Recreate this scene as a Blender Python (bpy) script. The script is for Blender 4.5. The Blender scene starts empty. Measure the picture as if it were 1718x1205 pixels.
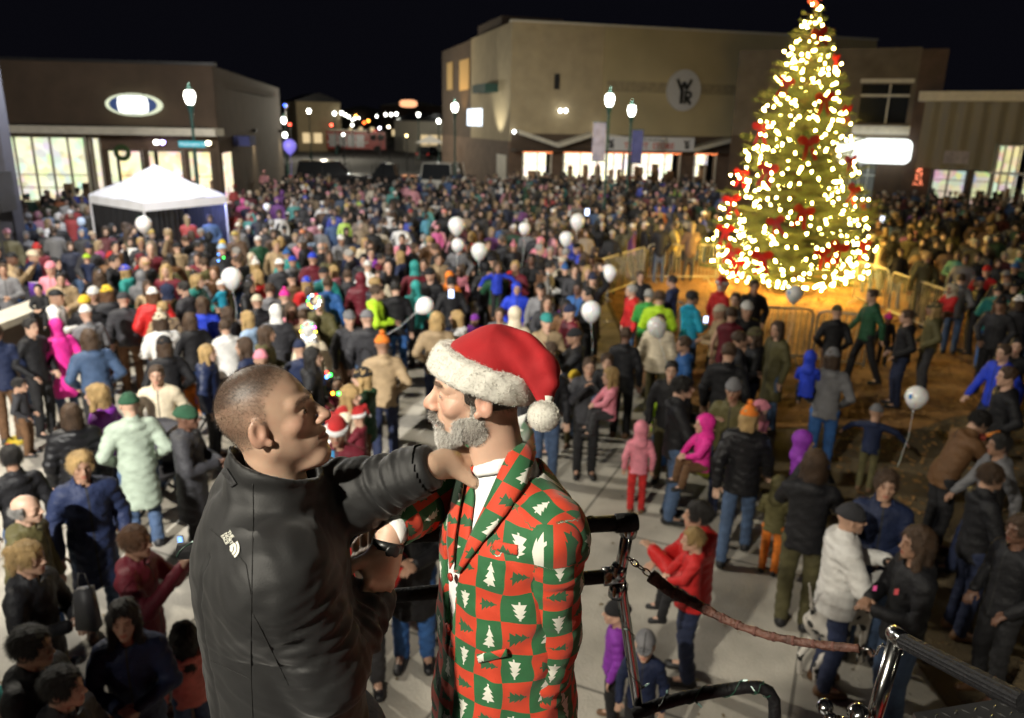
import bpy, bmesh, math, random
import numpy as np
from mathutils import Matrix, Vector
SC = bpy.context.scene
COL = SC.collection
R = math.radians
# ------------------------------------------------------------------ camera
FPX, PITCH, ROLL, CAMZ = 1300.0, R(16.9), 0.02, 4.5
_F = np.array([0, math.cos(PITCH), -math.sin(PITCH)])
_U0 = np.array([0, math.sin(PITCH), math.cos(PITCH)]); _R0 = np.array([1., 0, 0])
_R = _R0*math.cos(ROLL)+_U0*math.sin(ROLL); _U = -_R0*math.sin(ROLL)+_U0*math.cos(ROLL)
_C = np.array([0, 0, CAMZ])
def ray(x, y): return _F+(x-859)/FPX*_R+(602.5-y)/FPX*_U
def W(x, y, d): return _C+d*ray(x, y)                       # a point at depth d metres
def Z(x, y, z=0.):                                         # a point at height z
    r = ray(x, y); return _C+(z-CAMZ)/r[2]*r
def Yp(x, y, Y):                                           # a point at distance Y
    r = ray(x, y); return _C+Y/r[1]*r
cd = bpy.data.cameras.new('camera'); cam = bpy.data.objects.new('camera', cd); COL.objects.link(cam)
cam.matrix_world = Matrix(((_R[0], _U[0], -_F[0], 0), (_R[1], _U[1], -_F[1], 0), (_R[2], _U[2], -_F[2], CAMZ), (0, 0, 0, 1)))
cd.sensor_width = 36; cd.lens = 36*FPX/1718; cd.clip_start = .05; cd.clip_end = 2000
cd.dof.use_dof = True; cd.dof.focus_distance = 1.55; cd.dof.aperture_fstop = 3.6
SC.camera = cam
SC.view_settings.view_transform = 'Standard'; SC.view_settings.look = 'None'
SC.view_settings.exposure = 0; SC.view_settings.gamma = 1
SC.cycles.use_denoising = True
SC.cycles.max_bounces = 5; SC.cycles.diffuse_bounces = 2; SC.cycles.glossy_bounces = 3
SC.cycles.transmission_bounces = 4; SC.cycles.transparent_max_bounces = 6
SC.cycles.sample_clamp_indirect = 4; SC.cycles.use_light_tree = True
SC.cycles.caustics_reflective = False; SC.cycles.caustics_refractive = False
# ------------------------------------------------------------------ night sky
w = bpy.data.worlds.new('World'); SC.world = w; w.use_nodes = True
nt = w.node_tree; bg = nt.nodes['Background']
bg.inputs['Color'].default_value = (.0026, .0026, .0042, 1); bg.inputs['Strength'].default_value = 1
# ------------------------------------------------------------------ lights of the square
def lamp(kind, loc, energy, color, size=.3, tgt=None, spot=90, name='street_light'):
    l = bpy.data.lights.new(name, kind); l.energy = energy; l.color = color
    if kind != 'SUN': l.shadow_soft_size = size
    if kind == 'SPOT': l.spot_size = R(spot); l.spot_blend = .6
    o = bpy.data.objects.new(name, l); COL.objects.link(o); o.location = loc
    if tgt is not None: o.rotation_euler = (Vector(tgt)-Vector(loc)).to_track_quat('-Z', 'Y').to_euler()
    return o
WARM = (1, .86, .62); NEUT = (1, .93, .78); COOL = (.93, .96, 1)
# street lamps standing behind and beside the camera
LL = [((-9.5, 12.0, 8.5), 3600, NEUT), ((9, -7.0, 8), 300, WARM), ((-10, -6, 8), 700, NEUT)]
for p, e, c in LL: lamp('POINT', p, e, c, .18)
lamp('SPOT', (-3.8, -2.6, 7.6), 3600, NEUT, .16, (2.1, 3.0, 2.0), 56, 'flood_light')
lamp('SPOT', (-6.5, -5.5, 9.5), 24000, (1, .96, .88), .22, (-4.5, 18, 1.0), 47, 'flood_light')
# ------------------------------------------------------------------ helpers
def link(o, parent=None):
    COL.objects.link(o)
    if parent is not None: o.parent = parent
    return o
def tag(o, label=None, cat=None, group=None, kind=None):
    if label: o['label'] = label
    if cat: o['category'] = cat
    if group: o['group'] = group
    if kind: o['kind'] = kind
    return o
def empty(name, loc=(0, 0, 0), rz=0., label=None, cat=None, group=None):
    o = bpy.data.objects.new(name, None); COL.objects.link(o); o.location = loc; o.rotation_euler = (0, 0, rz)
    o.empty_display_size = .1
    return tag(o, label, cat, group)
def copy_tree(o, parent=None):
    c = o.copy(); COL.objects.link(c)
    if parent is not None: c.parent = parent
    for ch in list(o.children): copy_tree(ch, c)
    return c
_M = {}
def mat(name, col=(.5, .5, .5), rough=.6, metal=0., emit=None, es=0., bump=0., bs=60., var=0., vs=4., objcol=False, sheen=0., coat=0., spec=None, alpha=None):
    """principled material with noise colour variation and noise bump"""
    if name in _M: return _M[name]
    m = bpy.data.materials.new(name); m.use_nodes = True; n = m.node_tree; N = n.nodes; L = n.links
    b = N['Principled BSDF']; b.inputs['Base Color'].default_value = (*col, 1)
    b.inputs['Roughness'].default_value = rough; b.inputs['Metallic'].default_value = metal
    if spec is not None: b.inputs['Specular IOR Level'].default_value = spec
    if sheen: b.inputs['Sheen Weight'].default_value = sheen; b.inputs['Sheen Roughness'].default_value = .4
    if coat: b.inputs['Coat Weight'].default_value = coat
    src = None
    if objcol:
        oi = N.new('ShaderNodeObjectInfo'); src = oi.outputs['Color']; L.new(src, b.inputs['Base Color'])
    if var:
        tc = N.new('ShaderNodeTexCoord'); no = N.new('ShaderNodeTexNoise'); no.inputs['Scale'].default_value = vs; no.inputs['Detail'].default_value = 6
        L.new(tc.outputs['Object'], no.inputs['Vector'])
        mr = N.new('ShaderNodeMapRange'); mr.inputs['From Min'].default_value = .3; mr.inputs['From Max'].default_value = .7
        mr.inputs['To Min'].default_value = 1-var; mr.inputs['To Max'].default_value = 1+var
        L.new(no.outputs['Fac'], mr.inputs['Value'])
        mx = N.new('ShaderNodeMix'); mx.data_type = 'RGBA'; mx.blend_type = 'MULTIPLY'; mx.inputs[0].default_value = 1
        if src: L.new(src, mx.inputs[6])
        else: mx.inputs[6].default_value = (*col, 1)
        L.new(mr.outputs[0], mx.inputs[7]); L.new(mx.outputs[2], b.inputs['Base Color'])
    if bump:
        tc = N.new('ShaderNodeTexCoord'); no = N.new('ShaderNodeTexNoise'); no.inputs['Scale'].default_value = bs; no.inputs['Detail'].default_value = 5
        L.new(tc.outputs['Object'], no.inputs['Vector'])
        bp = N.new('ShaderNodeBump'); bp.inputs['Strength'].default_value = bump; bp.inputs['Distance'].default_value = .02
        L.new(no.outputs['Fac'], bp.inputs['Height']); L.new(bp.outputs[0], b.inputs['Normal'])
    if emit is not None:
        b.inputs['Emission Color'].default_value = (*emit, 1); b.inputs['Emission Strength'].default_value = es
    _M[name] = m; return m
def mesh(name, V, Fc, m=None, parent=None, smooth=False, loc=None):
    me = bpy.data.meshes.new(name)
    me.from_pydata([tuple(map(float, v)) for v in V], [], [tuple(map(int, f)) for f in Fc]); me.update()
    if m is not None:
        for k in (m if isinstance(m, (list, tuple)) else [m]): me.materials.append(k)
    if smooth: me.shade_smooth()
    o = bpy.data.objects.new(name, me); link(o, parent)
    if loc is not None: o.location = loc
    return o
class MB:
    """collects shapes into one mesh"""
    def __init__(s): s.V = []; s.F = []; s.n = 0
    def add(s, V, F):
        s.V.extend([tuple(v) for v in V]); s.F.extend([tuple(i+s.n for i in f) for f in F]); s.n += len(V); return s
    def box(s, a, b, Mx=None):
        x0, y0, z0 = a; x1, y1, z1 = b
        V = [(x0, y0, z0), (x1, y0, z0), (x1, y1, z0), (x0, y1, z0), (x0, y0, z1), (x1, y0, z1), (x1, y1, z1), (x0, y1, z1)]
        if Mx is not None: V = [tuple(Mx(v)) for v in V]
        return s.add(V, [(0, 3, 2, 1), (4, 5, 6, 7), (0, 1, 5, 4), (1, 2, 6, 5), (2, 3, 7, 6), (3, 0, 4, 7)])
    def tube(s, pts, rad, n=10, cap=True, closed=False):
        P = [np.array(p, float) for p in pts]; k = len(P); rad = rad if hasattr(rad, '__len__') else [rad]*k
        V = []; up = None
        for i in range(k):
            if closed: t = P[(i+1) % k]-P[i-1]
            else: t = P[min(i+1, k-1)]-P[max(i-1, 0)]
            t = t/(np.linalg.norm(t)+1e-9)
            if up is None: up = np.array([0, 0, 1.]) if abs(t[2]) < .9 else np.array([1., 0, 0])
            a = np.cross(t, up); a /= np.linalg.norm(a)+1e-9; b = np.cross(a, t); up = b
            for j in range(n):
                q = 2*math.pi*j/n; V.append(P[i]+rad[i]*(math.cos(q)*a+math.sin(q)*b))
        F = []
        for i in range(k if closed else k-1):
            i2 = (i+1) % k
            for j in range(n): F.append((i*n+j, i2*n+j, i2*n+(j+1) % n, i*n+(j+1) % n))
        if cap and not closed: F.append(tuple(range(n))); F.append(tuple(reversed([(k-1)*n+j for j in range(n)])))
        return s.add(V, F)
    def lathe(s, prof, c=(0, 0, 0), n=20, axis=None):
        c = np.array(c, float)
        if axis is None: a, b, t = np.eye(3)
        else:
            t = np.array(axis, float); t /= np.linalg.norm(t); a = np.cross(t, [0, 0, 1.] if abs(t[2]) < .9 else [1., 0, 0]); a /= np.linalg.norm(a); b = np.cross(t, a)
        V = []; F = []; k = len(prof)
        for r_, z_ in prof:
            for j in range(n):
                q = 2*math.pi*j/n; V.append(c+t*z_+r_*(math.cos(q)*a+math.sin(q)*b))
        for i in range(k-1):
            for j in range(n): F.append((i*n+j, i*n+(j+1) % n, (i+1)*n+(j+1) % n, (i+1)*n+j))
        F.append(tuple(reversed(range(n)))); F.append(tuple((k-1)*n+j for j in range(n)))
        return s.add(V, F)
    def ball(s, c, r, n=8, m=6):
        r = r if hasattr(r, '__len__') else (r, r, r); c = np.array(c, float); V = [c+(0, 0, r[2])]; F = []
        for i in range(1, m):
            f = math.pi*i/m
            for j in range(n):
                q = 2*math.pi*j/n; V.append(c+(r[0]*math.sin(f)*math.cos(q), r[1]*math.sin(f)*math.sin(q), r[2]*math.cos(f)))
        V.append(c-(0, 0, r[2])); e = len(V)-1
        for j in range(n): F.append((0, 1+j, 1+(j+1) % n)); F.append((e, e-n+(j+1) % n, e-n+j))
        for i in range(m-2):
            for j in range(n): F.append((1+i*n+j, 1+(i+1)*n+j, 1+(i+1)*n+(j+1) % n, 1+i*n+(j+1) % n))
        return s.add(V, F)
    def prism(s, poly, a, b, Mx):
        """poly in (u,v); a,b = the two depths; Mx maps (u,v,w) to world"""
        n = len(poly); V = [Mx((u, v, a)) for u, v in poly]+[Mx((u, v, b)) for u, v in poly]
        F = [tuple(range(n)), tuple(reversed(range(n, 2*n)))]+[(i, i+n, (i+1) % n+n, (i+1) % n) for i in range(n)]
        return s.add(V, F)
    def build(s, name, m=None, parent=None, smooth=False):
        return mesh(name, s.V, s.F, m, parent, smooth)
def text(name, body, m, size, Mx, parent=None, ext=.002, align='CENTER', sx=1., bold=0.):
    """lettering as a mesh; Mx = 4x4"""
    cu = bpy.data.curves.new(name, 'FONT'); cu.body = body; cu.size = size; cu.extrude = ext; cu.align_x = align; cu.align_y = 'CENTER'; cu.resolution_u = 2; cu.offset = bold
    t = bpy.data.objects.new(name+'_tmp', cu); COL.objects.link(t)
    dg = bpy.context.evaluated_depsgraph_get(); dg.update(); me = bpy.data.meshes.new_from_object(t.evaluated_get(dg)); bpy.data.objects.remove(t)
    V = np.empty(len(me.vertices)*3); me.vertices.foreach_get('co', V); V = V.reshape(-1, 3)*np.array([sx, 1, 1])
    Vw = np.c_[V, np.ones(len(V))]@np.array(Mx).T; me.vertices.foreach_set('co', Vw[:, :3].ravel()); me.update()
    me.name = name; me.materials.clear(); me.materials.append(m); o = bpy.data.objects.new(name, me); return link(o, parent)
def frame4(o, x, y, z):
    M = np.eye(4); M[:3, 0] = x; M[:3, 1] = y; M[:3, 2] = z; M[:3, 3] = o; return M
# ------------------------------------------------------------------ signed-distance modelling
def V3(*a): return np.array(a, float)
def cone(P, a, b, ra, rb, sq=None):
    a = np.array(a, float); b = np.array(b, float); d = b-a; l = max(float(d@d), 1e-9)
    t = np.clip(((P-a)@d)/l, 0, 1); q = P-(a+t[..., None]*d)
    if sq is not None: q = q*np.array(sq)
    return np.sqrt((q*q).sum(-1))-(ra+(rb-ra)*t)
def ell(P, c, r, rot=None):
    q = P-np.array(c, float)
    if rot is not None: q = q@np.array(rot)                 # columns = local axes
    r = np.array(r, float); k0 = np.sqrt(((q/r)**2).sum(-1)); k1 = np.sqrt(((q/(r*r))**2).sum(-1))
    return k0*(k0-1)/np.maximum(k1, 1e-6)
def su(a, b, k):
    h = np.clip(.5+.5*(b-a)/k, 0, 1); return b*(1-h)+a*h-k*h*(1-h)
def ss(a, b, k): return -su(-a, b, k)                        # a minus b
def rotm(rx=0, ry=0, rz=0):
    cx, sx, cy, sy, cz, sz = math.cos(rx), math.sin(rx), math.cos(ry), math.sin(ry), math.cos(rz), math.sin(rz)
    return np.array([[cz, -sz, 0], [sz, cz, 0], [0, 0, 1]])@np.array([[cy, 0, sy], [0, 1, 0], [-sy, 0, cy]])@np.array([[1, 0, 0], [0, cx, -sx], [0, sx, cx]])
def nets(fn, lo, hi, h):
    """surface nets of fn(P)=0"""
    lo = np.array(lo, float); n = np.ceil((np.array(hi)-lo)/h).astype(int)+1
    g = [lo[i]+h*np.arange(n[i]) for i in range(3)]
    D = np.empty(n, np.float32)
    for i0 in range(0, n[0], 16):                            # slabs keep memory low
        P = np.stack(np.meshgrid(g[0][i0:i0+16], g[1], g[2], indexing='ij'), -1); D[i0:i0+16] = fn(P)
    s = D < 0
    c = [s[dx:n[0]-1+dx, dy:n[1]-1+dy, dz:n[2]-1+dz] for dx in (0, 1) for dy in (0, 1) for dz in (0, 1)]
    cnt = sum(x.astype(np.int8) for x in c); act = (cnt > 0) & (cnt < 8)
    idx = -np.ones(act.shape, int); A = np.argwhere(act); idx[tuple(A.T)] = np.arange(len(A))
    off = [(dx, dy, dz) for dx in (0, 1) for dy in (0, 1) for dz in (0, 1)]
    val = np.stack([D[tuple((A+o).T)] for o in off], 1)
    acc = np.zeros((len(A), 3)); k = np.zeros(len(A))
    for i in range(8):
        for j in range(i+1, 8):
            oi, oj = np.array(off[i]), np.array(off[j])
            if np.abs(oi-oj).sum() != 1: continue
            m = (val[:, i] < 0) != (val[:, j] < 0); t = val[:, i]/(val[:, i]-val[:, j]+1e-12)
            acc += np.where(m[:, None], oi+(oj-oi)*t[:, None], 0); k += m
    V = lo+h*(A+acc/np.maximum(k, 1)[:, None])
    F = []
    for ax in range(3):
        a1, a2 = (ax+1) % 3, (ax+2) % 3
        sl0 = [slice(None)]*3; sl1 = [slice(None)]*3; sl0[ax] = slice(0, n[ax]-1); sl1[ax] = slice(1, n[ax])
        e = s[tuple(sl0)] != s[tuple(sl1)]; E = np.argwhere(e)
        E = E[(E[:, a1] > 0) & (E[:, a2] > 0) & (E[:, a1] < n[a1]-1) & (E[:, a2] < n[a2]-1)]
        fl = s[tuple(sl0)][tuple(E.T)]
        u = np.zeros(3, int); u[a1] = 1; v = np.zeros(3, int); v[a2] = 1
        q = np.stack([idx[tuple((E-u-v).T)], idx[tuple((E-v).T)], idx[tuple(E.T)], idx[tuple((E-u).T)]], 1)
        q[~fl] = q[~fl][:, ::-1]; F.append(q)
    return V, np.concatenate(F)
def npmesh(name, V, F, m=None):
    me = bpy.data.meshes.new(name); V = np.asarray(V, np.float32); F = np.asarray(F, np.int32)
    me.vertices.add(len(V)); me.vertices.foreach_set('co', V.ravel())
    me.loops.add(F.size); me.loops.foreach_set('vertex_index', F.ravel())
    me.polygons.add(len(F)); me.polygons.foreach_set('loop_start', np.arange(0, F.size, F.shape[1], dtype=np.int32))
    me.update(calc_edges=True); me.shade_smooth()
    if m is not None: me.materials.append(m)
    return me
def vcol(me, name, C):
    a = me.attributes.new(name, 'FLOAT_COLOR', 'POINT'); C = np.c_[C, np.ones(len(C))] if C.shape[1] == 3 else C
    a.data.foreach_set('color', C.astype(np.float32).ravel())
def cat(parts):
    V = []; F = []; n = 0
    for v, f in parts: V.append(v); F.append(np.asarray(f)+n); n += len(v)
    return np.concatenate(V), np.concatenate(F)
# ================================================================== MATERIALS OF THE SETTING
def stone(name, col, joint=None, size=(1.5, 1.5), rough=.85, bump=.5, bs=40, rot=0., jc=.35, var=.25, mort=.012):
    """paving or masonry: noise-varied colour, optional joints from a brick texture"""
    m = mat(name, col, rough=rough, bump=bump, bs=bs, var=var, vs=1.3)
    if joint:
        n = m.node_tree; N = n.nodes; L = n.links; b = N['Principled BSDF']
        tc = N.new('ShaderNodeTexCoord'); mp = N.new('ShaderNodeMapping'); mp.inputs['Rotation'].default_value = (0, 0, rot) if joint != 'wall' else (R(90), 0, 0)
        br = N.new('ShaderNodeTexBrick'); br.offset = .5 if joint == 'wall' else 0; br.inputs['Scale'].default_value = 1
        br.inputs['Brick Width'].default_value = size[0]; br.inputs['Row Height'].default_value = size[1]; br.inputs['Mortar Size'].default_value = mort
        br.inputs['Color1'].default_value = (1, 1, 1, 1); br.inputs['Color2'].default_value = (.86, .86, .86, 1); br.inputs['Mortar'].default_value = (jc, jc, jc, 1)
        L.new(tc.outputs['Object'], mp.inputs['Vector']); L.new(mp.outputs[0], br.inputs['Vector'])
        mx = N.new('ShaderNodeMix'); mx.data_type = 'RGBA'; mx.blend_type = 'MULTIPLY'; mx.inputs[0].default_value = 1
        s = b.inputs['Base Color'].links[0].from_socket; L.new(s, mx.inputs[6]); L.new(br.outputs['Color'], mx.inputs[7]); L.new(mx.outputs[2], b.inputs['Base Color'])
    return m
def ribbed(name, col, freq, rough=.5):
    m = mat(name, col, rough=rough, var=.12, vs=.4); n = m.node_tree; N = n.nodes; L = n.links
    tc = N.new('ShaderNodeTexCoord'); wv = N.new('ShaderNodeTexWave'); wv.inputs['Scale'].default_value = freq; wv.bands_direction = 'X'; wv.inputs['Distortion'].default_value = 0
    bp = N.new('ShaderNodeBump'); bp.inputs['Strength'].default_value = .8; bp.inputs['Distance'].default_value = .05
    L.new(tc.outputs['Object'], wv.inputs['Vector']); L.new(wv.outputs['Fac'], bp.inputs['Height']); L.new(bp.outputs[0], N['Principled BSDF'].inputs['Normal']); return m
def shopglow(name, base, strength, scale, mixc=.5):
    """the lit inside of a shop: goods and shelves glowing under its lamps"""
    m = bpy.data.materials.new(name); m.use_nodes = True; n = m.node_tree; N = n.nodes; L = n.links; b = N['Principled BSDF']
    tc = N.new('ShaderNodeTexCoord'); vo = N.new('ShaderNodeTexVoronoi'); vo.inputs['Scale'].default_value = scale
    L.new(tc.outputs['Object'], vo.inputs['Vector']); hs = N.new('ShaderNodeHueSaturation'); hs.inputs['Saturation'].default_value = .8; hs.inputs['Value'].default_value = 1.
    L.new(vo.outputs['Color'], hs.inputs['Color']); mx = N.new('ShaderNodeMix'); mx.data_type = 'RGBA'
    no = N.new('ShaderNodeTexNoise'); no.inputs['Scale'].default_value = scale*.35; L.new(tc.outputs['Object'], no.inputs['Vector'])
    mr = N.new('ShaderNodeMapRange'); mr.inputs['From Min'].default_value = .36; mr.inputs['From Max'].default_value = .56; mr.inputs['To Max'].default_value = mixc; L.new(no.outputs['Fac'], mr.inputs['Value'])
    L.new(mr.outputs[0], mx.inputs[0]); mx.inputs[6].default_value = (*base, 1); L.new(hs.outputs[0], mx.inputs[7])
    L.new(mx.outputs[2], b.inputs['Emission Color']); b.inputs['Emission Strength'].default_value = strength; b.inputs['Base Color'].default_value = (.3, .28, .22, 1)
    _M[name] = m; return m
def glow(name, col, s): return mat(name, (.02, .02, .02), emit=col, es=s)
CONC = stone('concrete_paving', (.47, .44, .38), 'floor', (2.6, 2.6), rot=R(24), jc=.35, mort=.016, var=.34)
ASPH = stone('asphalt', (.055, .055, .055), var=.3, bs=120)
BROWNB = stone('brown_brick', (.13, .085, .058), 'wall', (.24, .08), jc=1.5, mort=.008)
BROWNW = stone('brown_stucco', (.082, .056, .038), var=.15, bs=90)
DARKBR = stone('dark_brick', (.085, .055, .04), 'wall', (.24, .08), jc=1.6, mort=.008)
TANM = ribbed('tan_metal_siding', (.50, .41, .22), 3.2); TAN2 = stone('tan_panel', (.42, .34, .21), var=.1, bs=60)
TRIMW = mat('pale_trim', (.62, .58, .48), rough=.6, var=.1); CHAR = mat('dark_metal', (.03, .03, .032), rough=.4, metal=.3, var=.2)
GRNM = mat('green_post_paint', (.02, .07, .06), rough=.4, var=.2, metal=.2); GREYM = mat('grey_metal', (.25, .25, .26), rough=.4, metal=.6, var=.15)
GALV = mat('galvanised_steel', (.50, .47, .38), rough=.42, metal=.55, var=.15); WHITEF = mat('white_fabric', (.80, .80, .82), rough=.8, bump=.3, bs=8)
BLACKF = mat('black_fabric', (.012, .012, .014), rough=.85, bump=.4, bs=10); GLASSD = mat('dark_glass', (.02, .022, .025), rough=.08, spec=.6)
# ================================================================== GROUND
def sheet(name, pts, z, m, label):
    V = [(p[0], p[1], z) for p in pts]; o = mesh(name, V, [tuple(range(len(V)))], m); tag(o, label, kind='structure'); return o
sheet('ground', [(-700, -60), (700, -60), (700, 900), (-700, 900)], 0, ASPH, 'dark asphalt ground running to the far end of town')
sheet('plaza', [(-16, -12), (14, -12), (14, 25), (-16, 25)], .004, CONC, 'pale concrete paving of the square with straight joints')
sheet('pavement', [(-40, 27.5), (-13.2, 29.2), (-12.6, 60), (-16, 60), (-16, 34), (-40, 31)], .12, CONC, 'raised concrete pavement by the brown store')
sheet('pavement', [(-1.5, 48.2), (32, 52), (32, 58), (-1.5, 54)], .12, CONC, 'raised concrete pavement by the thrift store')
MULCH = stone('wood_chip_mulch', (.29, .145, .042), var=.5, bs=14, bump=1., rough=.95)
_n = MULCH.node_tree; _n.nodes['Principled BSDF']
GRASSD = stone('dry_grass_dirt', (.115, .085, .045), var=.45, bs=30, bump=1., rough=.95)
mp_ = [(1012, 500), (1040, 560), (1052, 640), (1110, 700), (1230, 780), (1330, 880), (1430, 985), (1500, 1060), (1600, 1205)]
edge = [Z(x, y)[:2] for x, y in mp_]
gr = sheet('dirt_lawn', [tuple(e) for e in edge]+[(14.5, 2.0), (30, 2), (30, 27), (2.2, 27)], .010, GRASSD, 'dry trampled lawn of dark earth and leaves')
mq = [(1020, 500), (1046, 560), (1058, 630), (1120, 672), (1200, 690), (1290, 722), (1400, 712), (1500, 735), (1600, 700), (1718, 690), (1800, 600), (1800, 500)]
sheet('mulch_bed', [tuple(Z(x, y)[:2]) for x, y in mq]+[(14.5, 27), (4, 27)], .016, MULCH, 'orange wood chip mulch lit by the christmas tree')
rc = random.Random(3); cb = MB()                                # loose chips and leaves give the bed a broken surface
for i in range(9000):
    t = rc.random(); x = rc.uniform(2.6, 12.5); y = rc.uniform(12.0, 25) if t < .8 else rc.uniform(8.5, 13)
    if t >= .8: x = rc.uniform(4.5, 11)
    a = rc.uniform(0, 6.28); l = rc.uniform(.02, .05); w2 = rc.uniform(.01, .022); c, s = math.cos(a), math.sin(a); z0 = .02; tl = rc.uniform(-.02, .03)
    P4 = [(x-c*l-s*w2, y-s*l+c*w2, z0), (x+c*l-s*w2, y+s*l+c*w2, z0+abs(tl)), (x+c*l+s*w2, y+s*l-c*w2, z0+.012+abs(tl)), (x-c*l+s*w2, y-s*l-c*w2, z0+.010)]
    cb.add(P4, [(0, 1, 2, 3)])
tag(cb.build('wood_chips', mat('loose_chips', (.26, .14, .045), rough=.9, var=.5, vs=3)), 'loose wood chips and fallen leaves scattered over the bed', 'wood chips', kind='stuff')
lb_ = MB()
for i in range(700):
    x = rc.uniform(-8, 7); y = rc.uniform(2.5, 19); a = rc.uniform(0, 6.28); l = rc.uniform(.012, .035); c, s = math.cos(a)*l, math.sin(a)*l; z0 = .008+rc.random()*.004
    lb_.add([(x-c, y-s, z0), (x+s*.5, y-c*.5, z0+.006), (x+c, y+s, z0), (x-s*.5, y+c*.5, z0+.005)], [(0, 1, 2, 3)])
tag(lb_.build('fallen_leaves', mat('leaf_litter', (.16, .12, .06), rough=.9, var=.7, vs=2)), 'dry leaves and scraps scattered over the paving', 'leaves', kind='stuff')
# ================================================================== BUILDINGS
class Facade:
    def __init__(s, A, B):
        s.A = np.array([A[0], A[1], 0.]); d = np.array([B[0]-A[0], B[1]-A[1], 0.]); s.L = float(np.linalg.norm(d)); s.u = d/s.L; s.w = np.cross(s.u, [0, 0, 1.])
    def __call__(s, q): return s.A+s.u*q[0]+s.w*q[2]+V3(0, 0, q[1])          # (along, up, out towards the viewer)
    def box(s, mb, u0, u1, v0, v1, w0, w1): return mb.box((u0, v0, w0), (u1, v1, w1), s)
    def part(s, name, m, parent, *boxes):
        mb = MB(); [s.box(mb, *b) for b in boxes]; return mb.build(name, m, parent)
    def up(s, x, y):
        """where the sight line of a photo point meets this facade: (along, up)"""
        r = ray(x, y); n = s.w; t = ((s.A-_C)@n)/(r@n); P = _C+t*r; return (P-s.A)@s.u, P[2]
    def M4(s, u, v, w): return frame4(s((u, v, w)), s.u, (0, 0, 1), s.w)
def windows(fc, parent, spans, v0, v1, depth, glowm, framem, nbars, garland=None):
    for (u0, u1), nb in zip(spans, nbars):
        fr = MB(); t = .07
        for b in ((u0, u1, v1-t, v1, .02, .10), (u0, u1, v0, v0+t, .02, .10), (u0, u0+t, v0+t, v1-t, .02, .10), (u1-t, u1, v0+t, v1-t, .02, .10)): fc.box(fr, *b)
        for k in range(1, nb): uu = u0+(u1-u0)*k/nb; fc.box(fr, uu-.04, uu+.04, v0+t, v1-t, .02, .09)
        wn = fr.build('window', framem, parent)
        it = MB(); fc.box(it, u0+.02, u1-.02, v0+.02, v1-.02, -depth, -depth+.05); it.build('lit_interior', glowm, wn)
        sh = MB(); rr = random.Random(int(u0*31)+7)
        for k in range(int((u1-u0)*3)):
            uu = rr.uniform(u0+.2, u1-.3); h = rr.uniform(.3, 1.3); fc.box(sh, uu, uu+rr.uniform(.12, .55), v0+.1, v0+h*1.3, -depth*.6-rr.random()*.2, -depth*.6+.1)
        for k in range(3): fc.box(sh, u0+.1, u1-.1, v0+.5+.55*k, v0+.53+.55*k, -depth*.8, -depth*.8+.15)
        sh.build('display', mat('shop_goods', (.35, .22, .13), rough=.7, var=.8, vs=3), wn)
        if garland:
            gb = MB(); k = 0; uu = u0
            while uu < u1: gb.ball(fc((uu, v1-.02+.03*math.sin(uu*9), .14)), .045, 6, 4); uu += .16
            gb.tube([fc((u0+(u1-u0)*k/8, v1-.02+.03*math.sin((u0+(u1-u0)*k/8)*9), .14)) for k in range(9)], .012, 5)
            gb.build('garland_lights', garland, wn)
# ---- thrift store, tan metal, right of the street
A = Yp(856, 200, 52); B = Yp(1452, 200, 58.5); T = Facade(A, B)
_, hT = T.up(856, 36); th = empty('thrift_store', (A[0], A[1], 0), label='large tan metal sided store with a round logo sign and lit windows', cat='store')
def tw(*boxes, name='wall', m=TANM): return T.part(name, m, th_off, *boxes)
th_off = None
def under(o, root):                                            # keep world coordinates under an empty that is not at the origin
    o.parent = root; o.matrix_parent_inverse = Matrix.Translation(-Vector(root.location)); return o
def adopt(root, objs):
    for o in objs: under(o, root)
u1015 = T.up(1013, 100)[0]; zc = T.up(1000, 226)[1]; L_ = T.L
parts = [T.part('upper_wall', TAN2, None, (0, u1015, zc, hT, -.4, 0)), T.part('siding', TANM, None, (u1015, L_, zc, hT-.02, -.4, .05)),
         T.part('parapet_cap', TRIMW, None, (-.05, L_+.05, hT, hT+.12, -.45, .1))]
d0 = T.up(1040, 150)[1]; d1 = T.up(1040, 139)[1]; parts.append(T.part('faded_band', mat('faded_band', (.33, .27, .16), rough=.6, var=.2), None, (u1015+.3, T.up(1248, 150)[0], d0-.15, d1+.1, .05, .075)))
parts.append(T.part('wall_bracket', CHAR, None, (T.up(930, 130)[0], T.up(938, 130)[0], T.up(933, 150)[1], T.up(933, 124)[1], 0, .15)))
# ground floor: brick piers between windows
wz1 = T.up(1000, 256)[1]; wz0 = .35
def us(*xs): return [T.up(x, 270)[0] for x in xs]
spans = [tuple(us(877, 925)), tuple(us(945, 1056)), tuple(us(1060, 1141)), tuple(us(1165, 1201)), tuple(us(1225, 1262)), tuple(us(1290, 1400))]
pier = []; prev = 0
for a, b in spans: pier.append((prev, a, .0, wz1, -.4, 0)); prev = b
pier.append((prev, L_, 0, wz1, -.4, 0)); pier += [(a, b, 0, wz0, -.4, 0) for a, b in spans]
parts.append(T.part('brick_pier', BROWNB, None, *pier)); parts.append(T.part('soffit', BROWNW, None, (0, L_, wz1, zc, -.4, -.002), (0, L_, wz1+.05, wz1+.18, 0, 1.4)))
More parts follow.
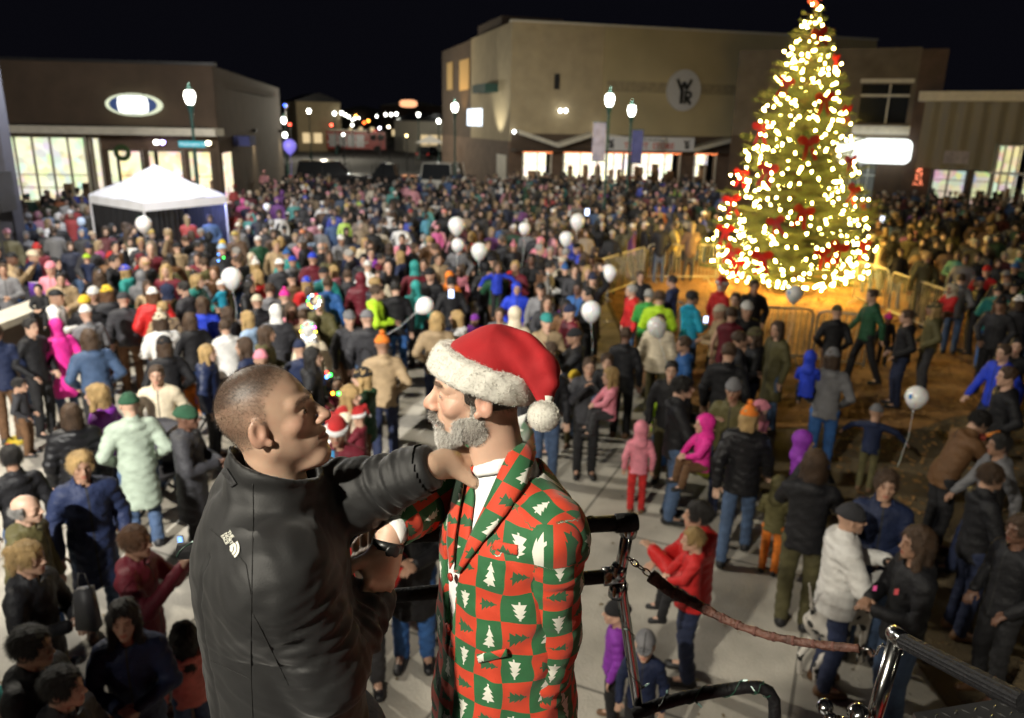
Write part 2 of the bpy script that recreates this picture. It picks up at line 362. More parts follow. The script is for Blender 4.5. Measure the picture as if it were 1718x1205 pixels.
# zigzag canopy
zz = [(862, 221), (926, 243), (986, 224), (1000, 226), (1150, 250), (1216, 233), (1290, 252), (1350, 236), (1440, 256)]
cb = MB(); pts = [T.up(*q) for q in zz]
for (a, va), (b, vb) in zip(pts, pts[1:]):
    for w0, w1, t0, t1 in ((1.42, 1.50, -.14, .12), (0, 1.42, .02, .08)):
        V = [(a, va+t0, w0), (b, vb+t0, w0), (b, vb+t0, w1), (a, va+t0, w1), (a, va+t1, w0), (b, vb+t1, w0), (b, vb+t1, w1), (a, va+t1, w1)]
        cb.add([tuple(T(q)) for q in V], [(0, 3, 2, 1), (4, 5, 6, 7), (0, 1, 5, 4), (1, 2, 6, 5), (2, 3, 7, 6), (3, 0, 4, 7)])
parts.append(cb.build('zigzag_canopy', TRIMW))
GLW = shopglow('shop_light_white', (1., .93, .66), 2.2, 3.8, .45); GLY = shopglow('shop_light_warm', (1, .80, .42), 1.5, 3.2, .5); GLD = shopglow('shop_light_dim', (.85, .85, .45), .75, 2.2, .6)
adopt(th, parts); n0 = len(COL.objects)
tmp = []; hold = empty('hold'); windows(T, hold, spans[:-1], wz0, wz1, 1.3, GLW, TRIMW, [2, 4, 3, 2, 2], glow('garland_red', (1, .25, .08), 3)); adopt(th, list(hold.children)); bpy.data.objects.remove(hold)
# round logo sign
cu_, cv_ = T.up(1145, 152); ru = .5*(T.up(1173, 152)[0]-T.up(1117, 152)[0]); rv = .5*(T.up(1145, 117)[1]-T.up(1145, 187)[1])
sb = MB(); sb.prism([(cu_+ru*math.cos(a), cv_+rv*math.sin(a)) for a in np.linspace(0, 2*math.pi, 41)[:-1]], .08, .28, T)
sg = under(sb.build('round_sign', mat('sign_face_grey', (.55, .55, .56), rough=.5, var=.06)), th)
lg = MB(); bk = mat('sign_black', (.01, .01, .01), rough=.5)
def stroke(mb, fc, pts, t, w0, w1):
    for (a, b), (c, d) in zip(pts, pts[1:]):
        dx, dy = c-a, d-b; l = math.hypot(dx, dy); nx, ny = -dy/l*t/2, dx/l*t/2
        mb.prism([(a+nx, b+ny), (a-nx, b-ny), (c-nx, d-ny), (c+nx, d+ny)], w0, w1, fc)
S = ru/1.16
def lp(*q): return [(cu_+x*S, cv_+y*S) for x, y in q]
def logo(mb, fc, f, t, w0, w1):
    stroke(mb, fc, f((-.52, .66), (-.22, .05), (-.02, .50)), t, w0, w1); stroke(mb, fc, f((-.02, .50), (.14, .05), (.46, .66)), t, w0+.002, w1+.002)
    stroke(mb, fc, f((-.16, .08), (-.16, -.82)), t*1.2, w0+.004, w1+.004)
    stroke(mb, fc, f((.02, -.10), (.42, -.12), (.50, -.28), (.42, -.42), (.02, -.44)), t*.9, w0+.006, w1+.006); stroke(mb, fc, f((.10, -.06), (.10, -.82)), t*.9, w0+.008, w1+.008); stroke(mb, fc, f((.18, -.44), (.48, -.84)), t, w0+.010, w1+.010)
logo(lg, T, lp, .20*S, .281, .30); lgo = lg.build('logo', bk); lgo.parent = sg
# banner over the doors
bu0, bu1 = T.up(993, 240)[0], T.up(1147, 240)[0]; bv1 = T.up(1070, 229)[1]; bv0 = T.up(1070, 252)[1]
bn = MB(); bn.box((bu0, bv0, 1.55), (bu1, bv1, 1.60), T); bno = bn.build('banner', mat('banner_white', (.72, .72, .74), rough=.6, bump=.3, bs=3)); tag(bno, 'long white banner reading thrift store over the lit doors', 'banner')
redm = mat('banner_red', (.55, .06, .03), rough=.6); mid = (bu0+bu1)/2
text('lettering', 'THRIFT  STORE', redm, .52, T.M4(mid+.1, bv0+.30, 1.602), bno, bold=.01); text('lettering', 'YOUTH RANCH', bk, .26, T.M4(mid, bv1-.20, 1.602), bno)
for uu in (bu0+.75, bu1-.55):
    lb = MB(); logo(lb, T, lambda *q: [(uu+x*.38, (bv0+bv1)/2+y*.38+.02) for x, y in q], .08, 1.602, 1.606); lb.build('logo', bk, bno)
# side wall along the street
Bk = Yp(742, 200, 74); Sd = Facade(Bk, A)
hs_ = [(788, 10.4), (742, 10.6)]; uM = Sd.up(790, 200)[0]
sp = [Sd.part('side_wall', TAN2, None, (uM, Sd.L, 3.4, hT-.01, -.5, 0)), Sd.part('side_wall_low', BROWNB, None, (0, Sd.L, 0, 3.4, -.4, .06)), Sd.part('rear_wing', BROWNW, None, (0, uM, 3.4, 10.5, -9, -.02)),
      Sd.part('penthouse', BROWNW, None, (uM-.3, uM+6.5, 10.5, Sd.up(795, 41)[1], -5, -.6)), Sd.part('green_awning', mat('awning_green', (.02, .06, .05), rough=.8), None, (Sd.up(813, 146)[0], Sd.up(836, 140)[0], Sd.up(825, 156)[1], Sd.up(825, 142)[1], 0, .9)),
      Sd.part('side_door', TRIMW, None, (Sd.up(836, 270)[0], Sd.up(851, 270)[0], .1, 2.5, .07, .12)),
      Sd.part('roof_slab', BROWNW, None, (0, Sd.L, hT-.9, hT-.5, -20, -.6))]
adopt(th, sp)
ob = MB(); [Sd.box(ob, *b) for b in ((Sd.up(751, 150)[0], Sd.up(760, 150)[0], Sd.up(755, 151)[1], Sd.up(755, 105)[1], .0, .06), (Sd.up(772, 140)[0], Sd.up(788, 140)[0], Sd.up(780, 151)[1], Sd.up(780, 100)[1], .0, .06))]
under(ob.build('orange_lit_panel', mat('amber_light_tint', (.55, .36, .14), rough=.8)), th)  # orange light on the wing, put into the panels' amber colour
wb = MB(); Sd.box(wb, Sd.up(785, 195)[0], Sd.up(809, 195)[0], Sd.up(797, 211)[1], Sd.up(797, 183)[1], .0, .05); under(wb.build('lit_window', glow('window_cool', (.75, .87, 1), 2.5)), th)
lamp('SPOT', tuple(Sd((Sd.up(780, 150)[0], 4.6, 2.0))), 420, (1, .62, .2), .15, tuple(Sd((Sd.up(778, 150)[0], 8, 0))), 80, 'amber_wall_lamp')
lamp('SPOT', tuple(Sd((Sd.up(840, 200)[0], 3.5, 1.6))), 380, (1, .97, .8), .1, tuple(Sd((Sd.up(840, 200)[0], 6.3, 0))), 95, 'wall_washer')
# small wall lamps on the tan front; their reflections in the siding are glowing bodies too
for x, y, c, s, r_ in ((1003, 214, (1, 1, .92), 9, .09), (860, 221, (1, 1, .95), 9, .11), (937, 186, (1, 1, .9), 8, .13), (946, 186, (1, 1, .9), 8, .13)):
    uu, vv = T.up(x, y); lb = MB(); lb.lathe([(.02, 0), (r_*.8, .04), (r_, .12), (r_*.6, .2), (.01, .22)], T((uu, vv, .3)), 12, T.w); under(lb.build('wall_lamp_or_reflection', glow('wall_lamp_or_reflection_%d' % x, c, s)), th)
# ---- brown brick-dark block right of the tree
A2 = Yp(1425, 200, 43); B2 = Yp(1562, 200, 41.5); D = Facade(A2, B2); _, h2 = D.up(1500, 80)
dk = empty('dark_store', (A2[0], A2[1], 0), label='dark two storey store behind the christmas tree with a big blank lit sign', cat='store')
STONEB = stone('taupe_stucco', (.14, .115, .085), var=.2)
uw0, uw1 = D.up(1440, 190)[0], D.up(1522, 190)[0]; vw0, vw1 = D.up(1480, 207)[1], D.up(1480, 141)[1]; zs1, zs0 = D.up(1490, 233)[1], D.up(1490, 274)[1]
pt = [D.part('upper_wall', STONEB, None, (-6, D.L-.9, vw1, h2, -.5, 0), (-6, uw0, zs1, vw1, -.5, 0), (uw1, D.L-.9, zs1, vw1, -.5, 0), (uw0, uw1, zs1, vw0, -.5, 0)), D.part('brick_column', DARKBR, None, (D.L-.9, D.L+.3, 0, h2-.1, -.8, .15)),
      D.part('stone_band', TRIMW, None, (uw0-.2, uw1+.3, vw0-.55, vw0-.12, 0, .12)), D.part('stone_band', TRIMW, None, (uw0-.1, uw1+.1, vw1+.05, vw1+.25, 0, .1)), D.part('ground_floor', BROWNW, None, (-6, uw0-.5, 0, zs1, -.5, 0), (D.L-2.2, D.L-.9, 0, zs1, -.5, 0)),
      D.part('upper_window', GLASSD, None, (uw0, uw1, vw0, vw1, -.3, -.25)), D.part('mullion', TRIMW, None, (uw0, uw1, vw0+(vw1-vw0)*.68, vw0+(vw1-vw0)*.74, -.25, .02), (uw1-1.0, uw1-.92, vw0, vw1, -.249, -.1)), D.part('side_return', DARKBR, None, (D.L-.4, D.L+.28, 0, h2-.12, -12, -.8))]
adopt(dk, pt)
us0, us1 = D.up(1405, 250)[0], D.up(1529, 250)[0]; sb = MB(); rr_ = .35; box_ = []
for cx, cz, a0 in ((us1-rr_, zs1-rr_, 0), (us0+rr_, zs1-rr_, 90), (us0+rr_, zs0+rr_, 180), (us1-rr_, zs0+rr_, 270)):
    box_ += [(cx+rr_*math.cos(R(a0+k*15)), cz+rr_*math.sin(R(a0+k*15))) for k in range(7)]
sb.prism(box_, .35, .75, D); sgn = sb.build('lit_sign', glow('sign_light', (.95, 1, .96), 2.2)); under(sgn, dk); tag(sgn, 'blank white lit sign box')
gm = MB(); [D.box(gm, u, u+.06, .3, zs0-.1, -.2, -.1) for u in np.linspace(us0, D.L-2.2, 6)]; D.box(gm, us0, D.L-2.2, zs0-.7, zs0-.62, -.2, -.09); under(gm.build('shop_window_frame', mat('pale_frame', (.5, .55, .52), rough=.4, emit=(.5, .6, .6), es=0)), dk)
gp = MB(); D.box(gp, us0, D.L-2.2, .3, zs0-.02, -1.4, -1.35); under(gp.build('dim_interior', glow('dim_interior', (.20, .22, .2), .35)), dk)
# ---- low store at the far right
A3 = Yp(1548, 200, 40); B3 = Yp(1800, 200, 36.5); E3 = Facade(A3, B3); h3 = E3.up(1600, 170)[1]
ls = empty('low_store', (A3[0], A3[1], 0), label='low store with vertical siding and green lit windows at far right', cat='store')
SID = ribbed('olive_siding', (.17, .15, .105), .55); s1 = E3.up(1600, 284)[1]
sw = [(E3.up(1537, 300)[0]+.6, E3.up(1622, 300)[0]), (E3.up(1629, 300)[0], E3.up(1664, 300)[0])]; tall = (E3.up(1672, 260)[0], E3.up(1712, 260)[0])
pt = [E3.part('siding', SID, None, (0, tall[0]-.1, s1, h3, -.5, 0), (tall[0]-.1, E3.L, E3.up(1690, 241)[1], h3-.004, -.5, .003)), E3.part('parapet', TRIMW, None, (-.3, E3.L, h3, h3+.45, -.6, .25)),
      E3.part('brick_base', DARKBR, None, (0, sw[0][0], 0, s1, -.5, 0), (sw[0][1], sw[1][0], 0, s1, -.5, 0), (sw[1][1], tall[0]-.1, 0, s1, -.5, 0), (sw[0][0], sw[1][1], 0, .6, -.5, -.01)),
      E3.part('window_ledge', mat('ledge_white', (.75, .75, .75), rough=.5), None, (tall[0]-.2, E3.L, E3.up(1690, 293)[1], E3.up(1690, 289)[1], 0, .25)),
      E3.part('small_poster', mat('poster_grey', (.30, .27, .30), rough=.6, var=.3, vs=5), None, (E3.up(1583, 265)[0], E3.up(1626, 265)[0], E3.up(1600, 275)[1], E3.up(1600, 253)[1], .0, .04))]
adopt(ls, pt); hold = empty('hold'); windows(E3, hold, sw, .6, s1, 1.2, GLD, CHAR, [2, 1]); windows(E3, hold, [tall, (tall[1]+.3, E3.L-.2)], .6, E3.up(1690, 243)[1], 1.2, shopglow('shop_light_amber', (.9, .8, .38), 1.0, 3, .5), TRIMW, [3, 2]); adopt(ls, list(hold.children)); bpy.data.objects.remove(hold)
# red lit wreath tree in the window
rb = MB(); rr = random.Random(5); u_, v_ = E3.up(1542, 298)
for i in range(40): k = rr.random(); rb.ball(E3((u_+rr.uniform(-.22, .22)*(1-k*.6), v_-.35+k*.8, .25+rr.uniform(-.1, .1))), .025, 6, 4)
tag(rb.build('lit_shrub', glow('garland_pink', (1, .25, .12), 3.2)), 'small red lit christmas shrub beside the low store window', 'shrub lights')
# ---- brown store on the left
A4 = Yp(-140, 200, 33); B4 = Yp(363, 200, 34.5); Lf = Facade(A4, B4); h4 = Lf.up(200, 106)[1]; zc4 = Lf.up(250, 226)[1]
lf = empty('brown_store', (A4[0], A4[1], 0), label='brown brick corner store with an oval sign and bright windows', cat='store')
def ul(x, y=270): return Lf.up(x, y)[0]
s4 = [(ul(-30), ul(148)), (ul(154), ul(173)), (ul(178), ul(240)), (ul(246), ul(308)), (ul(314), ul(362))]; pier = []; prev = 0
wt = [zc4-.12, zc4-.12, zc4-.62, zc4-.62, zc4-.62]
for (a, b), t_ in zip(s4, wt): pier.append((prev, a, 0, zc4, -.4, 0)); prev = b; pier.append((a, b, 0, .35, -.4, 0)); pier.append((a, b, t_, zc4, -.4, 0))
pt = [Lf.part('upper_wall', BROWNW, None, (0, Lf.L, zc4+.35, h4, -.4, 0)), Lf.part('canopy_edge', TRIMW, None, (0, Lf.L+.2, zc4, zc4+.3, -.3, 1.3)), Lf.part('brick_pier', BROWNB, None, *pier), Lf.part('parapet_cap', CHAR, None, (0, Lf.L+.1, h4, h4+.12, -.5, .06))]
adopt(lf, pt); hold = empty('hold')
windows(Lf, hold, s4[:2], .35, zc4-.12, 1.6, shopglow('shop_light_pale', (.98, 1., .62), 1.2, 3.4, .45), TRIMW, [6, 1]); windows(Lf, hold, s4[2:], .35, zc4-.62, 1.6, GLY, BROWNW, [1, 1, 1]); adopt(lf, list(hold.children)); bpy.data.objects.remove(hold)
for x, c in ((272, (1, 1, .9)), (357, (1, .9, .6)), (282, (.5, .4, 1))):
    u_, v_ = Lf.up(x, 236); lb = MB(); lb.lathe([(.02, 0), (.09, .03), (.11, .10), (.07, .16), (.01, .18)], Lf((u_, zc4-.2, .8)), 12, (0, 0, -1)); under(lb.build('canopy_lamp', glow('canopy_lamp_%d' % x, c, 12)), lf)
# wreath in the window
u_, v_ = Lf.up(208, 256); wr_ = MB(); wr_.tube([Lf((u_+.25*math.cos(a), v_+.25*math.sin(a), .2)) for a in np.linspace(0, 2*math.pi, 25)[:-1]], .10, 8, closed=True)
tag(wr_.build('wreath', mat('wreath_green', (.05, .09, .03), rough=.9, bump=1, bs=30)), 'round green wreath hung in the brown store window', 'wreath')
# oval sign
cu_, cv_ = Lf.up(228, 176); ru = ul(274, 176)-cu_; rv = Lf.up(228, 157)[1]-cv_
def oval(k, w0, w1):
    b = MB(); b.prism([(cu_+ru*k*math.cos(a), cv_+rv*k*math.sin(a)) for a in np.linspace(0, 2*math.pi, 49)[:-1]], w0, w1, Lf); return b
so = under(oval(1., .05, .34).build('oval_sign', glow('oval_rim', (.80, .85, .60), 1.1)), lf); oval(.86, .34, .36).build('sign_face', mat('sign_navy', (.03, .06, .16), rough=.4, emit=(.05, .09, .25), es=.5), so)
mb_ = MB(); mb_.prism([(cu_+ru*x, cv_+rv*y) for x, y in ((-.52, -.62), (-.3, -.78), (.3, -.78), (.52, -.62), (.56, 0), (.52, .60), (.3, .76), (-.3, .76), (-.52, .60), (-.56, 0))], .36, .38, Lf); mb_.build('sign_light', glow('oval_light', (1, 1, .93), 2.2), so)
tb = MB(); [Lf.box(tb, cu_+x, cu_+x+w_, cv_+y, cv_+y+.05, .381, .385) for x, y, w_ in ((-.35, .42, .10), (.42, .40, .12), (-.02, -.52, .10), (.14, -.53, .12))]; tb.build('sign_lettering', bk, so)
# side wall with two wall washers
B5 = Yp(471, 200, 58); Rt = Facade(B4, B5); ptr = [Rt.part('side_wall', BROWNW, None, (.0, Rt.L, 0, h4, -.4, 0))]; adopt(lf, ptr)
u_ = Rt.up(392, 270)[0]; adopt(lf, [Rt.part('side_window', GLY, None, (Rt.up(373, 260)[0], Rt.up(386, 260)[0], .8, 3.0, .01, .05)), Rt.part('awning_blue', mat('awning_blue', (.05, .06, .2), rough=.8), None, (Rt.up(389, 230)[0], Rt.up(400, 230)[0], Rt.up(395, 244)[1], Rt.up(395, 228)[1], .05, .8)), Lf.part('roof_slab', BROWNW, None, (0, Lf.L-.1, h4-.8, h4-.5, -16, -.42))])
for x in (424, 468):
    uu, vv = Rt.up(x, 222); p = Rt((uu, vv, .35)); lamp('SPOT', tuple(p), 260, (1, .86, .55), .05, tuple(Rt((uu, -1, .18))), 70, 'wall_washer'); 
    lb = MB(); lb.box((uu-.08, vv, .0), (uu+.08, vv+.18, .22), Rt); under(lb.build('wall_lamp_or_reflection', CHAR), lf)
# ---- far buildings down the street
for i, (x0, x1, Y, h, lab, m_) in enumerate([(498, 572, 118, 7.0, 'low pale gabled building far down the street', TAN2), (480, 520, 150, 5.5, 'long dark shed far down the street on the left', BROWNW), (640, 745, 190, 8.0, 'wide dim warehouse closing the far end of the street', BROWNW), (575, 640, 240, 7.5, 'small dark block at the very end of the street', BROWNW), (700, 760, 120, 4.6, 'low white walled shop far down the street on the right', TRIMW)]):
    a = Yp(x0, 200, Y); b = Yp(x1, 200, Y+3); f_ = Facade(a, b); r_ = empty('far_building', (a[0], a[1], 0), label=lab, cat='building', group='buildings down the street')
    wa = f_.part('wall', m_, None, (0, f_.L, 0, h, -9, 0)); g = MB(); g.prism([(-.3, h), (f_.L+.3, h), (f_.L*.55, h+1.2), (f_.L*.45, h+1.2)], -9, .3, f_); ro = g.build('roof', CHAR); adopt(r_, [wa, ro]+[f_.part('lit_window', glow('far_window', (1, .75, .4), .8), None, (f_.L*k-.6, f_.L*k+.6, 1.2, 2.6, .01, .06)) for k in (.2, .45, .75)])
# ---- grey pillar, loudspeaker, low wall on the left
pl = MB(); pa = Yp(-18, 300, 19.5); px1 = Yp(22, 300, 19.5)[0]; pl.box((pa[0]-.35, 19.3, .3), (px1-.02, 19.7, 6.4)); pl.box((pa[0]-.38, 19.26, 6.4), (px1+.01, 19.74, 6.55))
pl.box((pa[0]-.38, 19.27, 0), (px1+.01, 19.73, .3)); tag(pl.build('pillar', mat('pillar_grey', (.05, .05, .065), rough=.55, var=.12)), 'tall grey square pillar at the left edge', 'pillar')
sp_ = empty('loudspeaker', (-12.6, 18.3, 0), label='black loudspeaker on a stand in front of the grey pillar', cat='loudspeaker')
b = MB(); q = Yp(4, 330, 18.4); b.box((q[0]-.55, 18.1, 2.3), (q[0]+.12, 18.7, 3.2)); c_ = b.build('cabinet', CHAR); b = MB(); b.lathe([(.03, 0), (.2, .0), (.22, .03), (.1, .01)], (q[0]-.2, 18.09, 2.75), 20, (0, -1, 0)); d_ = b.build('cone', BLACKF)
b = MB(); b.tube([(q[0]-.2, 18.4, 0), (q[0]-.2, 18.4, 2.3)], .03, 8); [b.tube([(q[0]-.2, 18.4, .8), (q[0]-.2+.5*math.cos(a), 18.4+.5*math.sin(a), .02)], .015, 6) for a in (0, 2.1, 4.2)]; e_ = b.build('stand', CHAR); adopt(sp_, [c_, d_, e_])
lw = empty('low_wall', (-8.7, 10, 0), label='low brown wall with a white stone cap on the left', cat='wall')
b = MB(); b.box((-9.0, 5.5, 0), (-8.66, 14.6, 1.02)); b1 = b.build('wall', stone('wall_brown', (.09, .065, .05), var=.2)); b = MB(); b.box((-9.12, 5.4, 1.02), (-8.54, 14.7, 1.14)); b2 = b.build('coping', TRIMW); adopt(lw, [b1, b2])
# ================================================================== CANOPY TENT
te = empty('canopy_tent', (-10.8, 23.4, 0), label='white peaked canopy tent with black side walls on the left', cat='tent')
FC = [np.array(p) for p in ((-12.75, 23.5), (-10.25, 21.6), (-8.85, 24.1), (-11.35, 26.0))]; cen = sum(FC)/4; ev = 2.22; pk = 3.12
V = []; F = []; nn = 10
for k in range(4):
    a, b_ = FC[k], FC[(k+1) % 4]; base = len(V)
    for i in range(nn+1):
        for j in range(nn+1):
            s_ = i/nn; t = j/nn; e = a*(1-t)+b_*t; p = cen*(1-s_)+e*s_; zz_ = pk+(ev-pk)*s_**.9-.10*math.sin(math.pi*t)*math.sin(math.pi*s_)*.6+.02*math.sin(7*t+9*s_); V.append((p[0], p[1], zz_))
    for i in range(nn):
        for j in range(nn): q = base+i*(nn+1)+j; F.append((q, q+1, q+nn+2, q+nn+1))
    for j in range(nn):
        t0, t1 = j/nn, (j+1)/nn; e0 = a*(1-t0)+b_*t0; e1 = a*(1-t1)+b_*t1; q = len(V); s0 = .012*(-1)**j
        V += [(e0[0], e0[1], ev), (e1[0], e1[1], ev), (e1[0], e1[1]+s0, ev-.24), (e0[0], e0[1]-s0, ev-.24)]; F.append((q, q+1, q+2, q+3))
rf = mesh('canopy', V, F, WHITEF, smooth=True); ps = []
for p in FC: b = MB(); b.tube([(p[0]*.985+cen[0]*.015, p[1]*.985+cen[1]*.015, 0), (p[0]*.985+cen[0]*.015, p[1]*.985+cen[1]*.015, ev)], .03, 8); ps.append(b.build('pole', mat('white_pole', (.7, .7, .72), rough=.35, metal=.3)))
def drape(a, b_, n=24):
    V = []; F = []
    for i in range(n+1):
        t = i/n; p = a*(1-t)+b_*t; o_ = .04*math.sin(i*1.9); V += [(p[0]+o_, p[1]+o_, .03), (p[0]+o_*.4, p[1]+o_*.4, ev-.12)]
    for i in range(n): F.append((2*i, 2*i+2, 2*i+3, 2*i+1))
    return mesh('side_wall', V, F, BLACKF, smooth=True)
inn = [p*.97+cen*.03 for p in FC]; ps += [drape(inn[0], inn[1]), drape(inn[1], inn[1]*.55+inn[2]*.45), drape(inn[2], inn[3]), drape(inn[3], inn[0])]
adopt(te, [rf]+ps); lamp('POINT', (-9.6, 23.6, 1.9), 110, (.25, .3, 1), .08, name='blue_stage_light'); lamp('POINT', (-9.7, 21.0, 5.6), 900, (.80, .84, 1), .12, name='floodlight'); lamp('POINT', (-10.9, 23.8, 2.35), 60, (.75, .8, 1), .2, name='tent_lamp')
# ================================================================== STREET LAMPS
LGLOW = glow('lamp_globe', (1, 1, .88), 14); BAN1 = mat('banner_grey', (.35, .35, .5), rough=.8, var=.2); BAN2 = mat('banner_navy', (.06, .07, .22), rough=.8, var=.2)
def street_lamp(loc, h, label, banner=None, energy=0, s=1., name='street_lamp', group='street lamps around the square'):
    r_ = empty(name, (loc[0], loc[1], 0), label=label, cat='street lamp', group=group); o = (loc[0], loc[1], 0)
    b = MB(); b.lathe([(.22, 0), (.22, .12), (.15, .2), (.13, .7), (.09, .8), (.075, .95), (.055, 1.2), (.048, h-.75), (.06, h-.7), (.05, h-.62), (.09, h-.45), (.12, h-.32), (.13, h-.28)], o, 14); ps = [b.build('post', GRNM, smooth=True)]
    b = MB(); k = s; b.lathe([(.08*k, h-.28), (.14*k, h-.18), (.175*k, h-.02), (.16*k, h+.10), (.11*k, h+.17)], o, 18); ps.append(b.build('globe', LGLOW, smooth=True))
    b = MB(); b.lathe([(.115*k, h+.17), (.08*k, h+.25), (.035*k, h+.30), (.025*k, h+.36), (.01, h+.42)], o, 14); ps.append(b.build('finial', GRNM, smooth=True))
    if banner:
        b = MB(); sd = banner[1]; b.tube([(o[0], o[1], h-.85), (o[0]+sd*.62, o[1], h-.85)], .018, 6); b.tube([(o[0], o[1], h-2.3), (o[0]+sd*.62, o[1], h-2.3)], .018, 6); ps.append(b.build('banner_arm', GRNM))
        V = []; F = []
        for i in range(9):
            for j in range(3): V.append((o[0]+sd*(.08+.25*j), o[1]+.03*math.sin(i*.8+j), h-.87-.1775*i))
        for i in range(8):
            for j in range(2): q = i*3+j; F.append((q, q+1, q+4, q+3))
        ps.append(mesh('banner', V, F, banner[0], smooth=True))
    adopt(r_, ps)
    if energy: lamp('POINT', (o[0], o[1]-.0, h+.75), energy, (1, .96, .82), .15, name='street_lamp_light')
    return r_
p = Yp(1023, 166, 31); street_lamp(p, p[2], 'green street lamp with a grey banner before the thrift store banner', (BAN1, -1), 300)
p = Yp(1060, 184, 36); street_lamp(p, p[2], 'green street lamp with a navy banner in front of the thrift store', (BAN2, 1), 260)
p = Yp(763, 179, 44); street_lamp(p, p[2], 'street lamp at the corner beside the tall tan store', None, 350)
p = Yp(318, 161, 27.5); l1 = street_lamp(p, p[2], 'street lamp with a teal street sign behind the white canopy tent', None, 160)
b = MB(); q = Yp(324, 242, 27.4); b.box((q[0]-.46, 27.3, q[2]-.10), (q[0]+.46, 27.36, q[2]+.10)); ss_ = b.build('street_sign', mat('sign_teal', (.02, .35, .42), rough=.4, emit=(.02, .35, .42), es=.15)); under(ss_, l1)
text('lettering', 'Washington St', mat('sign_white', (.75, .8, .85), rough=.4), .15, frame4((q[0], 27.297, q[2]), (1, 0, 0), (0, 0, 1), (0, -1, 0)), ss_)
p = Yp(476, 201, 62); street_lamp(p, p[2], 'street lamp at the end of the brown store side wall', None, 120)
# lamps down the street
lamp('POINT', tuple(Yp(600, 190, 66)), 2500, (1, .93, .75), .2, name='street_lamp_light'); lamp('POINT', tuple(Yp(540, 188, 95)), 3500, (1, .9, .7), .2, name='street_lamp_light'); lamp('POINT', tuple(Yp(702, 192, 100)), 3500, (1, .98, .9), .2, name='street_lamp_light')
far = [(478, 226, 70), (508, 195, 130), (518, 186, 90), (532, 194, 140), (561, 190, 110), (573, 189, 120), (579, 192, 135), (585, 196, 170), (591, 201, 220), (595, 199, 200), (602, 198, 240), (622, 199, 260), (632, 195, 180), (647, 192, 140), (656, 192, 150), (665, 191, 130), (685, 197, 170), (702, 192, 100), (736, 203, 90), (747, 195, 120), (778, 200, 80), (520, 200, 260), (640, 200, 300), (674, 199, 250)]
ord_ = ['nearest', 'second', 'third', 'fourth', 'fifth', 'sixth', 'seventh', 'eighth', 'ninth', 'tenth', 'eleventh', 'twelfth', 'thirteenth', 'fourteenth', 'fifteenth', 'sixteenth', 'seventeenth', 'eighteenth', 'nineteenth', 'twentieth', 'twenty first', 'twenty second', 'twenty third', 'last']
for (x, y, Y), o_ in zip(sorted(far), ord_):
    p = Yp(x, y, Y); o_ = {'nearest': 'first'}.get(o_, o_)
    street_lamp(p, max(p[2], 1.9), 'far street lamp down the street, %s counting from the left' % o_, s=1.15 if Y > 85 else 1.0, group='lamps down the street')
for x, y, Y, c, lab in ((597, 195, 180, (1, .5, .1), 'orange'), (611, 206, 150, (1, .12, .02), 'big red'), (618, 203, 150, (1, .4, .05), 'amber'), (486, 209, 100, (1, .08, .04), 'small red'), (478, 177, 90, (.05, .12, 1), 'blue'), (556, 210, 120, (1, .1, .05), 'dull red'), (652, 213, 90, (1, .85, .6), 'warm white'), (682, 228, 75, (1, .7, .3), 'low amber'), (637, 215, 100, (.9, .85, 1), 'lilac'), (576, 226, 60, (1, 1, .9), 'low white'), (591, 210, 100, (1, 1, .85), 'bright white')):
    p = Yp(x, y, Y); r_ = empty('signal_light', (p[0], p[1], 0), label='%s signal light down the street' % lab, cat='signal light', group='signal lights down the street'); rad = .16*Y/100
    a = MB(); a.tube([(p[0], p[1], 0), (p[0], p[1], p[2]-rad)], .06, 6); b = MB(); b.box((p[0]-rad*1.3, p[1], p[2]-rad*1.3), (p[0]+rad*1.3, p[1]+.3, p[2]+rad*1.3)); c_ = MB(); c_.lathe([(rad, 0), (rad*.8, .08), (.01, .12)], (p[0], p[1], p[2]), 12, (0, -1, 0))
    adopt(r_, [a.build('post', CHAR), b.build('housing', CHAR), c_.build('lens', glow('signal_'+lab.replace(' ', '_'), c, 10))])
p = Yp(685, 174, 150); b = MB(); b.prism([(p[0]+1.6*math.copysign(abs(math.cos(a))**.6, math.cos(a)), p[2]+.65*math.copysign(abs(math.sin(a))**.7, math.sin(a))) for a in np.linspace(0, 6.283, 25)[:-1]], 150, 150.3, lambda q: (q[0], q[2], q[1])); r_ = empty('shop_sign', (p[0], p[1], 0), label='orange rounded shop sign on a pole far down the street', cat='sign')
c_ = MB(); c_.tube([(p[0], 150.2, 0), (p[0], 150.2, p[2]-.6)], .1, 8); adopt(r_, [b.build('sign_face', glow('sign_orange', (1, .45, .22), 1.6)), c_.build('pole', CHAR)])
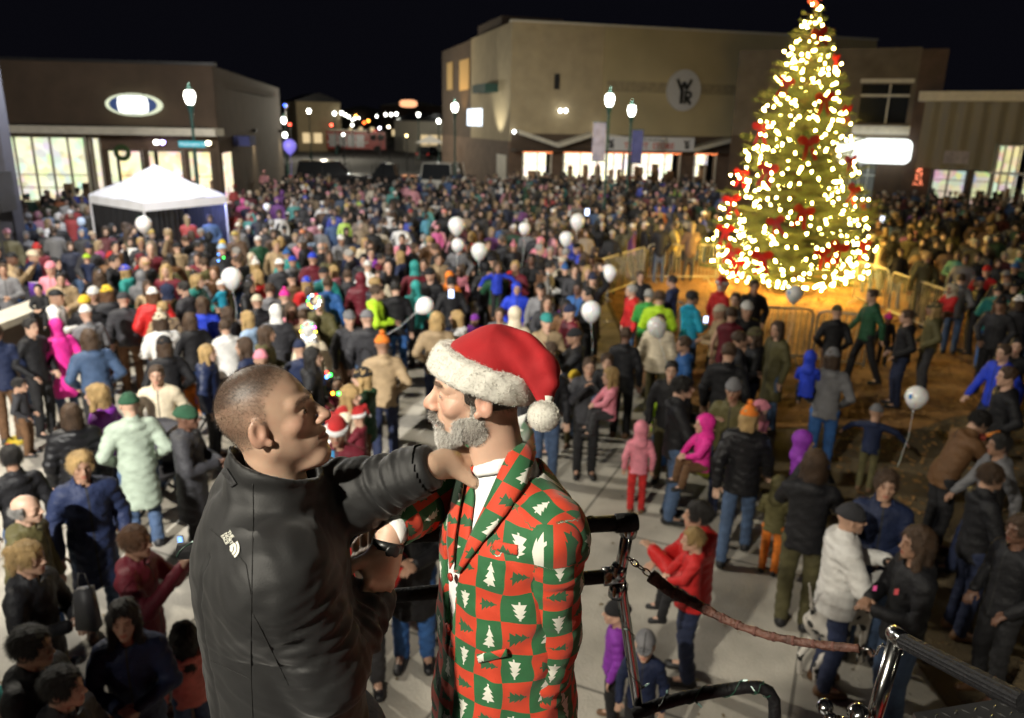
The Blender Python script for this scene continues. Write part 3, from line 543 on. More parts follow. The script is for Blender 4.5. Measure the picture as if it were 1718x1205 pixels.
# ================================================================== VEHICLES
def vehicle(name, label, catg, loc, rz, Ln, Wd, Ht, paint, kind='suv', lights=True, scale=1.):
    """x along the length; body profile extruded across the width with wheel arches, glasshouse, wheels, lamps"""
    r_ = empty(name, (loc[0], loc[1], 0), rz, label=label, cat=catg)
    cl = .28; bh = Ht*.56 if kind != 'truck' else Ht*.5
    def arch(cx, r0): return [(cx+r0*math.cos(a), .33+r0*math.sin(a)) for a in np.linspace(math.pi, 0, 9)]
    w1, w2 = -Ln*.31, Ln*.32; prof = [(-Ln/2, cl)]+[(x, max(z, cl)) for x, z in arch(w1, .40)]+[(x, max(z, cl)) for x, z in arch(w2, .40)]+[(Ln/2, cl), (Ln/2, bh*.82), (Ln*.47, bh*.93), (Ln*.20, bh), (-Ln*.47, bh), (-Ln/2, bh*.9)]
    b = MB(); b.prism(prof, -Wd/2, Wd/2, lambda q: (q[0], q[2], q[1])); bo = b.build('body', paint, r_)
    gl = [(-Ln*.46, bh), (Ln*.22, bh), (Ln*.08, Ht), (-Ln*.42, Ht)] if kind == 'suv' else [(-Ln*.05, bh), (Ln*.24, bh), (Ln*.14, Ht), (-Ln*.02, Ht)]
    b = MB(); n = len(gl); hw = Wd/2-.03; tw_ = Wd/2-.16; V = [(x, -(hw if z < bh+.01 else tw_), z) for x, z in gl]+[(x, (hw if z < bh+.01 else tw_), z) for x, z in gl]; b.add(V, [(0, 1, 2, 3), (7, 6, 5, 4)]+[(i, i+4, (i+1) % 4+4, (i+1) % 4) for i in range(4)]); b.build('windows', GLASSD, r_)
    b = MB(); x0, x1 = gl[3][0], gl[2][0]; b.box((x0, -tw_-.01, Ht), (x1, tw_+.01, Ht+.04)); [b.tube([(x_, s_*(hw+.005), bh), (x_*.93, s_*(tw_+.01), Ht)], .025, 5) for x_ in (gl[0][0], gl[1][0], (gl[0][0]+gl[1][0])/2) for s_ in (-1, 1)]; b.build('roof', paint, r_)
    for cx in (w1, w2):
        for s_ in (-1, 1):
            b = MB(); b.lathe([(.20, -.11), (.33, -.10), (.34, 0), (.33, .10), (.20, .11)], (cx, s_*(Wd/2-.12), .34), 18, (0, 1, 0)); wh = b.build('wheel', mat('tyre', (.015, .015, .015), rough=.8), r_); b = MB(); b.lathe([(.05, 0), (.2, -.01), (.2, .01), (.05, .02)], (cx, s_*(Wd/2-.005), .34), 14, (0, s_, 0)); b.build('rim', GALV, wh)
    if lights:
        for s_ in (-1, 1):
            b = MB(); b.box((Ln/2-.02, s_*Wd*.36-.14, bh*.66), (Ln/2+.03, s_*Wd*.36+.14, bh*.80)); b.build('headlight', glow('headlight', (1, .97, .85), 2.), r_); b = MB(); b.box((-Ln/2-.03, s_*Wd*.4-.08, bh*.6), (-Ln/2+.02, s_*Wd*.4+.08, bh*.85)); b.build('tail_light', glow('tail_light', (.7, .03, .02), .6), r_)
    b = MB(); b.box((Ln/2-.05, -Wd*.45, cl), (Ln/2+.07, Wd*.45, cl+.22)); b.box((-Ln/2-.07, -Wd*.45, cl), (-Ln/2+.05, Wd*.45, cl+.22)); b.build('bumper', CHAR, r_); return r_
BLKP = mat('black_paint', (.012, .012, .014), rough=.15, coat=.8); WHP = mat('white_paint', (.55, .54, .5), rough=.3, coat=.5); REDP = mat('fire_red', (.35, .02, .015), rough=.25, coat=.7)
p = Z(560, 318); vehicle('parked_car', 'black sports utility parked with its side to the crowd in the street', 'car', p, R(6), 4.9, 1.9, 1.85, BLKP, 'suv', False)
p = Z(660, 318); vehicle('parked_car', 'long black pickup parked in the street behind the crowd', 'car', p, R(182), 5.6, 1.95, 1.7, BLKP, 'pickup', False)
p = Z(748, 330); vehicle('parked_van', 'cream van parked by the corner of the tan store', 'van', p, R(80), 5.0, 2.0, 2.1, WHP, 'suv', False)
for x, y, rz, paint, lab in ((506, 238, 20, BLKP, 'dark car far down the street on the left'), (545, 232, 10, WHP, 'white car far down the street beside the fire engine'), (690, 240, -15, BLKP, 'dark car far down the street on the right'), (720, 262, 75, BLKP, 'dark car waiting near the far white canopy')):
    vehicle('parked_car', lab, 'car', Z(x, y+4), R(rz), 4.6, 1.85, 1.5, paint)['group'] = 'cars parked far down the street'
# fire engine
p = Z(600, 256); fe = empty('fire_engine', (p[0], p[1], 0), R(4), label='red fire engine with white stripe and roof standing across the street', cat='fire engine')
b = MB(); b.prism([(-4.2, .5), (4.2, .5), (4.2, 2.7), (4.1, 3.0), (2.0, 3.0), (2.0, 2.6), (1.7, 2.6), (1.7, 3.0), (-4.2, 3.0)], -1.2, 1.2, lambda q: (q[0], q[2], q[1])); b.build('body', REDP, fe)
b = MB(); b.box((-4.22, -1.23, 1.35), (1.7, 1.23, 1.55)); b.box((-4.22, -1.225, 2.6), (-.2, 1.225, 2.7)); b.build('stripe', WHP, fe); b = MB(); b.box((2.1, -1.215, 1.8), (2.9, 1.215, 2.55)); b.box((3.1, -1.215, 1.8), (4.0, 1.215, 2.55)); b.box((4.19, -1.0, 1.8), (4.22, 1.0, 2.6)); b.build('windows', GLASSD, fe)
b = MB(); b.box((2.4, -.8, 3.0), (2.8, .8, 3.18)); b.build('light_bar', glow('light_bar', (1, .08, .05), .8), fe); b = MB(); b.box((-4.1, -.4, 3.05), (1.5, -.32, 3.2)); b.box((-4.1, .32, 3.05), (1.5, .4, 3.2)); [b.box((-4+i*.45, -.32, 3.08), (-3.95+i*.45, .32, 3.13)) for i in range(12)]; b.build('ladder', GALV, fe)
b = MB(); [b.box((-3.9+i*1.3, -1.24, .8), (-2.75+i*1.3, -1.2, 2.5)) for i in range(4)]; b.build('locker', GREYM, fe)
for cx in (-2.6, 3.0):
    for s_ in (-1, 1): b = MB(); b.lathe([(.25, -.15), (.52, -.14), (.54, 0), (.52, .14), (.25, .15)], (cx, s_*1.1, .54), 20, (0, 1, 0)); b.build('wheel', mat('tyre'), fe)
# far white canopy and street stop sign, purple disc
ct = empty('far_canopy', tuple(Yp(722, 240, 88)[:2])+(0,), label='small white market canopy far down the street', cat='tent'); b = MB(); b.add([(-1.5, -1.5, 2.3), (1.5, -1.5, 2.3), (1.5, 1.5, 2.3), (-1.5, 1.5, 2.3), (0, 0, 3.1)], [(0, 1, 4), (1, 2, 4), (2, 3, 4), (3, 0, 4)]); b.build('canopy', mat('canopy_lit', (.7, .65, .55), rough=.8, emit=(1, .9, .7), es=.35), ct); b = MB(); [b.tube([(x, y, 0), (x, y, 2.3)], .03, 6) for x in (-1.45, 1.45) for y in (-1.45, 1.45)]; b.build('poles', GALV, ct)
# ================================================================== BARRIERS
def barrier(x0, y0, x1, y1, label, z=1.14):
    a = Z(x0, y0, z)[:2]; b_ = Z(x1, y1, z)[:2]; d = b_-a; L = np.linalg.norm(d); u = d/L; rt = empty('crowd_barrier', (a[0], a[1], 0), math.atan2(u[1], u[0]), label=label, cat='barrier', group='steel crowd barriers around the christmas tree')
    b = MB(); r0 = .12; b.tube([(0, 0, .12), (0, 0, z-r0), (r0*.3, 0, z-r0*.3), (r0, 0, z), (L-r0, 0, z), (L-r0*.3, 0, z-r0*.3), (L, 0, z-r0), (L, 0, .12)], .024, 8); b.tube([(0, 0, .18), (L, 0, .18)], .020, 8); b.build('frame', GALV, rt, smooth=True)
    b = MB(); n = int(L/.115); [b.tube([(L*(i+1)/(n+1), 0, .19), (L*(i+1)/(n+1), 0, z-.01)], .008, 5) for i in range(n)]; b.build('bars', GALV, rt)
    for x in (.25, L-.25): b = MB(); b.tube([(x, -.3, .02), (x, -.26, .05), (x, 0, .16), (x, .26, .05), (x, .3, .02)], .018, 6); b.build('foot', GALV, rt)
barrier(1006, 436, 1083, 414, 'steel barrier left of the tree, end panel by the crowd'); barrier(1088, 410, 1205, 411, 'steel barrier directly left of the lit tree'); barrier(1208, 411, 1300, 414, 'steel barrier behind the lit tree, left part')
barrier(1440, 438, 1493, 453, 'short steel barrier just right of the tree'); barrier(1498, 456, 1594, 489, 'slanting steel barrier at the right of the mulch bed'); barrier(1238, 513, 1366, 519, 'steel barrier in front of the tree under the balloon'); barrier(1374, 521, 1462, 530, 'front steel barrier right of the balloon by the man in green'); barrier(1098, 508, 1150, 506, 'front steel barrier left, behind the neon jackets')
# ================================================================== CHRISTMAS TREE
TY = 22.3; tb_ = Yp(1322, 470, TY); tt = Yp(1367, 4, TY); TH = tt[2]; TX0, TX1 = tb_[0], tt[0]; print('tree', TX0, TX1, TH)
def axis(z): return V3(TX0+(TX1-TX0)*z/TH, TY, z)
def trad(z): k = 1-z/TH; return 2.62*(k**.82)*(1-.25*math.exp(-(z/.7)**2)*1.)+.03
ct = empty('christmas_tree', (TX0, TY, 0), label='tall christmas fir standing in the fenced mulch bed, hung with lights', cat='christmas tree')
b = MB(); b.tube([axis(0), axis(TH*.5), axis(TH*.97)], [.17, .10, .015], 10); under(b.build('trunk', mat('fir_bark', (.10, .065, .04), rough=.9, bump=1, bs=30)), ct)
rt = random.Random(11); NV = []; NF = []; lb = MB()
def needles(p, d, n, ln):
    """short flat needles bristling round a twig"""
    d = d/(np.linalg.norm(d)+1e-9); s = np.cross(d, [0, 0, 1.]); s = s/(np.linalg.norm(s)+1e-9); t = np.cross(s, d)
    for i in range(n):
        a = rt.uniform(0, 6.283); o = (math.cos(a)*s+math.sin(a)*t); o2 = (-math.sin(a)*s+math.cos(a)*t)*.0075; q = p+d*rt.uniform(-.05, .05); e = q+(o*.75+d*.75)*ln*rt.uniform(.7, 1.2)
        k = len(NV); NV.extend((q+o2, q-o2, e)); NF.append((k, k+1, k+2))
nb = 0; z = .45
while z < TH-.15:
    rr_ = trad(z); n = max(5, int(6+rr_*4.2))
    for k in range(n):
        a = rt.uniform(0, 6.283); zz_ = z+rt.uniform(-.14, .14); Lr = trad(max(zz_, .1))*rt.uniform(.78, 1.14); up = .30+.5*(zz_/TH); dr = V3(math.cos(a), math.sin(a), 0); base = axis(zz_-.0)
        pts = []
        for i in range(7):
            t = i/6; pts.append(base+dr*Lr*t+V3(0, 0, Lr*(up*.22*t-.16*t*t*(1-zz_/TH)+.10*t**3)))
        lb.tube(pts, [.028*(1-t/6.5)*(.4+Lr/3) for t in range(7)], 5); nb += 1
        side = np.cross(dr, [0, 0, 1.]); st = int(Lr/.105)
        for i in range(2, st+1):
            t = i/st; f_ = t*6; i0 = min(int(f_), 5); p = pts[i0]+(pts[i0+1]-pts[i0])*(f_-i0); needles(p, dr, 5, .085)
            tl = (.42*(1-t)+.14)*min(1, Lr)*rt.uniform(.7, 1.2)
            for sg in (-1, 1):
                dd = dr*.75+side*sg+V3(0, 0, rt.uniform(-.15, .30)); dd /= np.linalg.norm(dd); m_ = max(2, int(tl/.07))
                for j in range(1, m_+1): needles(p+dd*tl*j/m_, dd, 6, .075)
        needles(pts[-1], dr+V3(0, 0, .5), 16, .10)
    z += .15+.05*rr_
for i in range(14): needles(axis(TH-.7+.07*i), V3(0, 0, 1), 10, .14*(1.3-i/14))
print('LOG','needles', len(NF), 'branches', nb)
FIR = mat('fir_needles', (.08, .11, .036), rough=.55, var=.35, vs=2)
under(lb.build('limbs', mat('fir_bark')), ct); crn = npmesh('crown', np.array(NV), np.array(NF), FIR); crn.shade_flat(); oc = bpy.data.objects.new('crown', crn); link(oc); under(oc, ct)
# lights
ls_ = empty('string_lights', (TX0, TY, 0), label='warm white string lights wound all over the christmas tree', cat='string lights')
BGL = glow('warm_bulb', (1, .64, .13), 430); bulbs = []; wire = MB(); tries = 0
ga = 0.; z = .35; pts = []
while z < TH-.12:
    r_ = trad(z); ga += (.27/max(r_, .50)); z += .0060+.034*(z/TH)**1.3; rj = r_*rt.uniform(.66, 1.06); p = axis(z)+V3(math.cos(ga)*rj, math.sin(ga)*rj, rt.uniform(-.22, .22)-.02); pts.append(p)
for i in range(len(pts)-1):
    a, b_ = pts[i], pts[i+1]
    if np.linalg.norm(a-b_) < 1.2: wire.tube([a+(0, 0, .03), (a+b_)/2-(0, 0, .05), b_+(0, 0, .03)], .004, 4, cap=False)
for i in range(300):
    z = TH*.85*rt.random()**1.5; a = rt.uniform(0, 6.283); r_ = trad(z)*rt.uniform(.55, .98); pts.append(axis(max(z, .4))+V3(math.cos(a)*r_, math.sin(a)*r_, 0))
print('LOG','bulbs', len(pts)); pts.sort(key=lambda p: p[1]*1.+.3*abs(p[0]-TX0)); under(wire.build('wire', GRNM), ls_)
bm_ = MB(); bm_.ball((0, 0, 0), (.016, .016, .023), 8, 6); bme = None
for i, p in enumerate(pts[:100]):
    if bme is None: o = bm_.build('bulb', BGL, smooth=True); bme = o.data
    else: o = bpy.data.objects.new('bulb', bme); link(o)
    o.location = p; under(o, ls_)
rb = MB(); [rb.ball(p, (.016, .016, .023), 6, 4) for p in pts[100:]]; o = rb.build('bulbs', BGL, smooth=True); under(o, ls_); o['kind'] = 'stuff'
# bows
REDR = mat('red_ribbon', (.52, .008, .006), rough=.5, sheen=.1, bump=.3, bs=20)
def bow_mesh():
    b = MB()
    def strip(pts, w):
        V = []; F = []
        for p in pts: V += [(p[0]-w/2*p[3] if False else p[0], p[1]-w/2*0, p[2]) for _ in (0,)]
        V = []; n = len(pts)
        for i, p in enumerate(pts):
            q = np.array(pts[min(i+1, n-1)])-np.array(pts[max(i-1, 0)]); d = np.array([-q[2], 0, q[0]]); d = d/(np.linalg.norm(d)+1e-9)*w/2
            V += [tuple(np.array(p)+d), tuple(np.array(p)-d)]
        for i in range(n-1): F.append((2*i, 2*i+2, 2*i+3, 2*i+1))
        b.add(V, F)
    for s in (-1, 1):
        lo = [(s*.02, -.02, 0), (s*.14, -.07, .10), (s*.24, -.09, .13), (s*.29, -.05, .08), (s*.26, .0, .0), (s*.12, .02, -.03), (s*.02, -.01, 0)]; strip(lo, .13)
        strip([(s*.02, -.02, 0), (s*.07, -.03, -.14), (s*.10, -.06, -.32), (s*.17, -.04, -.50), (s*.18, -.05, -.58)], .12)
    b.ball((0, -.03, 0), (.055, .04, .055), 8, 6); return b
bw0 = None; bows = [(1383, 165, 'high on the front of the tree'), (1356, 238, 'at the middle front of the tree'), (1281, 284, 'on the left front of the tree at mid height'), (1425, 268, 'on the right front of the tree at mid height'), (1296, 372, 'low on the front left between dense lights'), (1347, 354, 'low at the centre front of the tree'), (1272, 430, 'near the bottom left of the tree'), (1380, 425, 'near the bottom right of the tree'), (1310, 138, 'on the upper left of the tree'), (1424, 98, 'on the upper right edge of the tree'), (1446, 185, 'on the right edge above the lit sign'), (1466, 342, 'on the far right edge above the barrier'), (1214, 335, 'on the far left edge of the tree'), (1208, 385, 'on the left edge just below another bow'), (1447, 412, 'at the lower right edge of the tree'), (1272, 214, 'on the left edge at two thirds height'), (1375, 55, 'just under the tree top'), (1210, 420, 'at the very bottom left edge'), (1222, 290, 'on the left edge at mid height'), (1408, 415, 'between the two lowest bows on the right'), (1431, 318, 'on the right side below the lit sign'), (1225, 440, 'at the bottom left beside the barrier')]
for x, y, lab in bows:
    P = Yp(x, y, TY)
    for _ in range(3):
        ax_ = axis(P[2]); r_ = trad(max(P[2], .2))*1.0; dx = np.clip(P[0]-ax_[0], -r_, r_); P = Yp(x, y, TY-math.sqrt(max(r_*r_-dx*dx, .01))-.06)
    P = V3(axis(P[2])[0]+dx*.96, P[1], P[2])
    if bw0 is None: o = bow_mesh().build('bow', REDR, smooth=True); bw0 = o.data
    else: o = bpy.data.objects.new('bow', bw0); link(o)
    o.location = P; o.rotation_euler = (rt.uniform(-.2, .1), rt.uniform(-.35, .35), math.atan2(dx, r_)*.8); s = rt.uniform(.64, .86)*(.85 if P[2] > 6 else 1); o.scale = (s, s, s)
    tag(o, 'red ribbon bow '+lab, 'bow', 'red bows on the christmas tree')
b = MB(); b.tube([axis(TH-.1), axis(TH+.2)], [.05, .02], 8); [b.ball(axis(TH+.12)+V3(.16*math.cos(a), 0, .16*math.sin(a)), .05, 8, 6) for a in np.linspace(0, 6.28, 6)[:-1]]; tag(b.build('tree_topper', glow('topper_red', (1, .12, .03), 2.5)), 'glowing red tree topper at the tip of the fir', 'tree topper')
# the glow the many bulbs give from inside the crown, lamps with the bulbs' own colour
for k in range(9):
    a = k*2.4; z = .7+.75*k; r_ = trad(z)*1.02; p = axis(z)+V3(math.cos(a-1.6)*r_, -abs(math.sin(a))*r_-.1, 0)
# ================================================================== PEOPLE
def head_sdf(P, ears=True, hf=1.):
    """head with face; origin between the ears, +y forwards"""
    P = P/hf; X = P.copy(); X[..., 0] = np.abs(X[..., 0])      # mirror
    d = ell(X, (0, -.012, .036), (.076, .097, .088))
    d = su(d, ell(X, (0, .026, -.022), (.060, .062, .088)), .03)
    d = su(d, cone(X, (.046, .004, -.052), (.006, .064, -.098), .022, .019), .025)
    d = su(d, ell(X, (0, .074, -.099), (.020, .016, .014)), .018)
    d = su(d, ell(X, (.043, .056, -.020), (.020, .020, .018)), .018)
    d = su(d, ell(X, (0, .070, -.063), (.033, .024, .026)), .02)
    d = su(d, cone(X, (.044, .066, .024), (.010, .086, .020), .010, .009), .016)
    d = ss(d, ell(X, (.030, .098, .003), (.018, .016, .011)), .014)
    d = su(d, ell(X, (.031, .0745, .002), (.0135, .0125, .012)), .004)
    if ears: d = ss(d, ell(X, (.031, .0885, .0012), (.0105, .008, .0026)), .002)
    d = su(d, cone(X, (0, .086, .014), (0, .112, -.027), .0085, .0115), .010)
    d = su(d, ell(X, (.013, .099, -.032), (.009, .011, .008)), .008)
    d = ss(d, ell(X, (.008, .104, -.041), (.0045, .006, .004)), .003)
    d = su(d, cone(X, (.020, .083, -.0595), (.004, .0935, -.0570), .005, .0065), .007)
    d = su(d, cone(X, (.018, .082, -.0720), (.004, .0915, -.0725), .006, .008), .007)
    d = ss(d, cone(X, (.023, .088, -.0655), (0, .1005, -.0650), .0022, .0028), .004)
    d = su(d, cone(X, (0, -.028, -.05), (0, -.048, -.20), .056, .062), .03)
    if ears:
        rr = rotm(rx=-.2, rz=.35)
        e = ell(X, (.080, -.010, -.004), (.008, .020, .032), rr)
        e = ss(e, ell(X, (.090, -.004, .002), (.010, .010, .018), rr), .006)
        e = su(e, ell(X, (.077, .004, -.030), (.006, .008, .009)), .006)
        d = su(d, e, .006)
    return d*hf
def cran(P, t, hf=1.): return ell(P/hf, (0, -.012, .036), (.076+t, .097+t, .088+t))*hf
HEADW = {}
ADULT = dict(hip=.09, sh=(.17, -.01, 1.39), head=(0, .02, 1.615))
POSES = {   # elbow, wrist (right side; x mirrored for the left unless given), feet, head offset
 's': dict(R=((.25, -.03, 1.12), (.25, .05, .87)), L=((-.25, -.03, 1.12), (-.25, .05, .87))),
 'p': dict(R=((.28, -.07, 1.13), (.19, .13, .97)), L=((-.28, -.07, 1.13), (-.19, .13, .97))),
 'c': dict(R=((.25, .05, 1.12), (.06, .25, 1.13)), L=((-.25, .05, 1.12), (-.06, .25, 1.10))),
 'h': dict(R=((.23, .17, 1.18), (.07, .36, 1.44)), L=((-.23, .17, 1.18), (-.07, .36, 1.44))),
 'y': dict(R=((.26, .10, 1.14), (.02, .30, 1.13)), L=((-.25, .14, 1.16), (-.05, .34, 1.26))),
 'w': dict(R=((.24, .08, 1.13), (.25, .24, .94)), L=((-.25, -.12, 1.13), (-.24, -.16, .89)), feet=((.10, .22), (-.10, -.26))),
 'u': dict(R=((.24, .02, 1.12), (.22, .20, .98)), L=((-.27, .10, 1.52), (-.16, .16, 1.78))),
 'a': dict(R=((.40, .06, 1.30), (.55, .18, 1.12)), L=((-.40, .06, 1.30), (-.55, .18, 1.12))),
 'd': dict(R=((.22, .25, 1.22), (.14, .48, 1.12)), L=((-.22, .22, 1.20), (-.12, .46, 1.16)), lean=.35),
 'q': dict(R=((.22, .14, 1.18), (.10, .28, 1.10)), L=((-.22, .14, 1.18), (-.10, .28, 1.10)), ride=True)}
def skel(pose):
    s = POSES[pose]; f = s.get('feet', ((.10, 0), (-.10, 0)))
    J = {}
    for i, sg in ((0, 1), (1, -1)):
        J['hip', i] = V3(sg*.09, 0, .90)
        if s.get('ride'):
            J['knee', i] = V3(sg*.17, .30, .93); J['ank', i] = V3(sg*.15, .36, .60); J['toe', i] = V3(sg*.16, .50, .54)
        else:
            fx, fy = f[i]; J['ank', i] = V3(fx, fy-.02, .09); J['knee', i] = V3(sg*.10, .5*fy+.03, .50); J['toe', i] = V3(fx+sg*.02, fy+.14, .035)
        J['sh', i] = V3(sg*.165, -.01, 1.375); J['el', i] = V3(*s['R' if i == 0 else 'L'][0]); J['wr', i] = V3(*s['R' if i == 0 else 'L'][1])
    return J, s.get('lean', 0.)
def lean_pts(V, a):
    """bend the upper body forwards about the hips"""
    if not a: return V
    V = V.copy(); t = np.clip((V[:, 2]-.85)/.25, 0, 1)*a; y, z = V[:, 1].copy(), V[:, 2]-.9
    V[:, 1] = y*np.cos(t)+z*np.sin(t); V[:, 2] = .9+z*np.cos(t)-y*np.sin(t); return V
def hand_sdf(P, wr, dr, side, curl=.5):
    """palm, four fingers and a thumb; dr = direction of the forearm"""
    dr = dr/np.linalg.norm(dr); up = V3(0, 0, 1) if abs(dr[2]) < .8 else V3(0, 1, 0)
    a = np.cross(dr, up); a /= np.linalg.norm(a); n = np.cross(a, dr)          # a across the palm, n out of the back
    c = wr+dr*.05; d = ell(P, c, (.038, .042, .017), np.stack([a, dr, n], 1))
    for k, ln in enumerate((.065, .075, .07, .055)):
        o = c+a*(.030-.020*k)+dr*.036; m_ = o+dr*ln*.55-n*curl*.02; e = m_+dr*ln*.35-n*curl*.045
        d = su(d, np.minimum(cone(P, o, m_, .0095, .009), cone(P, m_, e, .009, .0075)), .006)
    o = wr+dr*.025+a*.03*side; m_ = o+a*.03*side+dr*.03; d = su(d, np.minimum(cone(P, o, m_, .013, .011), cone(P, m_, m_+dr*.03-n*.01, .011, .009)), .008)
    return d
_PC = {}
def skin_mesh(pose, kid, fine):
    k = ('body', pose, kid, fine)
    if k in _PC: return _PC[k]
    J, lean = skel(pose); hf = 1.32 if kid else 1.0; hc = V3(*ADULT['head'])+V3(0, 0, .02 if kid else 0)
    def body(P):
        d = cone(P, (0, 0, 1.30), (0, 0, .95), .125, .12, (1, 1.3, 1))
        d = su(d, cone(P, (-.13, -.01, 1.37), (.13, -.01, 1.37), .055, .055), .05)
        d = su(d, cone(P, (0, -.01, 1.38), (0, 0, 1.50), .06, .055), .03)
        for i in (0, 1):
            d = su(d, cone(P, J['sh', i], J['el', i], .048, .038), .03); d = su(d, cone(P, J['el', i], J['wr', i], .038, .026), .01)
            d = su(d, cone(P, J['hip', i], J['knee', i], .080, .052), .04); d = su(d, cone(P, J['knee', i], J['ank', i], .050, .034), .01)
            d = su(d, cone(P, J['ank', i], J['toe', i], .036, .03), .01)
        return d
    parts = [nets(body, (-.68, -.45, -.02), (.68, .62, 1.60), .03)]
    parts.append(nets(lambda P: head_sdf(P, True, hf), (-.13, -.15, -.21 if not kid else -.2), (.13, .19, .18), .011 if not fine else .0075))
    nh = len(parts[0][0]); parts[1] = (parts[1][0]+hc, parts[1][1])
    for i in (0, 1):
        wr = J['wr', i]; dr = wr-J['el', i]
        if dr@dr < 1e-6: continue
        parts.append(nets(lambda P: hand_sdf(P, wr, dr, -1 if i == 0 else 1), wr-.17, wr+.17, .011 if not fine else .008))
    V, F = cat(parts); C = np.ones((len(V), 3))
    h = (V[nh:nh+len(parts[1][0])]-hc)/hf; ax = np.abs(h[:, 0]); c = np.ones((len(h), 3))
    eye = (((ax-.031)/.013)**2+((h[:, 2]-.003)/.007)**2 < 1) & (h[:, 1] > .06); c[eye] = (.25, .2, .2)
    br = (((ax-.031)/.020)**2+((h[:, 2]-.024)/.006)**2 < 1) & (h[:, 1] > .05); c[br] = (.35, .25, .2)
    lp = ((ax/.025)**2+((h[:, 2]+.065)/.012)**2 < 1) & (h[:, 1] > .07); c[lp] = (.85, .5, .5)
    C[nh:nh+len(h)] = c
    me = npmesh('person_body', lean_pts(V, lean), F, SKIN); vcol(me, 'feat', C); _PC[k] = me; return me
def fold(P, a): return a*(np.sin(P[..., 2]*61+2.2*np.sin(P[..., 0]*23)+P[..., 1]*19)*.5+np.sin(P[..., 0]*47+P[..., 2]*29+1.3*np.sin(P[..., 2]*37))*.5)
def jacket_mesh(pose, typ, h=.022):
    """typ: j jacket, f puffer, l long coat, v vest"""
    k = ('jacket', pose, typ, h)
    if k in _PC: return _PC[k]
    J, lean = skel(pose); hem = {'j': .82, 'f': .80, 'l': .50, 'v': .84}[typ]; g = {'j': 0, 'f': .018, 'l': .006, 'v': .008}[typ]
    def fn(P):
        d = cone(P, (0, -.005, 1.31), (0, 0, .93), .165+g, .155+g, (1, 1.28, 1))
        d = su(d, cone(P, (-.125, -.015, 1.375), (.125, -.015, 1.375), .078+g, .078+g), .06)
        d = su(d, cone(P, (0, 0, .95), (0, .0, hem-.06), .16+g, .185+g, (1, 1.25, 1)), .05)
        d = np.maximum(d, hem-P[..., 2])
        if typ != 'v':
            for i in (0, 1):
                d = su(d, cone(P, J['sh', i], J['el', i], .074+g*.7, .060+g*.7), .03); d = su(d, cone(P, J['el', i], J['wr', i], .060+g*.7, .046+g*.4), .012)
        d = su(d, cone(P, (0, -.01, 1.43), (0, 0, 1.49), .085, .078), .02)
        d = su(d, ell(P, (0, -.095, 1.42), (.11, .055, .06)), .03)
        d = ss(d, cone(P, (0, .02, 1.47), (0, .02, 1.58), .060, .066), .01)
        if typ == 'f': d = d-.007*np.abs(np.sin(P[..., 2]*38+.6*np.sin(P[..., 0]*9)))
        return d+fold(P, .006)
    V, F = nets(fn, (-.70, -.42, hem-.05), (.70, .60, 1.84 if pose == 'u' else 1.60), h)
    me = npmesh('jacket', lean_pts(V, lean), F, JACKET if typ != 'f' else PUFFER); _PC[k] = me; return me
def trouser_mesh(pose, h=.024):
    k = ('tr', pose, h)
    if k in _PC: return _PC[k]
    J, lean = skel(pose)
    def fn(P):
        d = ell(P, (0, 0, .90), (.150, .118, .14))
        for i in (0, 1):
            d = su(d, cone(P, J['hip', i], J['knee', i], .094, .070), .03); d = su(d, cone(P, J['knee', i], J['ank', i], .070, .062), .015)
        return d+fold(P, .006)
    V, F = nets(fn, (-.32, -.42, .03), (.32, .55, 1.06), h)
    me = npmesh('trousers', lean_pts(V, lean), F, DENIM); _PC[k] = me; return me
def shoe_mesh(pose, side):
    k = ('sh', pose, side)
    if k in _PC: return _PC[k]
    J, lean = skel(pose)
    def fn(P):
        d = 9.
        for i in (side,):
            a, t = J['ank', i], J['toe', i]; he = a+V3(0, -.03, -.045)
            q = cone(P, he, t, .046, .040); d = np.minimum(d, su(q, cone(P, a+V3(0, 0, .04), he, .048, .045), .03))
        return d
    V, F = nets(fn, (-.30, -.42, -.06 if pose != 'q' else .4), (.30, .65, .22 if pose != 'q' else .75), .02)
    if pose != 'q': V[:, 2] = np.maximum(V[:, 2], 0)
    me = npmesh('shoe', V, F, LEATHER); _PC[k] = me; return me
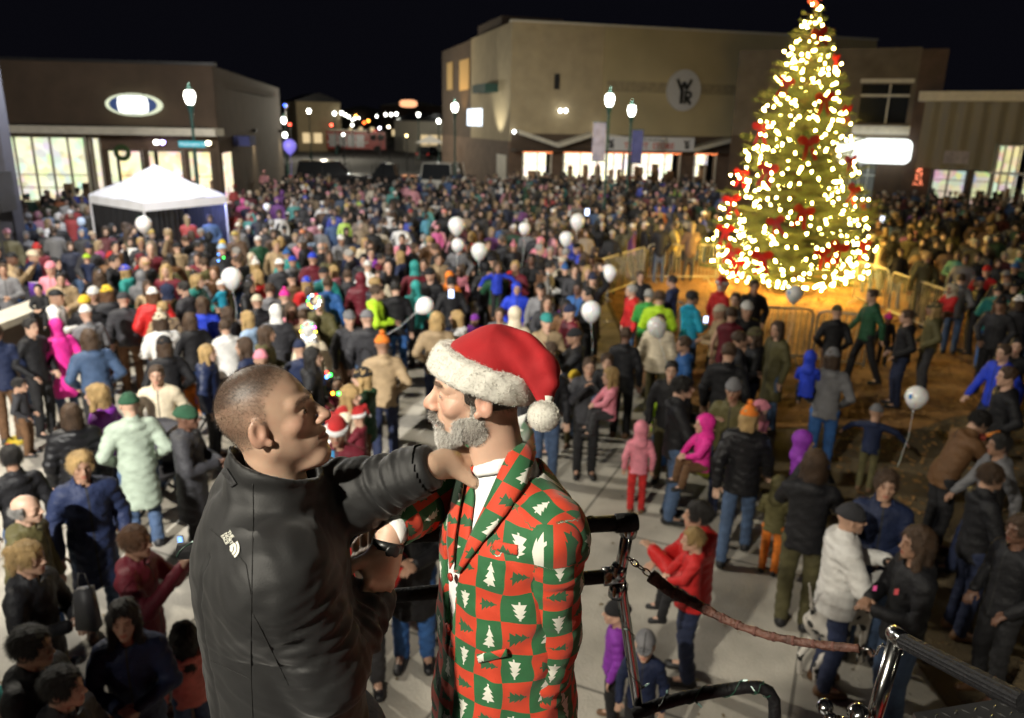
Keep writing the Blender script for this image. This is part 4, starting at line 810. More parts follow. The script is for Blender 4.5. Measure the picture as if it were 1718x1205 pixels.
def top_mesh(kind, kid, lean, h=.014):
    """hair or hat; returns [(name, mesh, colour key)]"""
    k = ('top', kind, kid, lean, h)
    if k in _PC: return _PC[k]
    hf = 1.32 if kid else 1.0; hc = V3(*ADULT['head'])+V3(0, 0, .02 if kid else 0); out = []
    def face(P): return ell(P, (0, .085, -.03), (.063, .075, .105))
    def strands(P): return .0038*np.sin(P[..., 0]*170+P[..., 1]*90+8*np.sin(P[..., 2]*25))+.006*np.sin(P[..., 0]*48+2*np.sin(P[..., 1]*37))*np.sin(P[..., 2]*52+P[..., 1]*31)
    def add(name, fn, m, lo=(-.17, -.24, -.36), hi=(.17, .19, .25)):
        V, F = nets(lambda P: fn(P/hf)*hf, V3(*lo)*hf, V3(*hi)*hf, h)
        if m is HAIR and h < .012:                               # loose strands over the nearer heads
            T3 = np.concatenate([F[:, [0, 1, 2]], F[:, [0, 2, 3]]]); Nn = np.cross(V[T3[:, 1]]-V[T3[:, 0]], V[T3[:, 2]]-V[T3[:, 0]]); Nn /= np.linalg.norm(Nn, axis=1, keepdims=True)+1e-12; rg = np.random.default_rng(5); n = 7000; ix = rg.integers(0, len(T3), n)
            P = V[T3[ix]].mean(1)+rg.normal(0, .003, (n, 3)); D = Nn[ix]*.35+np.array((0, -.25, -.8))+rg.normal(0, .28, (n, 3)); D /= np.linalg.norm(D, axis=1, keepdims=True); s_ = np.cross(D, Nn[ix]); s_ /= np.linalg.norm(s_, axis=1, keepdims=True)+1e-9
            S = np.stack([P-s_*.0011, P+s_*.0011, P+D*rg.uniform(.02, .045, (n, 1))], 1).reshape(-1, 3); V = np.concatenate([V, S]); F = np.concatenate([T3, len(V)-len(S)+np.arange(3*n).reshape(-1, 3)])
        out.append((name, npmesh(name, lean_pts(V+hc, lean), F, m)))
    def short(P): return np.maximum(np.maximum(ss(cran(P, .012), face(P), .01), -.055-P[..., 2]-.5*P[..., 1]), -9)+strands(P)
    def long_(P):
        d = su(cran(P, .015), cone(P, (0, -.045, -.02), (0, -.075, -.24), .088, .062, (1, 1.25, 1)), .03)
        for s in (-1, 1): d = su(d, cone(P, (s*.078, .005, .02), (s*.080, .02, -.20), .028, .03), .02)
        return ss(d, face(P), .012)+strands(P)
    if kind == 'h': add('hair', short, HAIR)
    elif kind == 'H': add('hair', long_, HAIR)
    elif kind == 'T':
        add('hair', lambda P: su(short(P), su(ell(P, (0, -.125, .05), (.03, .03, .03)), cone(P, (0, -.13, .04), (0, -.125, -.20), .034, .014), .03)+strands(P), .015), HAIR)
    elif kind == 'g': add('hair', lambda P: np.maximum(np.maximum(short(P), P[..., 2]-.05-.25*P[..., 1]), P[..., 1]-.012), HAIR)          # bald crown
    elif kind in 'bp':
        add('beanie', lambda P: su(np.maximum(ell(P, (0, -.012, .040), (.088, .108, .105)), .028-P[..., 2]-.18*P[..., 1]), np.maximum(np.abs(P[..., 2]+.18*P[..., 1]-.045)-.020, cran(P, .020)), .006)+.0015*np.sin(np.arctan2(P[..., 0], P[..., 1])*44), KNIT)
        if kind == 'p': V, F = nets(lambda P: (ell(P, (0, -.012, .168), (.034, .034, .030))+.003*np.sin(P[..., 0]*210)*np.sin(P[..., 1]*190))*1., (-.06, -.07, .11), (.06, .05, .23), h); out.append(('pompom', npmesh('pompom', lean_pts(V*hf+hc, lean), F, KNIT)))
    elif kind == 'o':
        add('hood', lambda P: ss(su(ell(P, (0, -.025, .035), (.100, .122, .112)), cone(P, (0, -.03, -.05), (0, -.04, -.17), .085, .11), .04), ell(P, (0, .12, -.01), (.062, .10, .092)), .015), JACKET)
    elif kind == 'F':
        add('fur_hood', lambda P: ss(su(ell(P, (0, -.025, .035), (.105, .125, .112)), cone(P, (0, -.03, -.05), (0, -.04, -.17), .09, .11), .04), ell(P, (0, .12, -.01), (.062, .10, .092)), .015)+strands(P)*2, KNIT)
    elif kind == 'c':
        add('cap', lambda P: su(np.maximum(cran(P, .014), .040-P[..., 2]), np.maximum(np.abs(P[..., 2]-.040+.25*(P[..., 1]-.09))-.004, ell(P, (0, .10, .04), (.07, .075, .5))), .004), JACKET)
    elif kind == 's':
        def red(P):
            d = np.maximum(ell(P, (0, -.015, .05), (.088, .108, .12)), .03-P[..., 2]); d = su(d, cone(P, (0, -.02, .13), (.07, -.09, .15), .05, .035), .03)
            return su(d, cone(P, (.07, -.09, .15), (.11, -.13, .03), .035, .018), .02)
        add('santa_hat', red, KNIT)
        V, F = nets(lambda P: np.minimum(np.maximum(cran(P, .032), np.abs(P[..., 2]+.18*P[..., 1]-.045)-.026), ell(P, (.115, -.135, .0), (.03, .03, .03))), (-.17, -.2, -.07), (.17, .17, .14), h)
        out.append(('fur_trim', npmesh('fur_trim', lean_pts(V*hf+hc, lean), F, KNIT)))
    _PC[k] = out; return out
def pmat(name, rough, bump, bs, var, feat=False, sheen=0., wave=0.):
    m = mat(name, objcol=True, rough=rough, bump=bump, bs=bs, var=var, vs=9, sheen=sheen)
    n = m.node_tree; N = n.nodes; L = n.links; b = N['Principled BSDF']
    if feat:
        a = N.new('ShaderNodeAttribute'); a.attribute_name = 'feat'; mx = N.new('ShaderNodeMix'); mx.data_type = 'RGBA'; mx.blend_type = 'MULTIPLY'; mx.inputs[0].default_value = 1
        s = b.inputs['Base Color'].links[0].from_socket; L.new(s, mx.inputs[6]); L.new(a.outputs['Color'], mx.inputs[7]); L.new(mx.outputs[2], b.inputs['Base Color'])
    return m
SKIN = pmat('skin', .5, .15, 90, .10, feat=True); JACKET = pmat('jacket_cloth', .62, .5, 35, .18); PUFFER = pmat('puffer_nylon', .45, .5, 28, .15)
for m_ in (JACKET, PUFFER):                                      # the zip and its placket down the front
    n_ = m_.node_tree; N_ = n_.nodes; b_ = N_['Principled BSDF']; b_.inputs['Specular IOR Level'].default_value = .3; tc_ = N_.new('ShaderNodeTexCoord'); sx_ = N_.new('ShaderNodeSeparateXYZ'); n_.links.new(tc_.outputs['Object'], sx_.inputs[0])
    def mm_(op, a, v):
        q_ = N_.new('ShaderNodeMath'); q_.operation = op; n_.links.new(a, q_.inputs[0]); q_.inputs[1].default_value = v; return q_.outputs[0]
    z1 = mm_('LESS_THAN', mm_('ABSOLUTE', mm_('SUBTRACT', sx_.outputs[0], 0.), 0.), .0065); z2 = mm_('GREATER_THAN', sx_.outputs[1], .03); mu_ = N_.new('ShaderNodeMath'); mu_.operation = 'MULTIPLY'; n_.links.new(z1, mu_.inputs[0]); n_.links.new(z2, mu_.inputs[1])
    x_ = N_.new('ShaderNodeMix'); x_.data_type = 'RGBA'; n_.links.new(mu_.outputs[0], x_.inputs[0]); n_.links.new(b_.inputs['Base Color'].links[0].from_socket, x_.inputs[6]); x_.inputs[7].default_value = (.02, .02, .02, 1); n_.links.new(x_.outputs[2], b_.inputs['Base Color'])
DENIM = pmat('denim', .8, .6, 40, .25); LEATHER = pmat('shoe_leather', .5, .3, 60, .2); HAIR = pmat('hair_strands', .5, .7, 120, .3); KNIT = pmat('knit', .85, .8, 150, .15, sheen=.0)
PAL = dict(K=(.010, .010, .012), N=(.014, .022, .06), D=(.035, .035, .04), G=(.17, .17, .18), W=(.74, .73, .70), C=(.60, .52, .38), R=(.50, .02, .02), M=(.13, .014, .024),
 O=(.75, .20, .02), Y=(.70, .48, .03), L=(.45, .72, .03), g=(.05, .32, .06), F=(.018, .075, .036), T=(.03, .26, .24), A=(.02, .32, .48), B=(.03, .11, .32), U=(.02, .05, .52),
 P=(.72, .25, .32), H=(.72, .03, .30), V=(.20, .03, .32), n=(.13, .065, .028), t=(.36, .26, .15), S=(.78, .24, .19), E=(.09, .08, .032), J=(.055, .095, .18), I=(.36, .50, .70), e=(.35, .42, .34))
WORD = dict(K='black', N='navy', D='charcoal', G='grey', W='white', C='cream', R='red', M='maroon', O='orange', Y='yellow', L='lime', g='green', F='dark green', T='teal', A='aqua',
 B='blue', U='royal blue', P='pink', H='magenta', V='purple', n='brown', t='tan', S='salmon pink', E='olive', J='denim blue', I='pale blue', e='pale green')
HCOL = dict(b=(.055, .03, .015), k=(.010, .008, .007), y=(.38, .25, .10), g=(.30, .29, .27), n=(.11, .05, .02))
HW = dict(b='brown', k='black', y='blond', g='grey', n='auburn')
SKINS = [(.48, .29, .20), (.55, .35, .25), (.42, .25, .17), (.52, .32, .23), (.30, .17, .11)]
def head_tok(t):
    """'hb' short brown hair, 'Hy' long blond, 'Tk' ponytail, 'bW' white beanie, 'pX','oX','FX','cX','sR' ..."""
    k, c = t[0], t[1]
    if k not in 'hHTg' and c not in PAL: c = 'K'
    col = HCOL.get(c, HCOL['b']) if k in 'hHTg' else PAL[c]
    if k == 'h': w_ = 'short %s hair' % HW[c]
    elif k == 'H': w_ = 'long %s hair' % HW[c]
    elif k == 'T': w_ = '%s ponytail' % HW[c]
    elif k == 'g': w_ = 'balding %s head' % HW[c]
    elif k == 's': w_ = 'red santa hat'; col = PAL['R']
    else: w_ = WORD[c]+' '+dict(b='beanie', p='pompom hat', o='hood', F='fur hood', c='cap')[k]
    return k, col, w_
def make_person(q):
    """q: dict x, y, z, rz, J, hd, pose, typ, kid, pants, label"""
    rr = random.Random(int(q['px']*7+q['py']*13)); kid = q['kid']; sc = .63 if kid else 1.; sc *= rr.uniform(.94, 1.05)
    near = math.hypot(q['x'], q['y']) < 9.5
    me = skin_mesh(q['pose'], kid, near); o = bpy.data.objects.new('person', me); COL.objects.link(o)
    o.location = (q['x'], q['y'], q['z']); o.rotation_euler = (0, 0, q['rz']); wx = rr.uniform(.95, 1.1); o.scale = (sc*wx, sc*wx, sc)
    s = SKINS[rr.randrange(len(SKINS))] if rr.random() < .93 else (.14, .07, .045); o.color = (*s, 1)
    tag(o, q['label'], 'person', 'people in the crowd on the square')
    hh = .017 if near else .024
    def ch(name, m_, c):
        j = rr.uniform(.85, 1.15); p = bpy.data.objects.new(name, m_); COL.objects.link(p); p.parent = o; p.color = (*[min(1, v*j) for v in c], 1); return p
    pj = ch({'l': 'coat', 'v': 'vest'}.get(q['typ'], 'jacket'), jacket_mesh(q['pose'], q['typ'], hh), PAL[q['J']])
    ch('trousers', trouser_mesh(q['pose'], hh), PAL[q['pants']])
    sc_ = PAL['K' if rr.random() < .7 else 'n']
    for i in (0, 1): ch('shoe', shoe_mesh(q['pose'], i), sc_)
    k, col, _ = head_tok(q['hd'])
    for i, (nm, m_) in enumerate(top_mesh(k, kid, skel(q['pose'])[1], .010 if near else .014)):
        ch(nm, m_, PAL['W'] if nm == 'fur_trim' else col)
    if k in 'bp' and rr.random() < .35 and not kid:
        for nm, m_ in top_mesh('H', kid, skel(q['pose'])[1], .014): ch(nm, m_, HCOL[rr.choice('bbny')])
    return o
# the merged far crowd, one object with a colour per vertex
def coarse(pose, kid, kind):
    k = ('co', pose, kid, kind)
    if k in _PC: return _PC[k]
    J, lean = skel(pose); hf = 1.3 if kid else 1.; hc = V3(*ADULT['head']); P_ = []
    def legs(P):
        d = 9.
        for i in (0, 1): d = np.minimum(d, np.minimum(cone(P, J['hip', i], J['knee', i], .09, .07), cone(P, J['knee', i], J['toe', i], .07, .05)))
        return d
    def jk(P):
        d = su(cone(P, (0, 0, 1.31), (0, 0, .88), .17, .17, (1, 1.25, 1)), cone(P, (-.13, 0, 1.37), (.13, 0, 1.37), .085, .085), .05)
        for i in (0, 1): d = np.minimum(d, np.minimum(cone(P, J['sh', i], J['el', i], .075, .06), cone(P, J['el', i], J['wr', i], .06, .045)))
        return d
    def hd(P): return np.minimum(su(ell(P, hc+V3(0, .02, -.02), (.062*hf, .075*hf, .10*hf)), ell(P, hc+V3(0, .10, -.03), (.014, .02, .02)), .02), cone(P, J['wr', 0], J['wr', 0]+V3(0, .03, .03), .035, .03))
    def top(P):
        Q = (P-hc)/hf
        if kind == 'H': return ss(su(cran(Q, .016), cone(Q, (0, -.045, -.02), (0, -.07, -.22), .085, .06), .03), ell(Q, (0, .09, -.03), (.062, .08, .1)), .01)
        if kind == 'h': return ss(np.maximum(cran(Q, .015), -.05-Q[..., 2]), ell(Q, (0, .09, -.03), (.062, .08, .1)), .01)
        if kind == 'o': return ss(ell(Q, (0, -.02, 0), (.105, .12, .14)), ell(Q, (0, .12, -.01), (.06, .1, .09)), .01)
        return np.maximum(ell(Q, (0, -.012, .04), (.09, .108, .108)), .02-Q[..., 2])
    for nm, fn, lo, hi, h in (('t', legs, (-.3, -.4, 0), (.3, .5, 1.05), .055), ('j', jk, (-.5, -.3, .65), (.5, .5, 1.9), .042), ('s', hd, (-.4, -.3, .8), (.4, .5, 1.8), .03), ('h', top, (-.2, -.25, 1.3), (.2, .3, 1.85), .033)):
        V, F = nets(fn, lo, hi, h); P_.append((nm, V, F))
    _PC[k] = P_; return P_
def crowd_mass(L):
    VV = []; FF = []; CC = []; n = 0
    for q in L:
        rr = random.Random(int(q['px']*7+q['py']*13)); k, col, _ = head_tok(q['hd']); kk = k if k in 'Hho' else ('h' if k in 'Tg' else 'b')
        sc = rr.uniform(.6, .75) if q['kid'] else rr.uniform(.90, 1.06); c, s = math.cos(q['rz']), math.sin(q['rz']); Rm = np.array([[c, -s, 0], [s, c, 0], [0, 0, 1]])
        cs = dict(t=PAL[q['pants']], j=PAL[q['J']], s=SKINS[rr.randrange(5)], h=col); pose = q['pose'] if q['pose'] in 'spchyu' else 's'
        for nm, V, F in coarse(pose, q['kid'], kk):
            VV.append((V*sc)@Rm.T+V3(q['x'], q['y'], q['z'])); FF.append(F+n); n += len(V); cc_ = np.array(cs[nm]); cc_ = cc_*.72+.28*cc_.mean(); CC.append(np.tile(cc_*rr.uniform(.7, 1.1), (len(V), 1)))
    m = mat('crowd_cloth', rough=.7, bump=.4, bs=30); nn = m.node_tree; a = nn.nodes.new('ShaderNodeAttribute'); a.attribute_name = 'tint'
    nn.links.new(a.outputs['Color'], nn.nodes['Principled BSDF'].inputs['Base Color'])
    me = npmesh('crowd', np.concatenate(VV), np.concatenate(FF), m); vcol(me, 'tint', np.concatenate(CC))
    o = bpy.data.objects.new('crowd', me); link(o)
    tag(o, 'dense far crowd of spectators in winter coats reaching back to the stores', 'crowd', kind='stuff')
# ================================================================== THE CROWD
# one line per person seen in the photo: photo x, y of the head, coat colour, head code, then facing (f camera, b away, l, r),
# @pose, typ: pf puffer, lc long coat, vs vest, kid, tX trousers, zN height of what carries them
CR = """
4 374 n hb f|21 372 R oR f kid z.6|50 372 D bG b|98 332 O hg f|81 353 I bC f|80 372 W Hy r pf|100 366 W oW r|131 326 U ck b|75 304 M hk b lc|152 301 K hk l
147 355 G Hy f|163 358 K hy f|117 364 R bW f|136 372 B oI l|153 388 E bt r|182 352 t hb f|194 345 n hb f|203 354 G bT f|221 352 n bt f|215 368 K hg r|237 350 W oW b|267 366 B hy r|288 369 D hb f
178 394 M Hb f|164 404 H Hy r|192 411 n hk f|218 404 W hb f|234 427 R oM l kid z.5|253 424 M gb f|244 444 K gy l|213 448 T bU l|145 428 N bL b kid z.5|87 455 P bP f|63 476 K hk f kid z.6|5 453 G hb f|276 440 E hb b|225 390 K hb f|236 410 D hy f
314 370 R Hy b|305 353 N bW f|352 368 B hb f|375 352 N sR f|389 357 R hb f|403 371 D hy f|422 352 R oR f|433 362 D hk f|450 356 K Hb f|407 337 H oH b|465 338 V oV f|468 364 W hb f|482 355 N bW f|496 353 G gb f|503 367 K hk f|513 338 N bU f
541 345 W bW f|525 366 P bP f|537 377 G FW b|559 374 B bG f|578 374 L hb f kid z.6|586 345 K bk f|567 348 t Hy b|400 381 G bC b|373 406 K bY b|394 397 n bY b|433 401 F bW b|459 391 n Hb f|507 387 K bO b|520 399 I Hb l|572 399 G bW f|595 392 N hb f
525 441 M bU b|491 434 G bU b|470 446 D bW b|429 448 K pW b|422 427 K oC f|399 434 K hb l|373 423 D bI b|342 442 E hb l @h|331 427 M hb f|312 402 K hb l|337 393 K hg f|434 470 R Hy l|370 470 A bW l kid z.5|551 423 E Hb f|586 428 K hg l|544 457 B bE b|560 447 P Hy l|398 293 L oL b|394 317 R sR f|443 290 P bP f|485 315 t Hb f|499 322 W hb f
619 301 S hb l|635 299 W hb f|647 303 K hb f|666 306 K hb f|686 299 K hb f|693 318 P Hy f|658 322 T oT b|635 320 G hb f|715 327 K hb f|729 322 D hb f|750 331 G bP f|776 301 U hb f|769 289 N bW f|794 310 D hb f|816 301 U bW r|848 303 K hb f
603 350 K bL b|651 357 W bW b|715 360 A hb b kid z.7|745 363 K bS b|733 384 H bP f kid z.6|792 353 K bn f|799 383 K hb f|825 392 V Hy f|862 388 F bW b|886 392 G hb f|731 421 K hb l|694 417 K hb r|672 433 N Hy l|651 448 K gb f|617 446 W bW b|696 455 M oT b|722 465 K bk f|754 460 O oO b|775 446 P Hb l|834 446 U Hb f @a kid z.78|862 441 R hb f kid z.4|612 402 C Hy f|623 423 V hb f|675 406 P hb f|792 402 R Hy b|851 329 P Hb f|886 346 Y hb f|813 332 B hb f|808 348 D hb f
931 313 K hb f|958 308 n hb f|970 304 O hb f|984 315 K hb f|1022 304 T hb f|1038 318 G hb f|1075 304 D bW f|1101 301 K hk b|1117 304 V hb f|1132 303 M hb f|1115 320 I bW b|1134 316 L bP b|1151 296 N hb f|1151 316 G hg f|1085 322 T hb b
910 341 E Hy f|933 337 K bG f|965 339 P Hb f|994 339 P bP f|1019 341 n hb f|1045 336 K hb f|1075 345 K hb f|1092 341 M Hb f|1171 336 D bP f|1150 350 E bY f|1125 350 G bG f|1106 353 O hb f|910 357 C hb f|928 360 t bW f|949 356 K hb f|987 362 K hb f|1000 351 B hb f|1038 360 K be f|1008 372 K bC r|1041 381 K hb l|1057 382 V bW r|1083 380 K bC l|1110 387 K hb f @p|1132 378 Y hb l|1160 398 n Hy b|984 387 t hb f|1027 396 K pC f @c|930 378 D Hy f|928 396 P hb l
905 423 D hg r|923 420 D hg f|944 436 C bC b|921 450 W hk r|980 434 K Hb l|984 457 K Hy f|1005 448 K hb l|965 452 D hb f
1500 344 K hb b|1499 362 U hb b|1537 350 V bW f|1556 354 D bN f|1576 345 P bP f|1599 352 B hb f|1618 347 T hb f|1675 350 W bP b|1671 328 H hb f|1646 327 K hb f|1551 335 N hb f|1567 384 t bC b|1626 397 D hb f|1672 396 N bG b|1482 402 t hb r|1512 416 K hb f|1547 414 n hb b|1571 406 K hb f|1593 416 n bt b|1556 438 E hy b|1582 402 K hb f|1608 424 T Hb f|1640 431 K hb f|1676 434 D hb f|1712 419 C bC f|1656 452 R bR f|1688 464 K bG b|1619 440 G hb f|1681 367 M hb f|1526 392 V Hb f
98 504 W ck r|112 494 R hk f kid|140 502 K bY f|160 490 K bW f|178 495 D bY b|203 499 D bD b|145 530 G bW b|93 540 H oH b lc|51 552 K hk r|47 598 N hy l kid|152 575 J Hb b|257 500 R bW b pf|272 540 W pC b|281 578 K bK b|262 620 C hb f|279 480 n FN l|165 660 V Hy l @p|119 690 K Hb b pf|218 684 e bF b lc|136 785 N hy f lc @s|38 840 E gg r|310 697 D bF r lc|-8 560 N hb b|30 640 D hk r kid
310 487 D hk l|454 488 G hb b|476 493 K pH b|340 513 U Hb b|382 519 K Hb l|386 540 W hb b vs|422 533 I Hy l|450 530 D oW b pf|345 583 N Hy r pf|412 583 N Hb l|317 534 K Hb b|438 603 D bP b|503 580 N bN b|523 606 K Hk r|519 556 C FW b|520 497 G hb b|550 482 B hb b|515 476 R bU b|566 640 M gk f kid|305 632 O Hn f kid|595 535 D bG f
607 538 D bG b|635 496 L hb r|660 492 K hk b|698 476 T oT b|642 588 t pO b|610 628 F bK l|586 652 C Hy r|601 690 M sR l kid z.3|574 690 W sR l kid z.3|566 720 M sR f|757 480 K hk b|768 527 W Hy l|733 542 t Hy b|839 518 G hb f|864 537 C oC b|797 530 V bV f kid|598 862 R hb f|690 830 K Hb f lc
970 484 B hk f @c|988 496 D hk l|917 543 t bT f|965 562 K bK l @h|989 606 D hb f @h|1019 599 K hb f kid z.7|1026 624 P Hy l kid z.75|952 632 G bY f kid|919 613 K hb f|1061 480 R hg l|1089 492 g hg b|1106 508 L hb b|1075 457 K hb f|1129 467 N hk l|1160 505 A hk r|1108 536 C hb b pf|1127 612 K hk f|938 575 K hb l|1050 560 K hb b
1210 482 R sR r|1265 483 K hk f lc @p|1234 505 K hk f|1248 526 K bW f|1213 521 t bC l|1227 534 M hb b vs|1267 563 K bE l|1306 554 E Hb l lc|1360 596 U oU b kid z.62|1396 606 G bG b @p|1405 520 K bE b|1464 500 F hb l @w|1492 526 K pH f kid|1524 528 K hb l|1569 515 E bE l|1598 482 R FC l kid z.6|1641 468 K cN l|1617 468 G hb b|1675 487 T hk b|1686 588 U hb l @w|1707 572 K hk f|1240 570 D hb r
1470 693 N bG b kid @a|1604 694 n hk r @d|1682 733 G hk l @w|1485 823 N hb f|1078 722 P oP b kid tR|1139 658 K hk r @y tJ|1184 700 H oH l kid z.62 @q|1116 664 L Hb f kid|1256 703 K pO b pf @w tJ|1276 688 P bP l kid z.5|1348 735 V oV r kid z.55|1366 788 K Hb b @h|1308 806 E oE b kid tO|1176 852 R hk l @y pf tN|1167 888 R hy l kid z.55 @q|1425 866 W bD r @y pf tN|1540 922 K Hb l @c tJ|1077 1064 N cG f kid|1044 1022 V bK l kid|1230 660 E bG f|1195 640 K hb l kid|1222 600 K hb b|1150 570 B hb l|1716 880 K hb l
44 936 K Ty r|40 1088 K hk r|76 1118 D hk r|206 1022 N Hk f @c|224 906 M hn r @h|308 1064 S Hk b kid|28 1192 T bT b kid|18 760 K hk b|1690 640 K hb l|1660 800 K hb r
"""
def parse(t):
    k = t.split(); q = dict(px=float(k[0]), py=float(k[1]), J=k[2], hd=k[3], face='f', pose=None, typ='j', kid=False, pants=None, zb=0., hand=True)
    for s in k[4:]:
        if s in 'fblr' and len(s) == 1: q['face'] = s
        elif s[0] == '@': q['pose'] = s[1]
        elif s == 'kid': q['kid'] = True
        elif s in ('pf', 'lc', 'vs'): q['typ'] = {'pf': 'f', 'lc': 'l', 'vs': 'v'}[s]
        elif s[0] == 't': q['pants'] = s[1]
        elif s[0] == 'z': q['zb'] = float(s[1:])
    return q
PP = [parse(t) for ln in CR.strip().splitlines() for t in ln.split('|')]
rp = random.Random(42)
for q in PP:
    if q['zb'] and not q['pose']: q['pose'] = 'q'
    hz = (1.615*(.63 if q['kid'] else 1))+(.06 if q['kid'] else 0)+q['zb']; P = Z(q['px'], q['py'], hz); q['x'], q['y'] = P[0], P[1]; q['z'] = q['zb']
    if 1085 < q['px'] < 1212 and 350 < q['py'] < 404: k_ = max(1, 23.1/q['y']); q['x'] *= k_; q['y'] *= k_
    if q['pose'] is None: q['pose'] = rp.choice('spccps' if not q['kid'] else 'sspc')
    if q['pose'] == 'q': q['z'] = q['zb']
def inside(x, y, poly):
    c = False; n = len(poly)
    for i in range(n):
        x0, y0 = poly[i]; x1, y1 = poly[i-1]
        if (y0 > y) != (y1 > y) and x < (x1-x0)*(y-y0)/(y1-y0)+x0: c = not c
    return c
def px_of(x, y, z):
    v = V3(x, y, z)-_C; d = v@_F; return 859+FPX*(v@_R)/d, 602.5-FPX*(v@_U)/d
REG = [[(-60, 330), (60, 300), (150, 318), (350, 300), (500, 292), (600, 300), (760, 298), (860, 292), (1200, 302), (1215, 330), (1195, 400), (1090, 402), (1005, 430), (1000, 490), (960, 540), (905, 540), (800, 480), (740, 470), (690, 440), (640, 470), (600, 520), (540, 560), (330, 560), (250, 500), (100, 470), (-60, 440)],
       [(1470, 322), (1718, 322), (1800, 330), (1800, 520), (1640, 520), (1600, 478), (1500, 445), (1460, 425)]]
grid = {}
def near(x, y, r):
    i, j = int(x//1), int(y//1)
    for a in (-1, 0, 1):
        for b_ in (-1, 0, 1):
            for (u, v) in grid.get((i+a, j+b_), ()):
                if (u-x)**2+(v-y)**2 < r*r: return True
    return False
def put(x, y): grid.setdefault((int(x//1), int(y//1)), []).append((x, y))
BLK = [(-10.8, 23.8, 2.3), (-8.8, 13.2, .5)]
for q in PP: put(q['x'], q['y'])
y = 9.
while y < 56:
    x = -24.
    while x < 34:
        X = x+rp.uniform(-.3, .3); Yy = y+rp.uniform(-.3, .3); px, py = px_of(X, Yy, 1.62)
        lim = 49.5+(X*.22) if X > -3 else 60
        if X < -11.5 and Yy > 30.5: lim = 0
        if 1000 < px < 1210 and py > np.interp(px, [1000, 1083, 1210], [436, 414, 408])-34: blk_ = True
        elif 1425 < px < 1640 and py > np.interp(px, [1425, 1493, 1594, 1640], [434, 453, 489, 500])-46: blk_ = True
        else: blk_ = False
        if blk_ or (Yy < 40 and math.sin(X*1.7+1.3*math.sin(Yy*.9))+math.sin(Yy*1.3+X*.6) < -1.05): lim = 0
        if Yy < lim and any(inside(px, py, g) for g in REG) and not near(X, Yy, .46) and not any(math.hypot(X-a, Yy-b_) < r_ for a, b_, r_ in BLK) and not (X > -6 and X < -1.5 and Yy > 52):
            dark = px > 1440
            J = rp.choice('KKKKKKKKKKNNNNNDDDDDGGEEEnnnFMMBJttCWRUVPT' if not dark else 'KKKKNNNDDDEEnnGFMBt'); hd = rp.choice(['hb', 'hb', 'hk', 'Hb', 'Hb', 'Hy', 'hy', 'hg', 'Hk', 'b'+rp.choice('KKNDGWWCRUPMTY'), 'b'+rp.choice('KNDGWC'), 'p'+rp.choice('WPRGBK'), 'o'+J, 'gg', 'cK'])
            put(X, Yy); PP.append(dict(px=px, py=py, J=J, hd=hd, face=rp.choice('ffffbbrl'), pose=rp.choice('ssppccchyu' if rp.random() < .5 else 'spc'), typ=rp.choice('jjjffl'), kid=False, pants=None, zb=0, z=0, x=X, y=Yy, hand=False))
            if rp.random() < .13:
                PP[-1]['kid'] = True
        x += .57
    y += .57
FA = dict(f='facing the camera', b='seen from behind', l='looking left', r='looking right')
for q in PP:
    to = {'f': V3(-q['x'], -q['y'], 0), 'b': V3(q['x'], q['y'], 0), 'l': V3(-1, 0, 0), 'r': V3(1, 0, 0)}[q['face']]; q['rz'] = math.atan2(-to[0], to[1])+rp.uniform(-.4, .4)*(.5 if q['y'] < 10 else 1)
    if q['pants'] is None: q['pants'] = rp.choice('KKNDJJBnE')
    q['d'] = math.hypot(q['x'], q['y'])
# nobody stands inside anybody
for it in range(3):
    S_ = sorted([q for q in PP if q['zb'] == 0], key=lambda q: q['y'])
    for i, a in enumerate(S_):
        for b_ in S_[i+1:i+40]:
            if b_['y']-a['y'] > .45: break
            dx, dy = b_['x']-a['x'], b_['y']-a['y']; dd = math.hypot(dx, dy)
            if dd < .42: k = (.42-dd)/2/max(dd, .05); a['x'] -= dx*k; a['y'] -= dy*k; b_['x'] += dx*k; b_['y'] += dy*k
PP.sort(key=lambda q: q['d'])
vis = [q for q in PP if -40 < q['px'] < 1760]
ind = vis[:300]; rest = vis[300:]
print('LOG','people', len(PP), 'individual', len(ind), 'to', ind[-1]['d'], 'mass', len(rest))
MARK = [(265, 300, 'the white canopy tent'), (20, 300, 'the grey pillar'), (45, 520, 'the low brown wall'), (389, 466, 'the largest white balloon'), (766, 378, 'the upper white balloon'), (804, 423, 'the wide white balloon'),
        (713, 514, 'the tilted white balloon'), (969, 371, 'the tall white balloon'), (950, 400, 'the lower white balloon'), (1021, 460, 'the balloon near the fence'), (992, 524, 'the balloon over the path'), (1102, 549, 'the balloon on the cream coat'),
        (1333, 495, 'the balloon before the tree'), (1537, 668, 'the balloon with blue print'), (525, 505, 'the coloured light headband'), (1320, 480, 'the lit tree'), (1150, 430, 'the left steel barrier'), (1545, 480, 'the slanting barrier'),
        (440, 700, 'the shaven headed man'), (840, 640, 'the santa hat man'), (1050, 930, 'the chrome rail post'), (1260, 1040, 'the red padded chain'), (1300, 600, 'the mulch bed'), (1620, 300, 'the low store'), (1060, 300, 'the street lamps'), (250, 830, 'the stroller wheel'), (1010, 330, 'the thrift store windows'), (600, 300, 'the parked cars'), (1400, 1080, 'the spotted dog')]
used = set(); NC = {}
def rel(q, m):
    dx, dy = q['px']-m[0], q['py']-m[1]
    if abs(dx) > abs(dy)*1.2: return 'right of ' if dx > 0 else 'left of '
    return 'in front of ' if dy > 0 else 'beyond '
